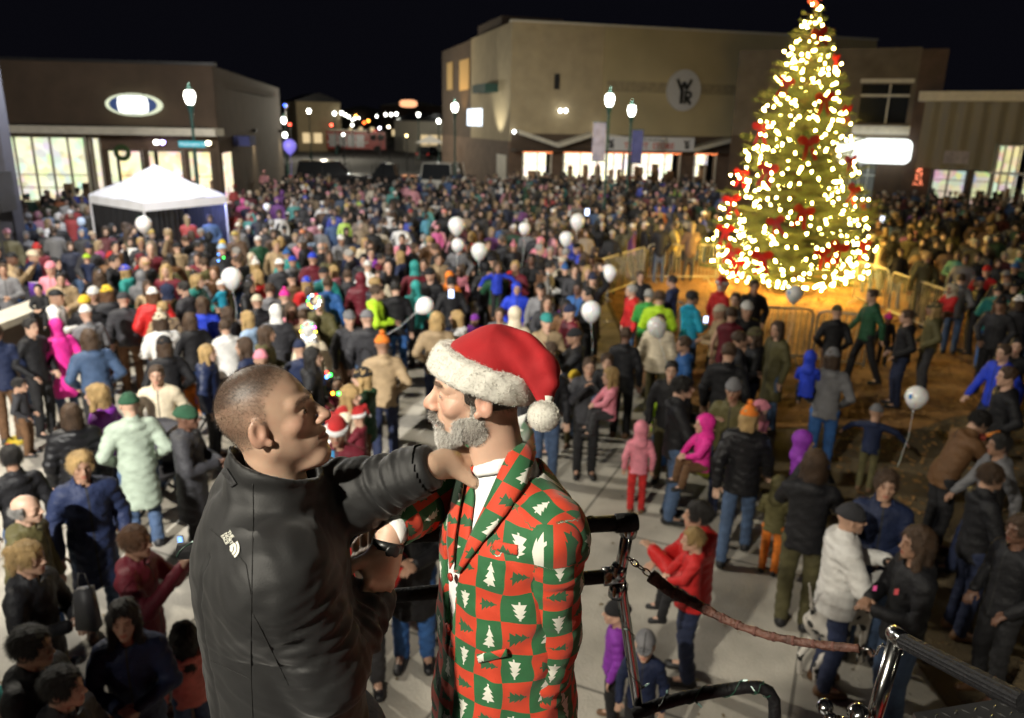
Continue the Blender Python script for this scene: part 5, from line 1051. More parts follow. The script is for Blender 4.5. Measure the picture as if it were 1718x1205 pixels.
for q in ind:
    who = 'child' if q['kid'] else 'person'; _, _, hw = head_tok(q['hd']); ty = dict(j='jacket', f='puffer jacket', l='long coat', v='vest')[q['typ']]
    ms = sorted(MARK, key=lambda m: (m[0]-q['px'])**2+((m[1]-q['py'])*1.5)**2)[:5]; lab = None
    for nm in range(5):
        for ex in ('', FA[q['face']]+' ', 'in %s trousers ' % WORD[q['pants']]):
            m = ms[nm]; l_ = '%s in %s %s with %s %s%s%s' % (who, WORD[q['J']], ty, hw, ex, rel(q, m), m[2])
            if len(l_.split()) > 16: l_ = l_.replace('puffer jacket', 'puffer').replace(' with ', ', ').replace('seen from behind', 'from behind').replace('facing the camera', 'facing forward')
            if l_ not in used and len(l_.split()) <= 16: lab = l_; break
        if lab: break
    if not lab: lab = l_
    used.add(lab); q['label'] = lab; q['obj'] = make_person(q)
crowd_mass(rest)
# ---- white balloons
BALM = mat('white_balloon', (.88, .88, .87), rough=.22, spec=.6); BALM.node_tree.nodes['Principled BSDF'].inputs['Subsurface Weight'].default_value = .3
def balloon(x, y, rpx, d, label, m=BALM, tilt=0., pr=None):
    P = W(x, y, d); r_ = rpx/FPX*d; o = empty('balloon', tuple(P), label=label, cat='balloon', group='white balloons over the crowd'); o.rotation_euler = (rp.uniform(-.15, .15), tilt, 0)
    b = MB(); b.lathe([(.012*r_, -1.42*r_)]+[(r_*(math.sin(t)*(1-.18*max(0, -math.cos(t))**1.5*(-1))*(1-.22*max(0, math.cos(t))**2)) if False else r_*math.sin(t)*(1-.25*max(0, math.cos(t))**1.3), -r_*math.cos(t)*(1.28 if math.cos(t) > 0 else 1.02)) for t in np.linspace(.12, math.pi-.01, 16)], (0, 0, 0), 20); b.build('skin', m, o, smooth=True)
    b = MB(); b.lathe([(.10*r_, -1.46*r_), (.05*r_, -1.40*r_), (.02*r_, -1.30*r_)], (0, 0, 0), 8); b.build('knot', m, o); b = MB(); b.tube([(0, 0, -1.45*r_), (.03, .02, -1.45*r_-.35), (-.02, .0, -1.45*r_-.75)], .003, 4); b.build('string', m, o)
    if pr: b = MB(); b.ball((-.80*r_, -.42*r_, .22*r_), (.16*r_, .22*r_, .26*r_), 8, 6); b.build('print', mat('balloon_print', (.05, .2, .6), rough=.3), o)
BL = [(241, 376, 13, 17.5, 'white balloon with tapering tail just left of the canopy front edge'), (389, 466, 17, 14, 'largest white balloon in the left half, over the crowd'), (766, 378, 14, 18, 'upper of three white balloons near the middle of the crowd'), (768, 411, 11, 17.5, 'smallest of three white balloons near the middle of the crowd'),
      (804, 421, 14, 17.5, 'wide round white balloon right of two others at mid crowd'), (713, 513, 15, 12, 'tilted white balloon above the clear path'), (969, 371, 12.5, 19, 'tall white balloon highest on the right side of the crowd'), (950, 400, 11.5, 18, 'white balloon just below the tall one, right of centre'),
      (1021, 458, 14, 15, 'white balloon on a stick by the left end of the barriers'), (992, 522, 17, 11.5, 'white balloon above the path right of the santa hat'), (1102, 548, 16.5, 10.5, 'white balloon hiding the head of the person in cream'), (448, 347, 6, 24, 'small white balloon among the far crowd right of the tent'), (880, 383, 10, 18.5, 'half hidden white balloon behind dark coated people')]
for i, (x, y, r_, d, lab) in enumerate(BL): balloon(x, y, r_, d, lab, tilt={713: .9, 1102: -.25}.get(x, rp.uniform(-.12, .12)))
balloon(1333, 493, 14, 13.2, 'white balloon with blue print hovering before the mulch bed', pr=1); balloon(1538, 666, 18.5, 9.0, 'white balloon with blue print in front of the brown jacket', pr=1)
balloon(486, 245, 11, 30, 'pale balloon glowing with violet light above the far crowd', mat('balloon_violet_glow', (.25, .20, .75), rough=.3, emit=(.2, .18, .8), es=.6))  # violet light on the balloon is put into its colour and emission
# ---- coloured light headbands
def headband(x, y, rpx, d, label, cols):
    P = W(x, y, d); r_ = rpx/FPX*d; o = empty('light_headband', tuple(P), label=label, cat='headband', group='glowing headbands and necklaces'); b = MB(); b.tube([(r_*math.cos(a), r_*.3*math.sin(a), r_*math.sin(a)) for a in np.linspace(0, 6.283, 17)[:-1]], .008, 6, closed=True); b.build('band', CHAR, o)
    n = len(cols)
    for i, c in enumerate(cols):
        a = 6.283*i/n; b = MB(); b.ball((r_*math.cos(a), r_*.3*math.sin(a)-.02, r_*math.sin(a)), .016, 8, 6); b.build('light', glow('led_%s' % c, dict(r=(1, .03, .02), g=(.05, 1, .1), b=(.1, .3, 1), w=(1, 1, .9), y=(1, .8, .05), o=(1, .3, .02), p=(1, .1, .7))[c], 12), o)
headband(527, 505, 10, 11.2, 'multicoloured glowing headband on the left of the path', 'wgrwbgoybw'); headband(518, 556, 12, 9.9, 'glowing headband over a white fur coat collar', 'ypgrgywbww'); headband(551, 628, 4, 7.8, 'pair of small red and blue lights beside the shaven head', 'grb'); headband(564, 659, 5, 7.2, 'green and orange necklace lights on a maroon coat', 'go')
headband(370, 432, 6, 17, 'green and blue light wand in the left crowd', 'gbb'); headband(1352, 741, 7, 8, 'cluster of blue white phone and toy lights by the purple hood', 'bwbwb')
def bright(x, y, rpx, d, c, s, label, name='phone', ct_='phone'):
    P = W(x, y, d); r_ = rpx/FPX*d; o = empty(name, tuple(P), label=label, cat=ct_, group='lit phones held up in the crowd'); b = MB(); b.box((-r_, -.006, -r_*1.5), (r_, .006, r_*1.5)); b.build('case', CHAR, o); b = MB(); b.box((-r_*.86, -.0095, -r_*1.35), (r_*.86, -.0065, r_*1.35)); b.build('screen', glow('screen_%d' % int(c[0]*10), c, s), o)
bright(303, 905, 4.5, 4.7, (.25, .5, 1), 2.0, 'lit phone held up by the person in the maroon jacket'); bright(985, 356, 4, 20, (.6, .7, 1), 4, 'bright phone screen above the crowd right of the tall balloon'); bright(757, 493, 5, 12.5, (.6, .75, 1), 3, 'bright phone screen at the centre of the crowd'); bright(1184, 536, 4, 11.5, (.6, 1, 1), 3, 'phone with a pale light held by the person in aqua'); bright(1467, 986, 3.5, 5.4, (.9, .1, .3), .6, 'small pink phone in the grey gloved hand'); bright(1480, 368, 4, 22, (.7, .75, 1), 3, 'cold white phone light right of the tree'); bright(1503, 992, 4, 5.3, (.8, .1, .1), .5, 'red phone held by the woman in black'); bright(557, 762, 5, 6.2, (.1, .5, .9), .6, 'blue phone held under the santa hats'); bright(592, 868, 7, 4.9, (.12, .45, .8), .5, 'blue phone held to the face beneath the arms')
# ---- spotted dog between the woman in white and the woman in black
def dog():
    c = Z(1398, 1120); o = (c[0], c[1])
    def fn(P):
        Q = P-V3(o[0], o[1], 0); a = .55; ca, sa = math.cos(a), math.sin(a); X = Q[..., 0]*ca+Q[..., 1]*sa; Y_ = -Q[..., 0]*sa+Q[..., 1]*ca; S = np.stack([X, Y_, Q[..., 2]], -1)     # x forwards
        M_ = S.copy(); M_[..., 1] = np.abs(S[..., 1])
        d = su(ell(S, (.20, 0, .56), (.20, .12, .17)), ell(S, (-.12, 0, .60), (.24, .095, .115)), .08); d = su(d, ell(S, (-.30, 0, .60), (.12, .10, .12)), .05)
        d = su(d, cone(S, (.30, 0, .64), (.43, 0, .84), .085, .06), .05); d = su(d, ell(S, (.48, 0, .87), (.085, .06, .06)), .03); d = su(d, cone(S, (.53, 0, .86), (.64, 0, .83), .042, .034), .02)
        d = su(d, cone(M_, (.44, .055, .90), (.43, .085, .81), .022, .014), .01)
        d = su(d, cone(M_, (.24, .07, .50), (.25, .075, .25), .05, .030), .03); d = su(d, cone(M_, (.25, .075, .25), (.24, .075, .05), .028, .024), .01); d = su(d, ell(M_, (.26, .075, .025), (.05, .032, .025)), .01)
        d = su(d, cone(M_, (-.30, .07, .54), (-.22, .08, .34), .075, .042), .03); d = su(d, cone(M_, (-.22, .08, .34), (-.38, .08, .22), .038, .026), .015); d = su(d, cone(M_, (-.38, .08, .22), (-.35, .08, .04), .025, .022), .01); d = su(d, ell(M_, (-.32, .08, .025), (.05, .032, .025)), .01)
        return su(d, cone(S, (-.40, 0, .66), (-.52, 0, 1.02), .022, .010), .02)
    V, F = nets(fn, (o[0]-.8, o[1]-.8, -.01), (o[0]+.8, o[1]+.8, 1.1), .018); m = mat('dog_coat', (.5, .48, .44), rough=.6, bump=.3, bs=80); n = m.node_tree; N = n.nodes; L = n.links
    tc = N.new('ShaderNodeTexCoord'); vo = N.new('ShaderNodeTexVoronoi'); vo.inputs['Scale'].default_value = 11; no = N.new('ShaderNodeTexNoise'); no.inputs['Scale'].default_value = 12; L.new(tc.outputs['Object'], vo.inputs['Vector'])
    cr = N.new('ShaderNodeValToRGB'); cr.color_ramp.interpolation = 'CONSTANT'; cr.color_ramp.elements[0].color = (.02, .02, .02, 1); cr.color_ramp.elements[1].position = .40; cr.color_ramp.elements[1].color = (.55, .52, .47, 1); L.new(vo.outputs['Distance'], cr.inputs[0]); L.new(cr.outputs[0], N['Principled BSDF'].inputs['Base Color'])
    me = npmesh('dog', V-V3(o[0], o[1], 0), F, m); ob = bpy.data.objects.new('dog', me); link(ob); ob.location = (o[0], o[1], 0); tag(ob, 'spotted black and white dog standing between two women at lower right', 'dog')
    b = MB(); a = .55; c3 = V3(.36*math.cos(a), .36*math.sin(a), .74); b.tube([c3+V3(.075*math.cos(t)*math.sin(-a), .075*math.cos(t)*math.cos(a), .075*math.sin(t)) for t in np.linspace(0, 6.283, 17)[:-1]], .010, 6, closed=True); b.build('collar', mat('collar_red', (.4, .03, .03)), ob)
dog()
# ---- push chairs
def stroller(x, y, rz, label):
    p = Z(x, y); o = empty('stroller', (p[0], p[1], 0), rz, label=label, cat='stroller', group='push chairs in the crowd')
    b = MB(); [b.tube([(s*.24, -.45, 1.0), (s*.24, -.30, .85), (s*.22, .10, .42), (s*.2, .42, .15)], .014, 8) for s in (-1, 1)]; [b.tube([(s*.24, -.25, .80), (s*.25, -.38, .22)], .014, 8) for s in (-1, 1)]; b.tube([(-.24, -.45, 1.0), (.24, -.45, 1.0)], .02, 8); b.build('frame', CHAR, o)
    b = MB(); b.box((-.19, -.1, .42), (.19, .25, .46)); b.box((-.19, -.16, .44), (.19, -.1, .85)); b.build('seat', mat('stroller_cloth', (.05, .05, .06), rough=.9), o)
    V = []; F = []
    for i in range(9):
        t = math.pi*.6*i/8-.1
        for s in (-1, 1): V.append((s*.21, -.12+.34*math.sin(t)*1., .78+.34*math.cos(t)*.8))
    for i in range(8): F.append((2*i, 2*i+2, 2*i+3, 2*i+1))
    mesh('hood', V, F, mat('stroller_cloth'), o, smooth=True)
    for q in ((-.27, -.38, .20, .20), (.27, -.38, .20, .20), (0, .46, .15, .15)):
        b = MB(); b.tube([(q[0], q[1]+q[3]*math.cos(t), q[2]+q[3]*math.sin(t)) for t in np.linspace(0, 6.283, 25)[:-1]], .02, 8, closed=True); wv = b.build('wheel', mat('tyre'), o); b = MB(); [b.tube([(q[0], q[1], q[2]), (q[0], q[1]+q[3]*math.cos(t), q[2]+q[3]*math.sin(t))], .005, 4) for t in np.linspace(0, 6.283, 7)[:-1]]; b.build('spokes', GALV, wv)
stroller(285, 845, R(150), 'black push chair with big wheels beside the jacket shoulder'); stroller(45, 545, R(60), 'dark push chair beyond the low brown wall')
# ---- toys and bags
def small(name, label, catg, P, fnlist):
    o = empty(name, tuple(P), label=label, cat=catg)
    for nm, mb, m in fnlist: mb.build(nm, m, o, smooth=nm != 'box')
    return o
p = Z(415*0+1195, 800); b = MB(); b.ball((0, 0, .17), (.30, .2, .18), 14, 10); c_ = MB(); c_.tube([(-.1, 0, .33), (0, 0, .46), (.1, 0, .33)], .012, 6); small('bag', 'yellow green bulging bag on the ground behind the jeans', 'bag', p, [('bag_body', b, mat('bag_lime', (.40, .45, .01), rough=.6, bump=.5, bs=12)), ('handle', c_, mat('bag_lime'))])
p = Z(64, 486, 1.25); b = MB(); b.box((-.16, -.02, -.14), (.16, .02, .14)); c_ = MB(); c_.box((-.15, -.014, -.13), (.17, .014, .145)); small('folder', 'purple folder held above the low brown wall', 'folder', p, [('cover', b, mat('folder_purple', (.12, .04, .3), rough=.5)), ('paper', c_, TRIMW)])
b = MB(); b.add([(-.055, -.03, -.02), (.055, -.03, 0), (.055, .03, 0), (-.055, .03, -.02), (-.075, -.04, -.30), (.065, -.04, -.31), (.065, .04, -.31), (-.075, .04, -.30)], [(0, 1, 2, 3), (7, 6, 5, 4), (0, 4, 5, 1), (1, 5, 6, 2), (2, 6, 7, 3), (3, 7, 4, 0)]); c_ = MB(); c_.tube([(-.04, 0, 0), (-.02, 0, .10), (.02, 0, .10), (.04, 0, 0)], .004, 6); small('bag', 'grey shopping bag hanging beside the olive jacket', 'bag', W(140, 985, 5.0), [('bag_body', b, mat('bag_grey', (.055, .055, .06), rough=.5, bump=.5, bs=9)), ('handle', c_, mat('bag_grey'))])
b = MB(); b.lathe([(.02, -.12), (.09, -.1), (.10, .02), (.05, .05), (.04, .12), (.02, .14)], (0, 0, 0), 12, (1, 0, .35)); c_ = MB(); c_.tube([(.13, 0, .05), (.28, 0, .10)], .02, 8); small('toy', 'red and orange toy held out by the man in the brown jacket', 'toy', W(1632, 738, 8.6), [('toy_body', b, mat('toy_red', (.6, .12, .09), rough=.4)), ('nozzle', c_, mat('toy_orange', (.8, .25, .02), rough=.4))])
p = Z(25, 745); b = MB(); [b.tube([(.14*math.cos(t)+.02*k, .10*math.sin(t), .02+.018*k) for t in np.linspace(0, 6.283, 15)[:-1]], .009, 5, closed=True) for k in range(5)]; c_ = MB(); c_.box((-.05, -.12, .0), (.05, -.04, .05)); small('cable_coil', 'coil of yellow cord lying on the paving at left', 'cord', p, [('coil', b, mat('cord_yellow', (.6, .45, .03), rough=.5)), ('plug', c_, mat('toy_red'))])
# ================================================================== THE TWO MEN ON THE DECK
def trace(fn, PX, off=0., d0=.9, d1=2.6):
    """points where the sight lines of photo points first meet a surface"""
    PX = np.asarray(PX, float); Rr = np.stack([ray(x, y) for x, y in PX]); n = np.linalg.norm(Rr, axis=1, keepdims=True); Rr = Rr/n; t = d0*n[:, 0]
    for _ in range(60): t = t+np.clip(fn(_C+Rr*t[:, None])-off, -.03, .05)*.8
    return _C+Rr*t[:, None]
def nrm(v): v = np.array(v, float); return v/np.linalg.norm(v)
def grad(fn, V, e=.002):
    G = np.stack([fn(V+V3(e, 0, 0))-fn(V-V3(e, 0, 0)), fn(V+V3(0, e, 0))-fn(V-V3(0, e, 0)), fn(V+V3(0, 0, e))-fn(V-V3(0, 0, e))], -1); return G/(np.linalg.norm(G, axis=1, keepdims=True)+1e-9)
def fur(name, V, Nn, n, ln, wd, m, parent, comb=(0, 0, 0), rnd=.5, seed=1, keep=None):
    """short hairs standing on a surface, as thin triangles"""
    rg = np.random.default_rng(seed); i = rg.integers(0, len(V), n); P = V[i]+rg.normal(0, .0012, (n, 3)); D = Nn[i]+np.array(comb)+rg.normal(0, rnd, (n, 3)); D /= np.linalg.norm(D, axis=1, keepdims=True)
    L = ln*rg.uniform(.6, 1.2, (n, 1)); s = np.cross(D, rg.normal(0, 1, (n, 3))); s /= np.linalg.norm(s, axis=1, keepdims=True)+1e-9
    A = P+s*wd; B = P-s*wd; T_ = P+D*L; VV = np.stack([A, B, T_], 1).reshape(-1, 3); FF = np.arange(3*n).reshape(-1, 3)
    me = npmesh(name, VV, FF, m); o = bpy.data.objects.new(name, me); return link(o, parent)
class Frame:
    """head frame: right, forward, up"""
    def __init__(s, c, f, roll=0.):
        s.c = np.array(c, float); f = nrm(f); r = nrm(np.cross(f, [0, 0, 1.])); u = np.cross(r, f); s.M = np.stack([r*math.cos(roll)-u*math.sin(roll), f, u*math.cos(roll)+r*math.sin(roll)], 1)
    def loc(s, P): return (P-s.c)@s.M
    def wor(s, q): return s.c+np.array(q, float)@s.M.T
def skinmat(name, col):
    m = mat(name, col, rough=.50, bump=.07, bs=420, var=.12, vs=14); n = m.node_tree; b = n.nodes['Principled BSDF']; b.inputs['Subsurface Weight'].default_value = .12; b.inputs['Subsurface Scale'].default_value = .01; b.inputs['Subsurface Radius'].default_value = (1, .35, .2)
    a = n.nodes.new('ShaderNodeAttribute'); a.attribute_name = 'feat'; mx = n.nodes.new('ShaderNodeMix'); mx.data_type = 'RGBA'; mx.blend_type = 'MULTIPLY'; mx.inputs[0].default_value = 1
    s = b.inputs['Base Color'].links[0].from_socket; n.links.new(s, mx.inputs[6]); n.links.new(a.outputs['Color'], mx.inputs[7]); n.links.new(mx.outputs[2], b.inputs['Base Color']); return m
def put_mesh(name, V, F, m, parent=None, attr=None):
    me = npmesh(name, V, F, m)
    if attr is not None: vcol(me, 'feat', attr)
    o = bpy.data.objects.new(name, me); return link(o, parent)
def proj(V): v = V-_C; d = v@_F; return np.stack([859+FPX*(v@_R)/d, 602.5-FPX*(v@_U)/d, d], -1)
def good_hand(P, wr, dr, nn, side, spread=1., curl=(.35, .8), thumb=1.):
    """wr wrist, dr towards the knuckles, nn the back of the hand, side +1/-1 = where the thumb is; unequal bent fingers"""
    dr = nrm(dr); nn = nrm(np.array(nn)-dr*(np.array(nn)@dr)); a = np.cross(dr, nn)*side
    d = ell(P, wr+dr*.052, (.040, .046, .017), np.stack([a, dr, nn], 1)); d = su(d, cone(P, wr-dr*.02, wr+dr*.02, .027, .028), .02)
    for k, ln in enumerate((.072, .080, .074, .058)):
        o = wr+dr*(.088-.004*abs(k-1.2))+a*(.030-.0200*k)*spread+nn*.002; d = su(d, ell(P, o+nn*.006, (.010, .011, .009)), .008); c1, c2 = curl
        e1 = nrm(dr*math.cos(c1)-nn*math.sin(c1)+a*(.10-.07*k)*spread); e2 = nrm(dr*math.cos(c1+c2)-nn*math.sin(c1+c2)); e3 = nrm(dr*math.cos(c1+1.6*c2)-nn*math.sin(c1+1.6*c2))
        p1 = o+e1*ln*.5; p2 = p1+e2*ln*.32; p3 = p2+e3*ln*.22; g = np.minimum(np.minimum(cone(P, o, p1, .0098, .0090), cone(P, p1, p2, .0092, .0082)), cone(P, p2, p3, .0082, .0072)); d = su(d, g, .004)
    o = wr+dr*.028+a*.030; p1 = o+nrm(a*.8+dr*.75-nn*.25*thumb)*.042; p2 = p1+nrm(a*.15+dr*1.-nn*.5*thumb)*.034; return su(d, np.minimum(cone(P, o-a*.01, p1, .016, .012), cone(P, p1, p2, .012, .0095)), .012)
def wrinkle(P, a, f=1.):
    x, y, z = P[..., 0]*f, P[..., 1]*f, P[..., 2]*f
    q = np.sin(31*x+17*z+2.1*np.sin(13*y+9*z)+1.5*np.sin(21*x)); q2 = np.sin(43*z-23*x+1.9*np.sin(17*x+25*y)+11*y); q3 = np.sin(83*z+49*x-37*y+2*np.sin(29*z))
    return a*(.55*q+.45*q2+.25*q3)
def armfold(P, a, b, n, amp, ph=0.):
    """cloth rings bunched along an arm"""
    a = np.array(a); b = np.array(b); d = b-a; l = np.linalg.norm(d); t = ((P-a)@d)/(l*l); w_ = np.clip(1-np.abs(t-.5)*1.6, 0, 1)
    return amp*w_*(.6*np.sin(6.283*n*t+ph+3.4*np.sin(P[..., 2]*21+P[..., 0]*13)+1.6*np.sin(P[..., 1]*37))+.4*np.sin(6.283*n*1.9*t+ph+3*np.sin(P[..., 2]*33-P[..., 1]*27)))
# ------------------------------------------------------------------ man in the black jacket
H1 = Frame(W(457, 704, 1.46), (math.cos(R(19)), .06, math.sin(R(19))), roll=R(-4))
f1 = nrm((.90, .43, 0)); r1 = V3(f1[1], -f1[0], 0); T1 = W(455, 874, 1.51); T1b = T1+V3(.045, .0, -.60)
S1r = T1+r1*.150+V3(0, 0, -.02); E1r = W(550, 1128, 1.45); W1r = W(628, 1000, 1.62); S1l = T1-r1*.150+V3(0, 0, .0); E1l = W(596, 832, 1.60); W1l = W(716, 786, 1.555)
FLOOR = float(W(803, 655, 1.585)[2])-1.66
def feet_of(c, f, r): return [(c+r*s*.10, f) for s in (1, -1)]
def legs(P, c, f, r, r0, r1_, r2):
    d = 9.
    for s in (1, -1):
        h = c+r*s*.09; k = V3(h[0], h[1], FLOOR+.48)+f*.03; a = V3(h[0], h[1], FLOOR+.09)+r*s*.02; d = np.minimum(d, su(cone(P, h, k, r0, r1_), cone(P, k, a, r1_, r2), .02))
    return d
c1 = T1b+V3(0, 0, .02); hip1 = V3(c1[0], c1[1], FLOOR+.88)
def body1(P):
    d = su(cone(P, T1-V3(0, 0, .10), hip1+V3(0, 0, .05), .10, .11), cone(P, S1r, S1l, .05, .05), .05); d = su(d, cone(P, T1-V3(0, 0, .05), H1.wor((0, -.03, -.09)), .062, .054), .03)
    for a, e, w_ in ((S1r, E1r, W1r), (S1l, E1l, W1l)): d = su(d, np.minimum(cone(P, a, e, .05, .042), cone(P, e, w_, .042, .027)), .02)
    return su(d, legs(P, hip1, f1, r1, .08, .055, .04), .04)
HS1 = .875; HS2 = .92
def head1(P): 
    L_ = H1.loc(P); d = head_sdf(L_/HS1)*HS1; d = su(d, ell(L_, (0, .045, -.100), (.028, .028, .012)), .02)
    return d+.0006*np.sin(L_[..., 2]*240)*np.clip((L_[..., 2]-.03)*30, 0, 1)*np.clip((L_[..., 1]-.05)*30, 0, 1)
bb = nets(body1, np.array([T1[0]-.35, T1[1]-.4, FLOOR-.02]), np.array([W1l[0]+.06, T1[1]+.5, T1[2]+.12]), .022)
hd = nets(head1, H1.c-.22, H1.c+.22, .0026)
S2D = nrm(W(616, 915, 1.655)-W1r); hb1 = lambda P: good_hand(P, W1r+S2D*.005, S2D, (-.35, -1., .15), 1, 1., (.25, .65)); h1r = nets(hb1, W1r-.2, W1r+.2, .0032)
D1L = nrm(W(774, 770, 1.625)-W1l); hb2 = lambda P: su(good_hand(P, W1l+D1L*.03, D1L, (.1, -.45, 1.), 1, .9, (.45, .6), 1.4), cone(P, W1l-D1L*.02, W1l+D1L*.05, .021, .022), .02); h1l = nets(hb2, W1l-.2, W1l+.22, .0032)
V, F = cat([bb, hd, h1r, h1l]); C = np.ones((len(V), 3)); nb_ = len(bb[0]); L_ = H1.loc(hd[0])/HS1; x, y, z = np.abs(L_[:, 0]), L_[:, 1], L_[:, 2]
def smooth(a, b, v): t = np.clip((v-a)/(b-a), 0, 1); return t*t*(3-2*t)
def feats(L_, lipc=(.80, .50, .48)):
    x, y, z = np.abs(L_[:, 0]), L_[:, 1], L_[:, 2]; c = np.ones((len(L_), 3))
    eye = ((x-.031)/.0125)**2+((z-.002)/.0045)**2; m = (1-smooth(.6, 1.15, eye))*(y > .06); c = c*(1-m[:, None])+np.array((.22, .17, .16))*m[:, None]
    br = ((x-.030)/.022)**2+((z-.0245-.004*(1-((x-.03)/.02)**2))/.0055)**2; m = .55*(1-smooth(.5, 1.3, br))*(y > .05); c = c*(1-m[:, None])+np.array((.22, .14, .10))*m[:, None]
    lp = (x/.024)**2+((z+.066)/.011)**2; m = (1-smooth(.6, 1.2, lp))*(y > .07); c = c*(1-m[:, None])+np.array(lipc)*m[:, None]
    rd = np.exp(-(((x-.045)/.02)**2+((z+.02)/.018)**2))*(y > .03)+np.exp(-((x/.016)**2+((z+.03)/.015)**2))*(y > .09)*1.2+np.exp(-(((x-.085)/.012)**2+((z+.01)/.03)**2)); return c*(1-np.clip(rd, 0, 1)[:, None]*np.array((.0, .16, .16)))
c = feats(L_)
mot = .5+.5*np.sin(L_[:, 0]*95+2*np.sin(L_[:, 2]*70))*np.sin(L_[:, 1]*83+L_[:, 2]*61); c = c*(1-.14*mot[:, None]*np.array((.6, 1, 1)))
front = .066-.50*np.clip(x-.028, 0, 1)                                # buzz cut with receding temples
top = smooth(front+.012, front-.030, y)*smooth(.045, .088, z+.20*np.clip(-y, 0, .1)); side = smooth(.012, -.012, y-.012-.15*z)*smooth(-.075, .02, z)
side = side*(1-.9*np.exp(-(((y+.01)/.028)**2+((z+.0)/.040)**2)))
nz = .5+.5*np.sin(L_[:, 0]*1500+L_[:, 1]*1100)*np.sin(L_[:, 2]*1300+L_[:, 1]*900); hm = np.clip(np.maximum(top*.97, side*.66), 0, 1)*(.82+.18*nz)
beardsh = .22*smooth(-.03, -.07, z)*smooth(-.02, .03, y)*(y < .1); c = c*(1-beardsh[:, None]*np.array((.4, .4, .35)))
C[nb_:nb_+len(L_)] = c*(1-hm[:, None])+np.array((.040, .030, .027))*hm[:, None]
m1 = put_mesh('person', V, F, skinmat('skin_weathered', (.46, .305, .215)), None, C); tag(m1, 'shaven headed man in a black jacket shaking hands with the man in the santa hat', 'person')
sel = np.maximum(top, side) > .35; Vh = hd[0]; Nh = grad(head1, Vh[sel]); fur('hair', Vh[sel], Nh, 15000, .0042, .00022, mat('buzz_hair', (.045, .028, .018), rough=.5), m1, comb=tuple(H1.M@np.array((0, .3, -.1))), rnd=.35)
BR = mat('brow_hair', (.07, .045, .03), rough=.5)
def brows(Hh, hf, Vh, L_, parent, m_, n=500):
    x, y, z = np.abs(L_[:, 0]), L_[:, 1], L_[:, 2]; s = (((x-.030)/.022)**2+((z-.0255)/.0050)**2 < 1) & (y > .05); return fur('eyebrows', Vh[s], grad(hf, Vh[s]), n, .0042, .0003, m_, parent, comb=tuple(Hh.M@np.array((0, .1, .3))), rnd=.3, seed=4)
brows(H1, head1, Vh, L_, m1, BR)
def eyes(Hh, parent, col, k=1.):
    for s in (-1, 1):
        b = MB(); b.ball((0, 0, 0), .0118*k, 20, 14); o = b.build('eye', mat('eye_white', (.7, .66, .62), rough=.12), parent, smooth=True); o.matrix_world = Matrix(np.block([[Hh.M, Hh.wor((s*.031*k, .0738*k, .0015*k))[:, None]], [np.zeros((1, 3)), np.ones((1, 1))]]).tolist())
        b = MB(); b.lathe([(.0001, .0006), (.0050*k, 0), (.0053*k, -.0012)], (0, .0118*k, 0), 16, (0, 1, 0)); i_ = b.build('iris', mat(col, (.09, .055, .03) if 'brown' in col else (.10, .13, .14), rough=.1), o)
eyes(H1, m1, 'iris_brown', HS1)
BLK1 = mat('black_nylon', (.0125, .0125, .013), rough=.62, bump=.05, bs=260, var=.08, vs=7, sheen=.12, spec=.35)
def jtorso1(P):
    d = cone(P, T1-V3(0, 0, .09), T1b+V3(0, 0, .08), .185, .185); q = P-T1; qq = np.stack([q@r1, q@f1, q[..., 2]], -1); O = V3(0, 0, 0)
    d = cone(qq, (0, -.005, -.13), (.0, .02, -.62), .205, .208, (1, 1.34, 1)); d = su(d, cone(qq, (-.135, -.02, -.04), (.145, -.02, -.055), .083, .092), .07); d = su(d, cone(qq, (0, -.01, -.05), (0, .0, .02), .10, .085), .05)
    return np.maximum(d, -.74-qq[..., 2])
def jarms1(P, which=(0, 1)):
    d = 9.
    for i, (a, e, w_) in enumerate(((S1r, E1r, W1r), (S1l, E1l, W1l))):
        if i in which: d = np.minimum(d, su(cone(P, a, e, .084, .072)+armfold(P, a, e, 4.5, .0085), cone(P, e, w_, .070, .051)+armfold(P, e, w_, 4.5, .0095-.0035*i, 1.), .03))
    return d
NK1 = W(463, 774, 1.49)
def jk1(P):
    d = su(jtorso1(P), jarms1(P, (0,)), .03); d = su(d, jarms1(P, (1,)), .04); cu = nrm(NK1-T1); co = cone(P, T1+cu*.02, NK1, .094, .092); co = np.maximum(co, (P-NK1)@nrm(cu+V3(.25, 0, 0))-.004); d = su(d, co+.0018*np.sin(((P-T1)@cu)*150), .022)
    d = d+wrinkle(P, .0022)+wrinkle(P, .0016, 2.3)+.0058*np.sin(((P-T1)@r1)*78+2.5*np.sin(P[..., 2]*7+1)+1.2*np.sin(P[..., 2]*19))*np.clip((T1[2]-.16-P[..., 2])*4, 0, 1)*(.5+.5*np.sin(P[..., 2]*11+P[..., 0]*6))
    q = P-T1; s_ = q@r1; ff = q@f1; d = d+.0060*np.exp(-((s_-.085)/.0038)**2)*(ff < .03)*(q[..., 2] < .0)+.003*np.exp(-((q[..., 2]+.20-.12*s_)/.004)**2)*(ff < .06)        # seams
    return ss(d, cone(P, T1-cu*.02, NK1+cu*.05, .070, .083), .008)
def near_only(fn, lo, hi, h): return nets(fn, lo, hi, h)
V, F = nets(jk1, np.array([T1[0]-.34, T1[1]-.36, T1[2]-.80]), np.array([W1l[0]+.03, T1[1]+.42, T1[2]+.26]), .0052)
def cut_sleeves(V, F, ends):
    k = np.ones(len(V), bool)
    for w_, e in ends: u_ = nrm(w_-e); q = (V-w_)@u_; k &= ~((q > .0) & (np.linalg.norm(V-w_, axis=1) < .085))
    F = F[k[F].all(1)]; return V, F
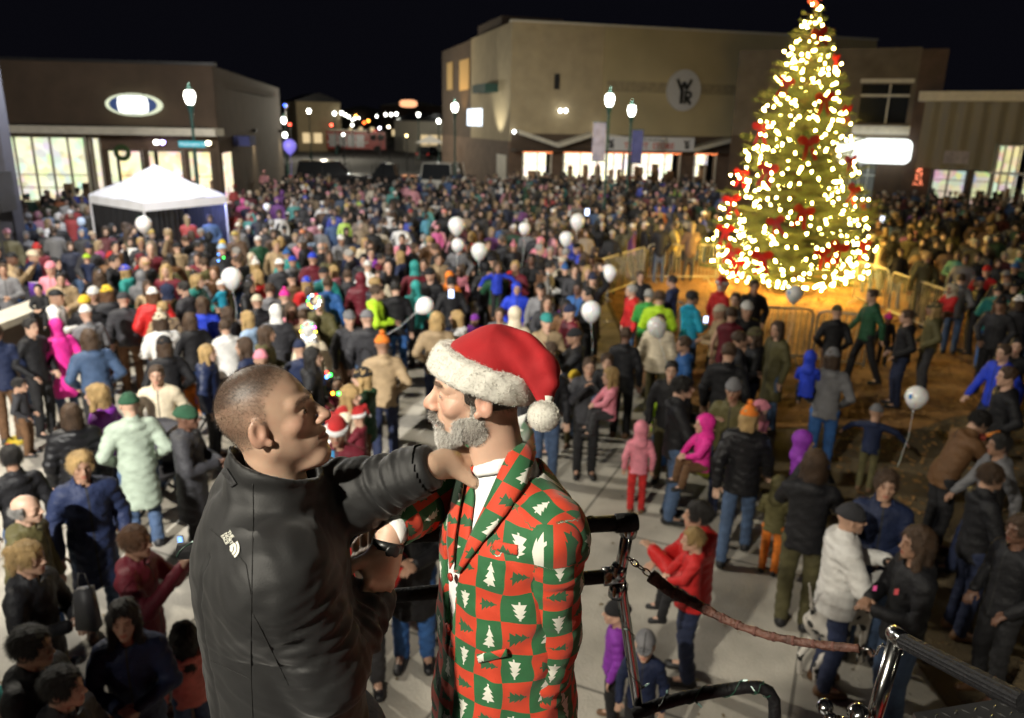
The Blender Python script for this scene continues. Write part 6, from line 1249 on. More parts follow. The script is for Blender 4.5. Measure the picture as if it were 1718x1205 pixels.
V, F = cut_sleeves(V, F, ((W1r, E1r), (W1l, E1l))); j1 = put_mesh('jacket', V, F, BLK1, m1)
def cuff(w_, e, r_, m, parent, t=.022, name='cuff'):
    u_ = nrm(w_-e); b = MB(); b.lathe([(r_*.8, .014), (r_, .012), (r_*1.03, .0), (r_*1.04, -t*.6), (r_*1.02, -t*1.6), (r_*.8, -t*1.6)], w_, 28, u_); return b.build(name, m, parent, smooth=True)
cuff(W1r, E1r, .046, BLK1, j1, .016); cuff(W1l, E1l, .046, BLK1, j1, .016)
tab = [(397-12, 795), (405, 812), (396, 823), (376, 800)]
def patch(fn, pts, m, name, parent, off=.003, th=.0, n=10, m2=None):
    """a four sided sheet laid on a surface; pts = photo corners"""
    p = np.array(pts, float); G = [];
    for i in range(n+1):
        for j in range(n+1): s, t = i/n, j/n; G.append((p[0]*(1-s)+p[1]*s)*(1-t)+(p[3]*(1-s)+p[2]*s)*t)
    V = trace(fn, G, off); F = [(i*(n+1)+j, (i+1)*(n+1)+j, (i+1)*(n+1)+j+1, i*(n+1)+j+1) for i in range(n) for j in range(n)]; o = put_mesh(name, V, np.array(F), m, parent)
    sd = o.modifiers.new('thick', 'SOLIDIFY'); sd.thickness = max(th, .002); sd.offset = 0; return o
patch(jk1, [(371, 790), (388, 818), (397, 812), (380, 786)], mat('collar_tab', (.02, .02, .022), rough=.7, bump=.6, bs=80), 'collar_tab', j1, .003)
def seam(fn, pts, parent, m, r_=.0010, off=.0003):
    P_ = np.array(pts, float); t = np.linspace(0, len(P_)-1, 40); i = np.minimum(t.astype(int), len(P_)-2); f_ = (t-i)[:, None]; Q_ = trace(fn, P_[i]*(1-f_)+P_[i+1]*f_, off); b = MB(); b.tube(list(Q_), r_, 6); return b.build('seam', m, parent, smooth=True)
THR = mat('seam_black', (.006, .006, .006), rough=.8)
for pts in ([(424, 812), (425, 850), (423, 950), (421, 1050), (421, 1130), (424, 1204)], [(352, 886), (366, 898), (392, 922), (413, 948), (421, 998)], [(424, 1030), (440, 1060), (462, 1105), (484, 1150)], [(352, 1108), (380, 1121), (421, 1140)]): seam(jk1, pts, j1, THR)
# white chest-back logo: three short words and a ribbed quarter dome, laid on the cloth
lw_ = mat('logo_white', (.62, .62, .54), rough=.6); LV = []; LF = []
def lay(name, uv, faces, m, parent, o=(388, 911), a=R(57), s=1., off=.0025):
    ca, sa = math.cos(a), math.sin(a); px = [(o[0]+(u*ca+v*sa)*s, o[1]+(u*sa-v*ca)*s) for u, v in uv]; V = trace(jk1, px, off); me = bpy.data.meshes.new(name); me.from_pydata([tuple(v) for v in V], [], faces); me.materials.append(m); ob = bpy.data.objects.new(name, me); return link(ob, parent)
lg1 = bpy.data.objects.new('logo', None); link(lg1, j1)
def words(txt, size, x, y):
    cu = bpy.data.curves.new('t', 'FONT'); cu.body = txt; cu.size = size; cu.align_x = 'LEFT'; cu.resolution_u = 2; cu.offset = .12; cu.space_character = .92; t = bpy.data.objects.new('t', cu); COL.objects.link(t); dg = bpy.context.evaluated_depsgraph_get(); dg.update(); me = bpy.data.meshes.new_from_object(t.evaluated_get(dg)); bpy.data.objects.remove(t)
    return [(v.co.x+x, v.co.y+y) for v in me.vertices], [tuple(p.vertices) for p in me.polygons]
for w_, y_ in (('THE', 4.2), ('NORTH', -2.4), ('FACE', -9.0)):
    uv, fc_ = words(w_, 8.2, -20, y_); lay('lettering', uv, fc_, lw_, lg1, s=.98)
for r0, r1_ in ((3, 8.5), (10, 14.2), (15.6, 19.5)):
    A_ = np.linspace(0, R(90), 12); uv = [(3+(r0+2.0)*math.cos(t), -9+r0*math.sin(t)) for t in A_]+[(3+(r1_+2.0)*math.cos(t), -9+r1_*math.sin(t)) for t in A_]; lay('dome_band', uv, [(i, i+1, i+13, i+12) for i in range(11)], lw_, lg1, s=.98)
JN = mat('jeans_dark', (.05, .08, .16), rough=.8, bump=.5, bs=90, var=.2, vs=12)
V, F = nets(lambda P: su(legs(P, hip1, f1, r1, .10, .075, .066), ell(P, hip1+V3(0, 0, .02), (.17, .15, .13)), .03)+wrinkle(P, .003), np.array([hip1[0]-.3, hip1[1]-.3, FLOOR+.02]), np.array([hip1[0]+.3, hip1[1]+.3, FLOOR+1.05]), .012); put_mesh('trousers', V, F, JN, m1)
def shoes(c, f, r, parent, m):
    for s in (1, -1):
        a = V3(c[0], c[1], FLOOR)+r*s*.11; fn = lambda P: np.maximum(su(cone(P, a-f*.06+V3(0, 0, .045), a+f*.15+V3(0, 0, .035), .045, .042), cone(P, a+V3(0, 0, .05), a+V3(0, 0, .12), .048, .046), .03), FLOOR-P[..., 2]); V, F = nets(fn, a-.25, a+.25, .010); put_mesh('shoe', V, F, m, parent)
SHB = mat('black_shoe', (.02, .02, .02), rough=.35); shoes(hip1, f1, r1, m1, SHB)
# ------------------------------------------------------------------ man in the patterned suit
H2 = Frame(W(803, 657, 1.585), (-1, -.06, -.02), roll=R(2))
f2 = nrm((-.84, -.54, 0)); l2 = V3(-f2[1], f2[0], 0); T2 = W(858, 826, 1.635); hip2 = V3(T2[0]-.01, T2[1]+.02, FLOOR+.92)
S2l = T2+l2*.150+V3(0, 0, -.01); E2l = W(924, 1060, 1.63); W2l = E2l+V3(-.04, -.03, -.26); S2r = T2-l2*.165; E2r = W(748, 822, 1.74); W2r = W(657, 888, 1.60); HD2 = W(640, 955, 1.585)
def body2(P):
    d = su(cone(P, T2-V3(0, 0, .12), hip2, .09, .11), cone(P, S2l-V3(0, 0, .03), S2r-V3(0, 0, .03), .04, .04), .03); d = su(d, cone(P, T2-V3(0, 0, .06), H2.wor((0, -.03, -.09)), .058, .058), .03)
    for a, e, w_ in ((S2l, E2l, W2l), (S2r, E2r, W2r)): d = su(d, np.minimum(cone(P, a-V3(0, 0, .04)+(e-a)*.1, e, .045, .042), cone(P, e, w_, .042, .027)), .02)
    return su(d, legs(P, hip2, f2, l2, .08, .055, .04), .04)
def head2(P): return head2_(H2.loc(P)/HS2)*HS2
def head2_(L_):
    X = L_.copy(); X[..., 0] = np.abs(X[..., 0]); d = head_sdf(L_); d = su(d, ell(X, (.043, .060, -.028), (.017, .016, .013)), .012)          # smiling cheek
    for a, b_ in (((.048, .070, .006), (.060, .048, .014)), ((.049, .069, .001), (.062, .046, .001)), ((.048, .068, -.004), (.060, .048, -.012))): d = ss(d, cone(X, a, b_, .0012, .0010), .0015)
    d = ss(d, cone(X, (.022, .096, -.034), (.034, .076, -.062), .0016, .0014), .003); d = su(d, ell(L_, (0, .105, -.020), (.011, .014, .012)), .008)
    d = ss(d, ell(L_, (0, .100, -.0675), (.017, .022, .0052)), .003)
    return d+.0010*np.sin(L_[..., 2]*330)*np.clip((L_[..., 2]-.032)*60, 0, 1)*np.clip((L_[..., 1]-.06)*60, 0, 1)
bb = nets(body2, np.array([W2r[0]-.05, T2[1]-.45, FLOOR-.02]), np.array([T2[0]+.35, T2[1]+.45, T2[2]+.12]), .022); hd = nets(head2, H2.c-.22, H2.c+.22, .0026)
D2 = nrm(HD2-W2r); h2r = nets(lambda P: su(good_hand(P, W2r+D2*.03, D2, (.55, -1., .1), 1, .80, (.25, .75)), cone(P, W2r, W2r+D2*.05, .027, .026), .02), W2r-.22, W2r+.22, .0032)
D2l = nrm(W2l-E2l); h2l = nets(lambda P: good_hand(P, W2l, D2l, (.5, -1, 0), 1), W2l-.2, W2l+.2, .005)
V, F = cat([bb, hd, h2r, h2l]); C = np.ones((len(V), 3)); L2 = H2.loc(hd[0])/HS2; C[len(bb[0]):len(bb[0])+len(L2)] = feats(L2, (.72, .35, .33))
m2 = put_mesh('person', V, F, skinmat('skin_ruddy', (.54, .345, .25)), None, C); tag(m2, 'bearded man in a santa hat and red and green christmas tree suit', 'person'); eyes(H2, m2, 'iris_grey', HS2)
brows(H2, head2, hd[0], L2, m2, mat('brow_grey', (.10, .08, .065), rough=.5), 700)
# beard and moustache: a soft mass under thousands of short hairs
def beard(P):
    X = H2.loc(P)/HS2; X = X.copy(); X[..., 0] = np.abs(X[..., 0]); d = head_sdf(X, False)-.0010; reg = np.minimum(ell(X, (.050, .020, -.075), (.040, .036, .036)), ell(X, (0, .070, -.108), (.046, .040, .034))); reg = np.minimum(reg, ell(X, (.068, .004, -.030), (.018, .013, .042)))
    m_ = su(d, ell(X, (0, .074, -.113), (.022, .016, .016)), .02); return np.maximum(np.maximum(m_, reg-.004), -ell(X, (0, .11, -.066), (.020, .030, .011)))+.0012*np.sin(X[..., 0]*900+X[..., 2]*500)*np.sin(X[..., 1]*700)*.4
def mous(P):
    X = H2.loc(P)/HS2; X = X.copy(); X[..., 0] = np.abs(X[..., 0]); return cone(X, (.004, .103, -.0500), (.030, .080, -.066), .0065, .0050)
BRD = mat('beard_grey', (.42, .40, .36), rough=.6, bump=.6, bs=260, var=.35, vs=40)
V, F = nets(beard, H2.c-.22, H2.c+.22, .0034); bo = put_mesh('beard', V, F, BRD, m2); G = grad(beard, V); Lb = H2.loc(V); frt = Lb[:, 1] > .035
dn = tuple(H2.M@np.array((0, .25, -.9))); fur('beard_hair', V[frt], G[frt], 12000, .0080, .00028, mat('beard_white', (.68, .66, .62), rough=.5), bo, comb=dn, rnd=.3); fur('beard_hair', V, G, 14000, .0065, .00028, mat('beard_mid', (.46, .43, .39), rough=.5), bo, comb=dn, rnd=.3, seed=8); fur('beard_hair', V, G, 4200, .0065, .00028, mat('beard_dark', (.08, .06, .05), rough=.5), bo, comb=dn, rnd=.3, seed=9)
V, F = nets(mous, H2.c-.16, H2.c+.16, .0026); mo = put_mesh('moustache', V, F, BRD, m2); G = grad(mous, V); fur('moustache_hair', V, G, 2200, .009, .0003, mat('beard_dark'), mo, comb=dn, rnd=.35, seed=3); fur('moustache_hair', V, G, 1800, .009, .0003, mat('beard_white'), mo, comb=dn, rnd=.35, seed=5)
def hair2(P): X = H2.loc(P)/HS2; return np.maximum(np.maximum(cran(X, .007), X[..., 1]-.032), np.maximum(X[..., 2]-.04, -.066-X[..., 2]+.3*(X[..., 1]+.05)))
V, F = nets(hair2, H2.c-.16, H2.c+.16, .004); ho = put_mesh('hair', V, F, mat('side_hair', (.06, .045, .035), rough=.6, bump=.8, bs=200, var=.4, vs=60), m2); fur('hair_strands', V, grad(hair2, V), 7000, .009, .0003, mat('side_hair'), ho, comb=tuple(H2.M@np.array((0, -.5, -.8))), rnd=.25)
# ---- santa hat
def band(P):
    X = H2.loc(P)/HS2; s = cran(X, 0.); q = X[..., 2]-(.050+.37*X[..., 1]); return np.sqrt(np.maximum(np.abs(s-.014)-.006, 0)**2*1.+np.maximum(np.abs(q)-.023, 0)**2)-.0110+.0018*np.sin(X[..., 0]*140+X[..., 2]*90)*np.sin(X[..., 1]*130)
HRED = mat('hat_red', (.29, .003, .006), rough=.85, bump=.06, bs=300, var=.12, vs=20); HWHT = mat('hat_fur', (.62, .60, .54), rough=.95, var=.05, vs=60, sheen=.3)
K = [(W(806, 615, 1.585), .085), (W(836, 600, 1.575), .068), (W(874, 603, 1.56), .052), (W(903, 622, 1.535), .038), (W(915, 650, 1.52), .025), (W(917, 668, 1.512), .016)]
def hatred(P):
    X = H2.loc(P)/HS2; d = np.maximum(ell(X, (0, -.012, .046), (.086, .104, .074)), .040+.37*X[..., 1]-X[..., 2])
    for (a, ra), (b_, rb_) in zip(K[1:], K[2:]): d = su(d, cone(P, a, b_, ra, rb_), .012)
    d = su(d, ell(P, W(820, 592, 1.58), (.075, .07, .040)), .03); q = P-K[2][0]; return d+.0045*np.sin(q[..., 0]*95+q[..., 2]*75+2*np.sin(q[..., 1]*40))*np.clip((q[..., 0]+.06)*14, 0, 1)
V, F = nets(hatred, H2.c-V3(.14, .16, .10), H2.c+V3(.24, .16, .24), .0036); ht = put_mesh('santa_hat', V, F, HRED, m2)
V, F = nets(band, H2.c-.18, H2.c+.18, .0042); bd = put_mesh('fur_trim', V, F, HWHT, ht); G = grad(band, V); fur('fur', V, G, 22000, .0034, .0005, HWHT, bd, rnd=.8)
pc = W(912, 698, 1.50); b = MB(); b.ball((0, 0, 0), (.030, .030, .028), 28, 20); po = b.build('pompom', HWHT, ht, smooth=True); po.location = pc; Vp = np.array([v.co for v in po.data.vertices]); fur('fur', Vp, Vp/np.linalg.norm(Vp, axis=1, keepdims=True), 6000, .0036, .0005, HWHT, po, rnd=.8)
b = MB(); b.tube([W(917, 668, 1.512), W(917, 677, 1.508), W(915, 687, 1.505)], [.015, .010, .013], 14); nk = b.build('pompom_neck', HWHT, ht, smooth=True)
# ---- suit cloth: squares of green and red, a fir in each
def suitmat():
    m = bpy.data.materials.new('christmas_suit_cloth'); m.use_nodes = True; n = m.node_tree; N = n.nodes; L = n.links; b = N['Principled BSDF']; b.inputs['Roughness'].default_value = .75; b.inputs['Sheen Weight'].default_value = .15
    def M(op, *a):
        nd = N.new('ShaderNodeMath'); nd.operation = op
        for i, v in enumerate(a):
            if isinstance(v, (int, float)): nd.inputs[i].default_value = v
            else: L.new(v, nd.inputs[i])
        return nd.outputs[0]
    at = N.new('ShaderNodeAttribute'); at.attribute_name = 'cloth'; sp = N.new('ShaderNodeSeparateXYZ'); L.new(at.outputs['Vector'], sp.inputs[0]); c = .068
    U = M('DIVIDE', sp.outputs[0], c); V_ = M('DIVIDE', sp.outputs[1], c); iu = M('FLOOR', U); iv = M('FLOOR', V_); fu = M('SUBTRACT', M('SUBTRACT', U, iu), .5); fv = M('SUBTRACT', M('SUBTRACT', V_, iv), .5)
    par = M('FLOORED_MODULO', M('ADD', iu, iv), 2.); od = M('FLOORED_MODULO', iu, 2.); fv2 = M('MULTIPLY', fv, M('SUBTRACT', 1., M('MULTIPLY', od, 2.)))
    def tree(x, y):
        ax = M('ABSOLUTE', x); t = M('DIVIDE', M('SUBTRACT', .33, y), .56); t3 = M('MULTIPLY', t, 3.); sg_ = M('FLOOR', t3); fr = M('SUBTRACT', t3, sg_); w_ = M('ADD', M('MULTIPLY', sg_, .042), M('ADD', M('MULTIPLY', fr, .125), .012))
        a = M('MULTIPLY', M('LESS_THAN', ax, w_), M('MULTIPLY', M('GREATER_THAN', t, 0.), M('LESS_THAN', t, 1.))); tr = M('MULTIPLY', M('LESS_THAN', ax, .028), M('MULTIPLY', M('LESS_THAN', y, -.22), M('GREATER_THAN', y, -.31)))
        st = M('LESS_THAN', M('ADD', M('POWER', ax, 2.), M('POWER', M('SUBTRACT', y, .36), 2.)), .0009); return M('MAXIMUM', M('MAXIMUM', a, tr), st)
    tg, tr_ = tree(fu, fv2), tree(fv, fu)
    def mix(f, a, b_):
        x = N.new('ShaderNodeMix'); x.data_type = 'RGBA'; L.new(f, x.inputs[0])
        for i, v in ((6, a), (7, b_)):
            if isinstance(v, tuple): x.inputs[i].default_value = (*v, 1)
            else: L.new(v, x.inputs[i])
        return x.outputs[2]
    GR, RD, WT = (.014, .105, .032), (.50, .038, .009), (.62, .62, .54); col = mix(par, mix(tg, GR, WT), mix(tr_, RD, (.016, .085, .03)))
    tc = N.new('ShaderNodeTexCoord'); no = N.new('ShaderNodeTexNoise'); no.inputs['Scale'].default_value = 30; L.new(tc.outputs['Object'], no.inputs['Vector']); mr = N.new('ShaderNodeMapRange'); mr.inputs['To Min'].default_value = .85; mr.inputs['To Max'].default_value = 1.12; L.new(no.outputs['Fac'], mr.inputs['Value'])
    mm = N.new('ShaderNodeMix'); mm.data_type = 'RGBA'; mm.blend_type = 'MULTIPLY'; mm.inputs[0].default_value = 1; L.new(col, mm.inputs[6]); L.new(mr.outputs[0], mm.inputs[7]); L.new(mm.outputs[2], b.inputs['Base Color'])
    n2 = N.new('ShaderNodeTexNoise'); n2.inputs['Scale'].default_value = 700; L.new(tc.outputs['Object'], n2.inputs['Vector']); bp = N.new('ShaderNodeBump'); bp.inputs['Strength'].default_value = .12; bp.inputs['Distance'].default_value = .01; L.new(n2.outputs['Fac'], bp.inputs['Height']); L.new(bp.outputs[0], b.inputs['Normal']); return m
SUIT = suitmat()
def setuv(o, uv): a = o.data.attributes.new('cloth', 'FLOAT_VECTOR', 'POINT'); a.data.foreach_set('vector', np.c_[uv, np.zeros(len(uv))].astype(np.float32).ravel())
def loc2(P): q = P-T2; return np.stack([q@l2, q@f2, q[..., 2]], -1)                       # left, forward, up
def tors(P, g):
    Q = loc2(P); d = cone(Q, (0, .0, -.13), (0, .012, -.55), .160+g, .158+g, (1, 1.16, 1)); d = su(d, cone(Q, (-.130, -.015, -.038), (.130, -.015, -.038), .066+g, .066+g), .05); d = su(d, cone(Q, (0, 0, -.55), (0, .01, -.80), .17+g, .188+g, (1, 1.2, 1)), .05)
    return su(d, cone(Q, (0, -.01, -.05), (0, .012, .035), .085+g, .062+g), .05)
def shirt(P): Q = loc2(P); return su(np.maximum(tors(P, -.001)+wrinkle(P, .001), -.62-Q[..., 2]), np.maximum(cone(Q, (0, .0, -.02), (0, .03, .10), .071, .068), Q[..., 2]-.052+.75*Q[..., 1]), .008)
def jk2(P):
    d = tors(P, .012)+wrinkle(P, .0042)+wrinkle(P, .0018, 2.3); Q = loc2(P); v = np.abs(Q[..., 0]-.0)-np.clip((Q[..., 2]+.33)*.17, 0, .058); d = np.maximum(d, -np.maximum(v, -(Q[..., 1]-.02)))          # the open V
    d = np.maximum(d, -(np.abs(Q[..., 0]-.012)-np.clip((-.47-Q[..., 2])*.25, 0, .05)+(Q[..., 1] < 0)*9)); d = np.maximum(d, -.84-Q[..., 2]); return ss(d, cone(Q, (0, .01, -.01), (0, .02, .12), .070, .076), .01)
def sleeve(P, a, e, w_, n): a = a+(e-a)*.10; return su(cone(P, a, e, .066, .060)+armfold(P, a, e, 3, .004), cone(P, e, w_, .060, .044)+armfold(P, e, w_, 4, .0045, 2.), .03)
SW = mat('shirt_white', (.76, .76, .74), rough=.7, bump=.2, bs=400, var=.04)
V, F = nets(shirt, T2-V3(.3, .3, .66), T2+V3(.3, .3, .13), .006); so_ = put_mesh('shirt', V, F, SW, m2)
V, F = nets(jk2, T2-V3(.33, .33, .88), T2+V3(.33, .33, .12), .0055); jo = put_mesh('jacket', V, F, SUIT, m2); Q = loc2(V); Gj = grad(jk2, V)[:, 2]; tpz = (Gj > .62) & (Q[:, 2] > -.12); wv_ = np.stack([wrinkle(V, .006), wrinkle(V[:, [2, 0, 1]], .006)], 1); setuv(jo, wv_+np.where(tpz[:, None], np.stack([Q[:, 0]+.034, Q[:, 2]-Q[:, 1]+.02], 1), np.stack([np.arctan2(Q[:, 0], Q[:, 1])*.185+.034, Q[:, 2]+.004], 1)))
for a, e, w_, nm in ((S2l, E2l, W2l, 0), (S2r, E2r, W2r, 1)):
    lo = np.minimum(np.minimum(a, e), w_)-.12; hi = np.maximum(np.maximum(a, e), w_)+.12; V, F = nets(lambda P: sleeve(P, a, e, w_, nm)+wrinkle(P, .0022, 1.6), lo, hi, .0050); V, F = cut_sleeves(V, F, ((w_, e),)); o = put_mesh('sleeve', V, F, SUIT, jo)
    ta = np.clip(((V-a)@(e-a))/((e-a)@(e-a)), 0, 1); tb_ = ((V-e)@(w_-e))/((w_-e)@(w_-e)); la = np.linalg.norm(e-a); s_ = np.where(tb_ > .0, la+np.clip(tb_, 0, 2)*np.linalg.norm(w_-e), ta*la); ax = np.where((tb_ > 0)[:, None], nrm(w_-e), nrm(e-a)); c_ = np.where((tb_ > 0)[:, None], e+(w_-e)*np.clip(tb_, 0, 1)[:, None], a+(e-a)*ta[:, None]); q = V-c_
    rf_ = np.array([1., 0, 0]) if nm == 0 else np.array([.3, -.2, -1.]); rf_ = nrm(rf_); rr_ = rf_-ax*(ax@rf_)[:, None]; rr_ /= np.linalg.norm(rr_, axis=1, keepdims=True); r3 = np.cross(ax, rr_); cp_ = ((V-a)@nrm(e-a) < .035+.015)*((V-a)@nrm(e-a) < .055); setuv(o, np.where(cp_[:, None], np.stack([(q*r3).sum(1)+.045, (q*rr_).sum(1)], 1), np.stack([np.arctan2((q*r3).sum(1), (q*rr_).sum(1))*.066+.012, -s_+.02], 1)))
cuff(W2r, E2r, .037, SW, m2, .009, 'shirt_cuff'); cuff(W2l, E2l, .036, SW, m2, .012, 'shirt_cuff')
b = MB(); wq = W2r+D2*.034; b.lathe([(.030, -.010), (.034, -.009), (.034, .009), (.030, .010)], wq, 24, D2); wt_ = b.build('wrist_watch', mat('watch_black', (.012, .012, .012), rough=.35), m2, smooth=True); nv = nrm(np.array((.55, -1., .1))); b = MB(); b.lathe([(.015, 0), (.016, .005), (.012, .007), (.001, .007)], wq+nv*.028, 20, nv); b.build('watch_case', mat('watch_black'), wt_, smooth=True)
# lapels, collar, tie, pocket
def sheet_on(fn, rows, m, name, parent, off=.008, uvo=(0, 0), cloth=True, th=.003, sub=8):
    """rows = photo polylines from one edge to the other, same number of points each"""
    rows = [np.array(r, float) for r in rows]; G = []
    def dens(r): k = len(r); t = np.linspace(0, k-1, (k-1)*sub+1); i = np.minimum(t.astype(int), k-2); f_ = (t-i)[:, None]; return r[i]*(1-f_)+r[i+1]*f_
    D_ = [dens(r) for r in rows]; nc = len(D_[0]); ns = 6; seq = []
    for a, b_ in zip(D_, D_[1:]): seq += [a*(1-s/ns)+b_*(s/ns) for s in range(ns)]
    seq.append(D_[-1]); offs = []
    for i, r in enumerate(seq): G += list(r); offs += [off*(1-.55*abs(2*i/(len(seq)-1)-1)**2)]*nc
    V = trace(fn, G, np.array(offs)); F = [(i*nc+j, i*nc+j+1, (i+1)*nc+j+1, (i+1)*nc+j) for i in range(len(seq)-1) for j in range(nc-1)]; o = put_mesh(name, V, np.array(F), m, parent); sd = o.modifiers.new('thick', 'SOLIDIFY'); sd.thickness = th; sd.offset = 0
    if cloth: G = np.array(G); setuv(o, np.stack([(G[:, 0]-860)/820*1.0+uvo[0], -(G[:, 1]-800)/760+uvo[1]], 1)@np.array([[.86, .5], [-.5, .86]]))
    return o
tj = lambda P: tors(P, .012)
sheet_on(tj, [[(879, 706), (862, 742), (838, 790), (812, 850), (786, 905), (768, 955)], [(895, 724), (899, 760), (884, 812), (850, 862), (806, 915), (770, 962)]], SUIT, 'lapel', jo, .010, (.02, .01))
sheet_on(tj, [[(790, 762), (781, 800), (772, 850), (764, 900), (760, 945)], [(775, 770), (762, 812), (752, 860), (750, 910), (755, 955)]], SUIT, 'lapel', jo, .009, (.05, .02))
sh_ = lambda P: tors(P, .0)
sheet_on(sh_, [[(868, 700), (840, 735), (806, 765), (783, 775)], [(884, 694), (868, 745), (838, 795), (800, 800)]], SW, 'shirt_collar', so_, .012, cloth=False, th=.003)
sheet_on(sh_, [[(783, 772), (778, 775)], [(790, 792), (772, 800)]], SW, 'shirt_collar', so_, .010, cloth=False)
sheet_on(sh_, [[(787, 778), (780, 800), (776, 830), (768, 900), (762, 960)], [(798, 784), (792, 803), (796, 835), (788, 905), (776, 965)]], SUIT, 'tie', so_, .008, (.01, .03))
kp = trace(sh_, [(790, 792)], .012)[0]; b = MB(); b.ball(kp, (.014, .012, .016), 12, 8); ko = b.build('tie_knot', SUIT, so_, smooth=True); setuv(ko, np.array([(v.co.x*2, v.co.z*2) for v in ko.data.vertices]))
sheet_on(tj, [[(800, 1098), (822, 1094), (850, 1088)], [(803, 1112), (825, 1108), (852, 1101)]], SUIT, 'pocket_flap', jo, .006, (.03, .0)); sheet_on(tj, [[(828, 905), (852, 912), (868, 914)], [(826, 922), (850, 929), (868, 931)]], SUIT, 'chest_pocket', jo, .0025, (.05, .03))
bt = trace(tj, [(757, 968), (752, 1052)], .004); 
for p in bt: b = MB(); b.lathe([(.009, 0), (.009, .004), (.002, .005)], p, 14, nrm(f2)); b.build('button', mat('button_red', (.35, .03, .02), rough=.4), jo, smooth=True)
V, F = nets(lambda P: su(legs(P, hip2, f2, l2, .10, .078, .068), ell(P, hip2, (.165, .145, .14)), .03)+wrinkle(P, .003), np.array([hip2[0]-.3, hip2[1]-.3, FLOOR+.02]), np.array([hip2[0]+.3, hip2[1]+.3, FLOOR+1.08]), .010); to_ = put_mesh('trousers', V, F, SUIT, m2); setuv(to_, np.stack([V[:, 0]+V[:, 1]*.6, V[:, 2]], 1)); shoes(hip2, f2, l2, m2, SHB)
# ================================================================== DECK, RAILS, CHAIN, PLATE
CHRM = mat('chrome', (.40, .40, .39), rough=.16, metal=1., var=.06, vs=8); PAD = mat('rubber_pad', (.006, .006, .007), rough=.6, spec=.25, bump=.35, bs=60)
dk_ = empty('deck', (0, 1.4, 0), label='raised steel deck carrying the two men', cat='deck'); b = MB(); b.box((-1.6, .1, FLOOR-.25), (.75, 2.12, FLOOR)); q1 = b.build('floor_plate', mat('deck_steel', (.16, .16, .17), rough=.4, metal=.8, bump=.5, bs=30)); b = MB(); b.box((-1.55, .15, .0), (.7, 2.05, FLOOR-.25)); q2 = b.build('body_panel', mat('engine_red', (.30, .012, .01), rough=.25, coat=.6)); adopt(dk_, [q1, q2])
rl = empty('guard_rail', (0, 2, 0), label='black padded two bar guard rail with chrome post behind the men', cat='rail')
def seg(m, name, pts, rad, n=16): b = MB(); b.tube(pts, rad, n); return b.build(name, m, smooth=True)
ra, rb2 = W(300, 925, 1.95), W(1052, 877, 2.05); rc_, rd = W(330, 1030, 2.02), W(1030, 966, 2.10); p_top = W(1056, 872, 2.05); p_mid = W(1036, 975, 2.10); p_bot = np.array([p_mid[0]+.02, p_mid[1]+.03, FLOOR-.3])
rp_ = [seg(PAD, 'top_bar', [ra, (ra+rb2)/2+V3(0, 0, .004), rb2], .0215), seg(PAD, 'lower_bar', [rc_, rd], .0195), seg(CHRM, 'upper_post', [p_top+V3(0, 0, -.01), p_mid+V3(0, 0, -.03)], .0165), seg(CHRM, 'lower_post', [W(1040, 962, 2.095), W(1044, 1000, 2.11), W(1075, 1215, 2.25), W(1090, 1330, 2.33)], .0150)]
for c_, ax in ((rb2, rb2-ra), (rd, rd-rc_)): b = MB(); b.lathe([(.019, -.032), (.026, -.03), (.026, .020), (.022, .028), (.008, .030)], c_, 20, nrm(ax)); rp_.append(b.build('end_fitting', CHRM if c_ is rd else PAD, smooth=True))
for c_ in (p_top-V3(0, 0, .03), p_mid+V3(0, 0, .03), p_mid-V3(0, 0, .03)): b = MB(); b.lathe([(.0168, -.02), (.022, -.018), (.0235, 0), (.022, .018), (.0168, .02)], c_, 20, nrm(p_top-p_mid)); rp_.append(b.build('collar_ring', CHRM, smooth=True))
adopt(rl, rp_)
gb_ = empty('grab_bar', (0.3, 2.2, 0), label='curved black padded bar bent down at its right end, low by the post', cat='rail')
cv = [W(1062, 1200, 2.2), W(1100, 1184, 2.2), (W(1150, 1170, 2.2)), W(1200, 1160, 2.2), W(1250, 1153, 2.2), W(1275, 1153, 2.2), W(1290, 1160, 2.2), W(1299, 1175, 2.2), W(1300, 1200, 2.2), W(1296, 1300, 2.25)]; adopt(gb_, [seg(PAD, 'bar', cv, .0175)])
# string of small clear lights wound round the bars
def mini(path, turns, rad, label, seed):
    o = empty('mini_lights', tuple(path[0]), label=label, cat='string lights', group='clear string lights on the rails'); rr = random.Random(seed); P = [np.array(p) for p in path]; n = 14*turns; pts = []; b2 = MB()
    for i in range(n+1):
        t = i/n*(len(P)-1); k = min(int(t), len(P)-2); c = P[k]+(P[k+1]-P[k])*(t-k); u_ = nrm(P[k+1]-P[k]); s1_ = nrm(np.cross(u_, [0, 0, 1.])); s2_ = np.cross(s1_, u_); a = 6.283*i/14*1.0+rr.uniform(-.15, .15); pts.append(c+(s1_*math.cos(a)+s2_*math.sin(a))*(rad+.002))
    b = MB(); b.tube(pts, .0014, 5); w_ = b.build('wire', mat('green_wire', (.01, .05, .03), rough=.4)); out = [w_]
    for i in range(5, n, 9):
        p = pts[i]; d_ = nrm(V3(rr.uniform(-1, 1), rr.uniform(-1, .2), rr.uniform(-.6, .9))); b = MB(); b.lathe([(.003, 0), (.0032, .010), (.0025, .011)], p, 8, d_); so = b.build('socket', mat('green_wire')); b = MB(); b.lathe([(.0024, .011), (.0028, .016), (.0022, .023), (.0004, .027)], p, 8, d_); bu = b.build('bulb', mat('clear_bulb', (.7, .85, .8), rough=.08, spec=.9, emit=(.5, 1, .8), es=.12), so); out.append(so)
    adopt(o, out)
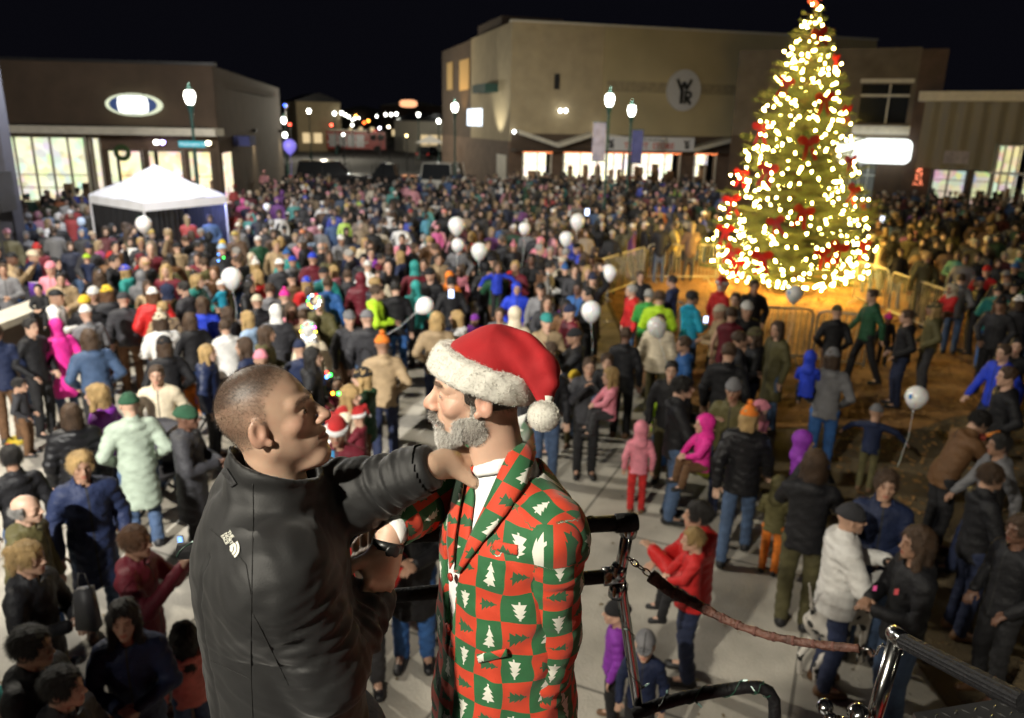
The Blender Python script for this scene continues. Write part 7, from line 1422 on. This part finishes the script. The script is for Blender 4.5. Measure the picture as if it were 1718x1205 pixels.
mini([ra, rb2], 8, .0215, 'green wired clear lights wound on the top black rail', 1); mini(cv[1:7], 4, .0175, 'green wired clear lights wound on the curved low bar', 2); mini([W(1040, 962, 2.08), W(1075, 1215, 2.23)], 3, .0150, 'green wired clear lights hanging down the chrome post', 3)
# padded chain
ch_ = empty('padded_chain', tuple(W(1250, 1050, 1.95)), label='sagging chain in a worn red padded sleeve hung between two chrome posts', cat='chain')
kp_ = [(1092, 966, 2.03), (1125, 992, 2.00), (1165, 1012, 1.97), (1205, 1034, 1.94), (1245, 1052, 1.90), (1290, 1067, 1.86), (1340, 1077, 1.82), (1390, 1084, 1.78), (1441, 1088, 1.74)]; kw = [W(*k) for k in kp_]; dp = []
for i in range(len(kw)-1):
    for t in np.linspace(0, 1, 7)[:-1]: dp.append(kw[i]*(1-t)+kw[i+1]*t)
dp.append(kw[-1]); rd_ = [.0175-.0075*min(1, i/(len(dp)*.45))+.0008*math.sin(i*1.7)+.0005*math.sin(i*.9+1) for i in range(len(dp))]; b = MB(); b.tube(dp, rd_, 16); c0 = b.build('sleeve', mat('worn_red_leather', (.075, .030, .020), rough=.6, bump=.9, bs=45, var=.5, vs=22), smooth=True); cp = [c0]
for i in range(3, len(dp)-2, 4): b = MB(); u_ = nrm(dp[i+1]-dp[i]); r_ = rd_[i]; b.lathe([(r_*.9, -.004), (r_+.0012, -.003), (r_+.0012, .003), (r_*.9, .004)], dp[i], 16, u_); cp.append(b.build('stitched_band', mat('band_dark', (.10, .04, .03), rough=.8, bump=.8, bs=80), smooth=True))
def link_(c, u, v, L=.013, r=.0022): b = MB(); b.tube([c+np.array(u)*L*math.cos(a)+np.array(v)*L*.6*math.sin(a) for a in np.linspace(0, 6.283, 17)[:-1]], r, 8, closed=True); return b.build('link', CHRM, smooth=True)
a0, a1 = W(1052, 935, 2.07), W(1092, 966, 2.03); uu = nrm(a1-a0); vv = nrm(np.cross(uu, [0, 1., 0])); v2 = np.cross(uu, vv); nl = 4
for i in range(nl): cp.append(link_(a0+(a1-a0)*(i+.3)/nl, uu, vv if i % 2 else v2))
a0, a1 = W(1441, 1088, 1.74), W(1492, 1092, 1.68); cp.append(seg(CHRM, 'hook_shank', [a0, a0*.6+a1*.4], .0035, 10)); uu = nrm(a1-a0); cp.append(seg(CHRM, 'hook', [a0*.6+a1*.4+V3(0, 0, .0), a0*.5+a1*.5+V3(0, 0, -.012), a0*.4+a1*.6+V3(0, 0, -.010), a0*.34+a1*.66+V3(0, 0, .008), a0*.22+a1*.78+V3(0, 0, .014), a0*.1+a1*.9+V3(0, 0, .004), a1], .0032, 10)); adopt(ch_, cp)
p2 = empty('chrome_post', (W(1490, 1120, 1.68)[0], W(1490, 1120, 1.68)[1], 0), label='slanting chrome post with a T head and ribbed black handrail at lower right', cat='post'); t0, t1 = W(1499, 1062, 1.66), W(1522, 1080, 1.60)
pp_ = [seg(CHRM, 'post', [W(1503, 1078, 1.645), W(1464, 1212, 1.70), W(1440, 1300, 1.74)], .0165, 20)]; b = MB(); b.lathe([(.010, -.004), (.0180, 0), (.0190, .004), (.0190, .048), (.0180, .05)], t0, 22, nrm(t1-t0)); pp_.append(b.build('head', CHRM, smooth=True))
hu = nrm(W(1700, 1168, 1.30)-t1); b = MB(); nn_ = 18; s1_ = nrm(np.cross(hu, [0, 0, 1.])); s2_ = np.cross(s1_, hu); prof = []; hv = []
for e_ in (t0+nrm(t1-t0)*.045, W(1720, 1180, 1.28)):
    for j in range(48): a = 6.283*j/48; rj = .0165+(.0010 if j % 3 == 0 else 0); hv.append(e_+(s1_*math.cos(a)+s2_*math.sin(a))*rj)
b.add(hv, [(j, (j+1) % 48, 48+(j+1) % 48, 48+j) for j in range(48)]+[tuple(range(47, -1, -1)), tuple(range(48, 96))]); pp_.append(b.build('ribbed_handrail', PAD)); pp_.append(seg(CHRM, 'eyelet', [W(1506, 1096, 1.64)+V3(.012*math.cos(a), 0, .008*math.sin(a)) for a in np.linspace(0, 6.283, 13)], .002, 6)); adopt(p2, pp_)
ft = empty('chrome_fittings', tuple(W(1400, 1195, 1.72)), label='small cluster of chrome knobs and couplings at the bottom edge', cat='fitting'); fp = []
for x, y, d, r_, ax in ((1384, 1186, 1.72, .017, (-.3, -.5, .8)), (1392, 1206, 1.70, .013, (-.8, -.3, .2)), (1440, 1198, 1.66, .022, (-.5, -.3, .8)), (1418, 1212, 1.68, .010, (1, 0, 0))): b = MB(); b.lathe([(r_*.5, -r_*2.2), (r_*.6, -r_), (r_, -r_*.8), (r_*1.1, -r_*.2), (r_, r_*.4), (r_*.55, r_*.75), (r_*.3, r_*.8)], W(x, y, d), 18, nrm(ax)); fp.append(b.build('knob', CHRM, smooth=True))
fp.append(seg(CHRM, 'pipe', [W(1370, 1215, 1.73), W(1470, 1212, 1.66)], .011)); fp.append(seg(CHRM, 'pipe', [W(1440, 1198, 1.66), W(1455, 1300, 1.68)], .016)); adopt(ft, fp)
q0, q1_, q2_ = W(1532, 1196, 1.62), W(1760, 1158, 1.62), W(1532, 1196, 1.62); zpl = float(q0[2]); TL = Z(1532, 1196, zpl); TR = Z(1800, 1152, zpl); NR = TR+V3(.0, -.9, 0); NL = V3(TL[0]+.0, TL[1]-.75, zpl)
tp = empty('tread_plate_box', (float(TL[0]), float(TL[1]), 0), label='box with a shiny diamond tread plate lid in the bottom right corner', cat='box'); b = MB(); P8 = [TL, TR, NR, NL]; b.add([tuple(p) for p in P8]+[(p[0], p[1], zpl-.035) for p in P8], [(3, 2, 1, 0), (4, 5, 6, 7), (0, 1, 5, 4), (1, 2, 6, 5), (2, 3, 7, 6), (3, 0, 4, 7)]); TRD = mat('tread_plate', (.33, .33, .33), rough=.28, metal=.95, var=.15, vs=10); o1 = b.build('lid', TRD)
b = MB(); b.add([(p[0], p[1], zpl-.035) for p in P8]+[(p[0], p[1], FLOOR-.3) for p in P8], [(0, 1, 5, 4), (1, 2, 6, 5), (2, 3, 7, 6), (3, 0, 4, 7)]); o3 = b.build('side_panel', mat('engine_red'))
b = MB(); eu = nrm(TR-TL)
for i in range(34):
    for j in range(22):
        c = TL+eu*(.02+.024*i)+V3(0, -1, 0)*(.02+.024*j)+V3(0, 0, .0012)
        a = R(45) if (i+j) % 2 else R(-45); u_ = V3(math.cos(a), math.sin(a), 0); v_ = V3(-math.sin(a), math.cos(a), 0); b.add([c-u_*.010, c-v_*.0028, c+u_*.010, c+v_*.0028, c+V3(0, 0, .0018)], [(0, 1, 4), (1, 2, 4), (2, 3, 4), (3, 0, 4)])
o2 = b.build('tread_bars', TRD); adopt(tp, [o1, o2, o3])
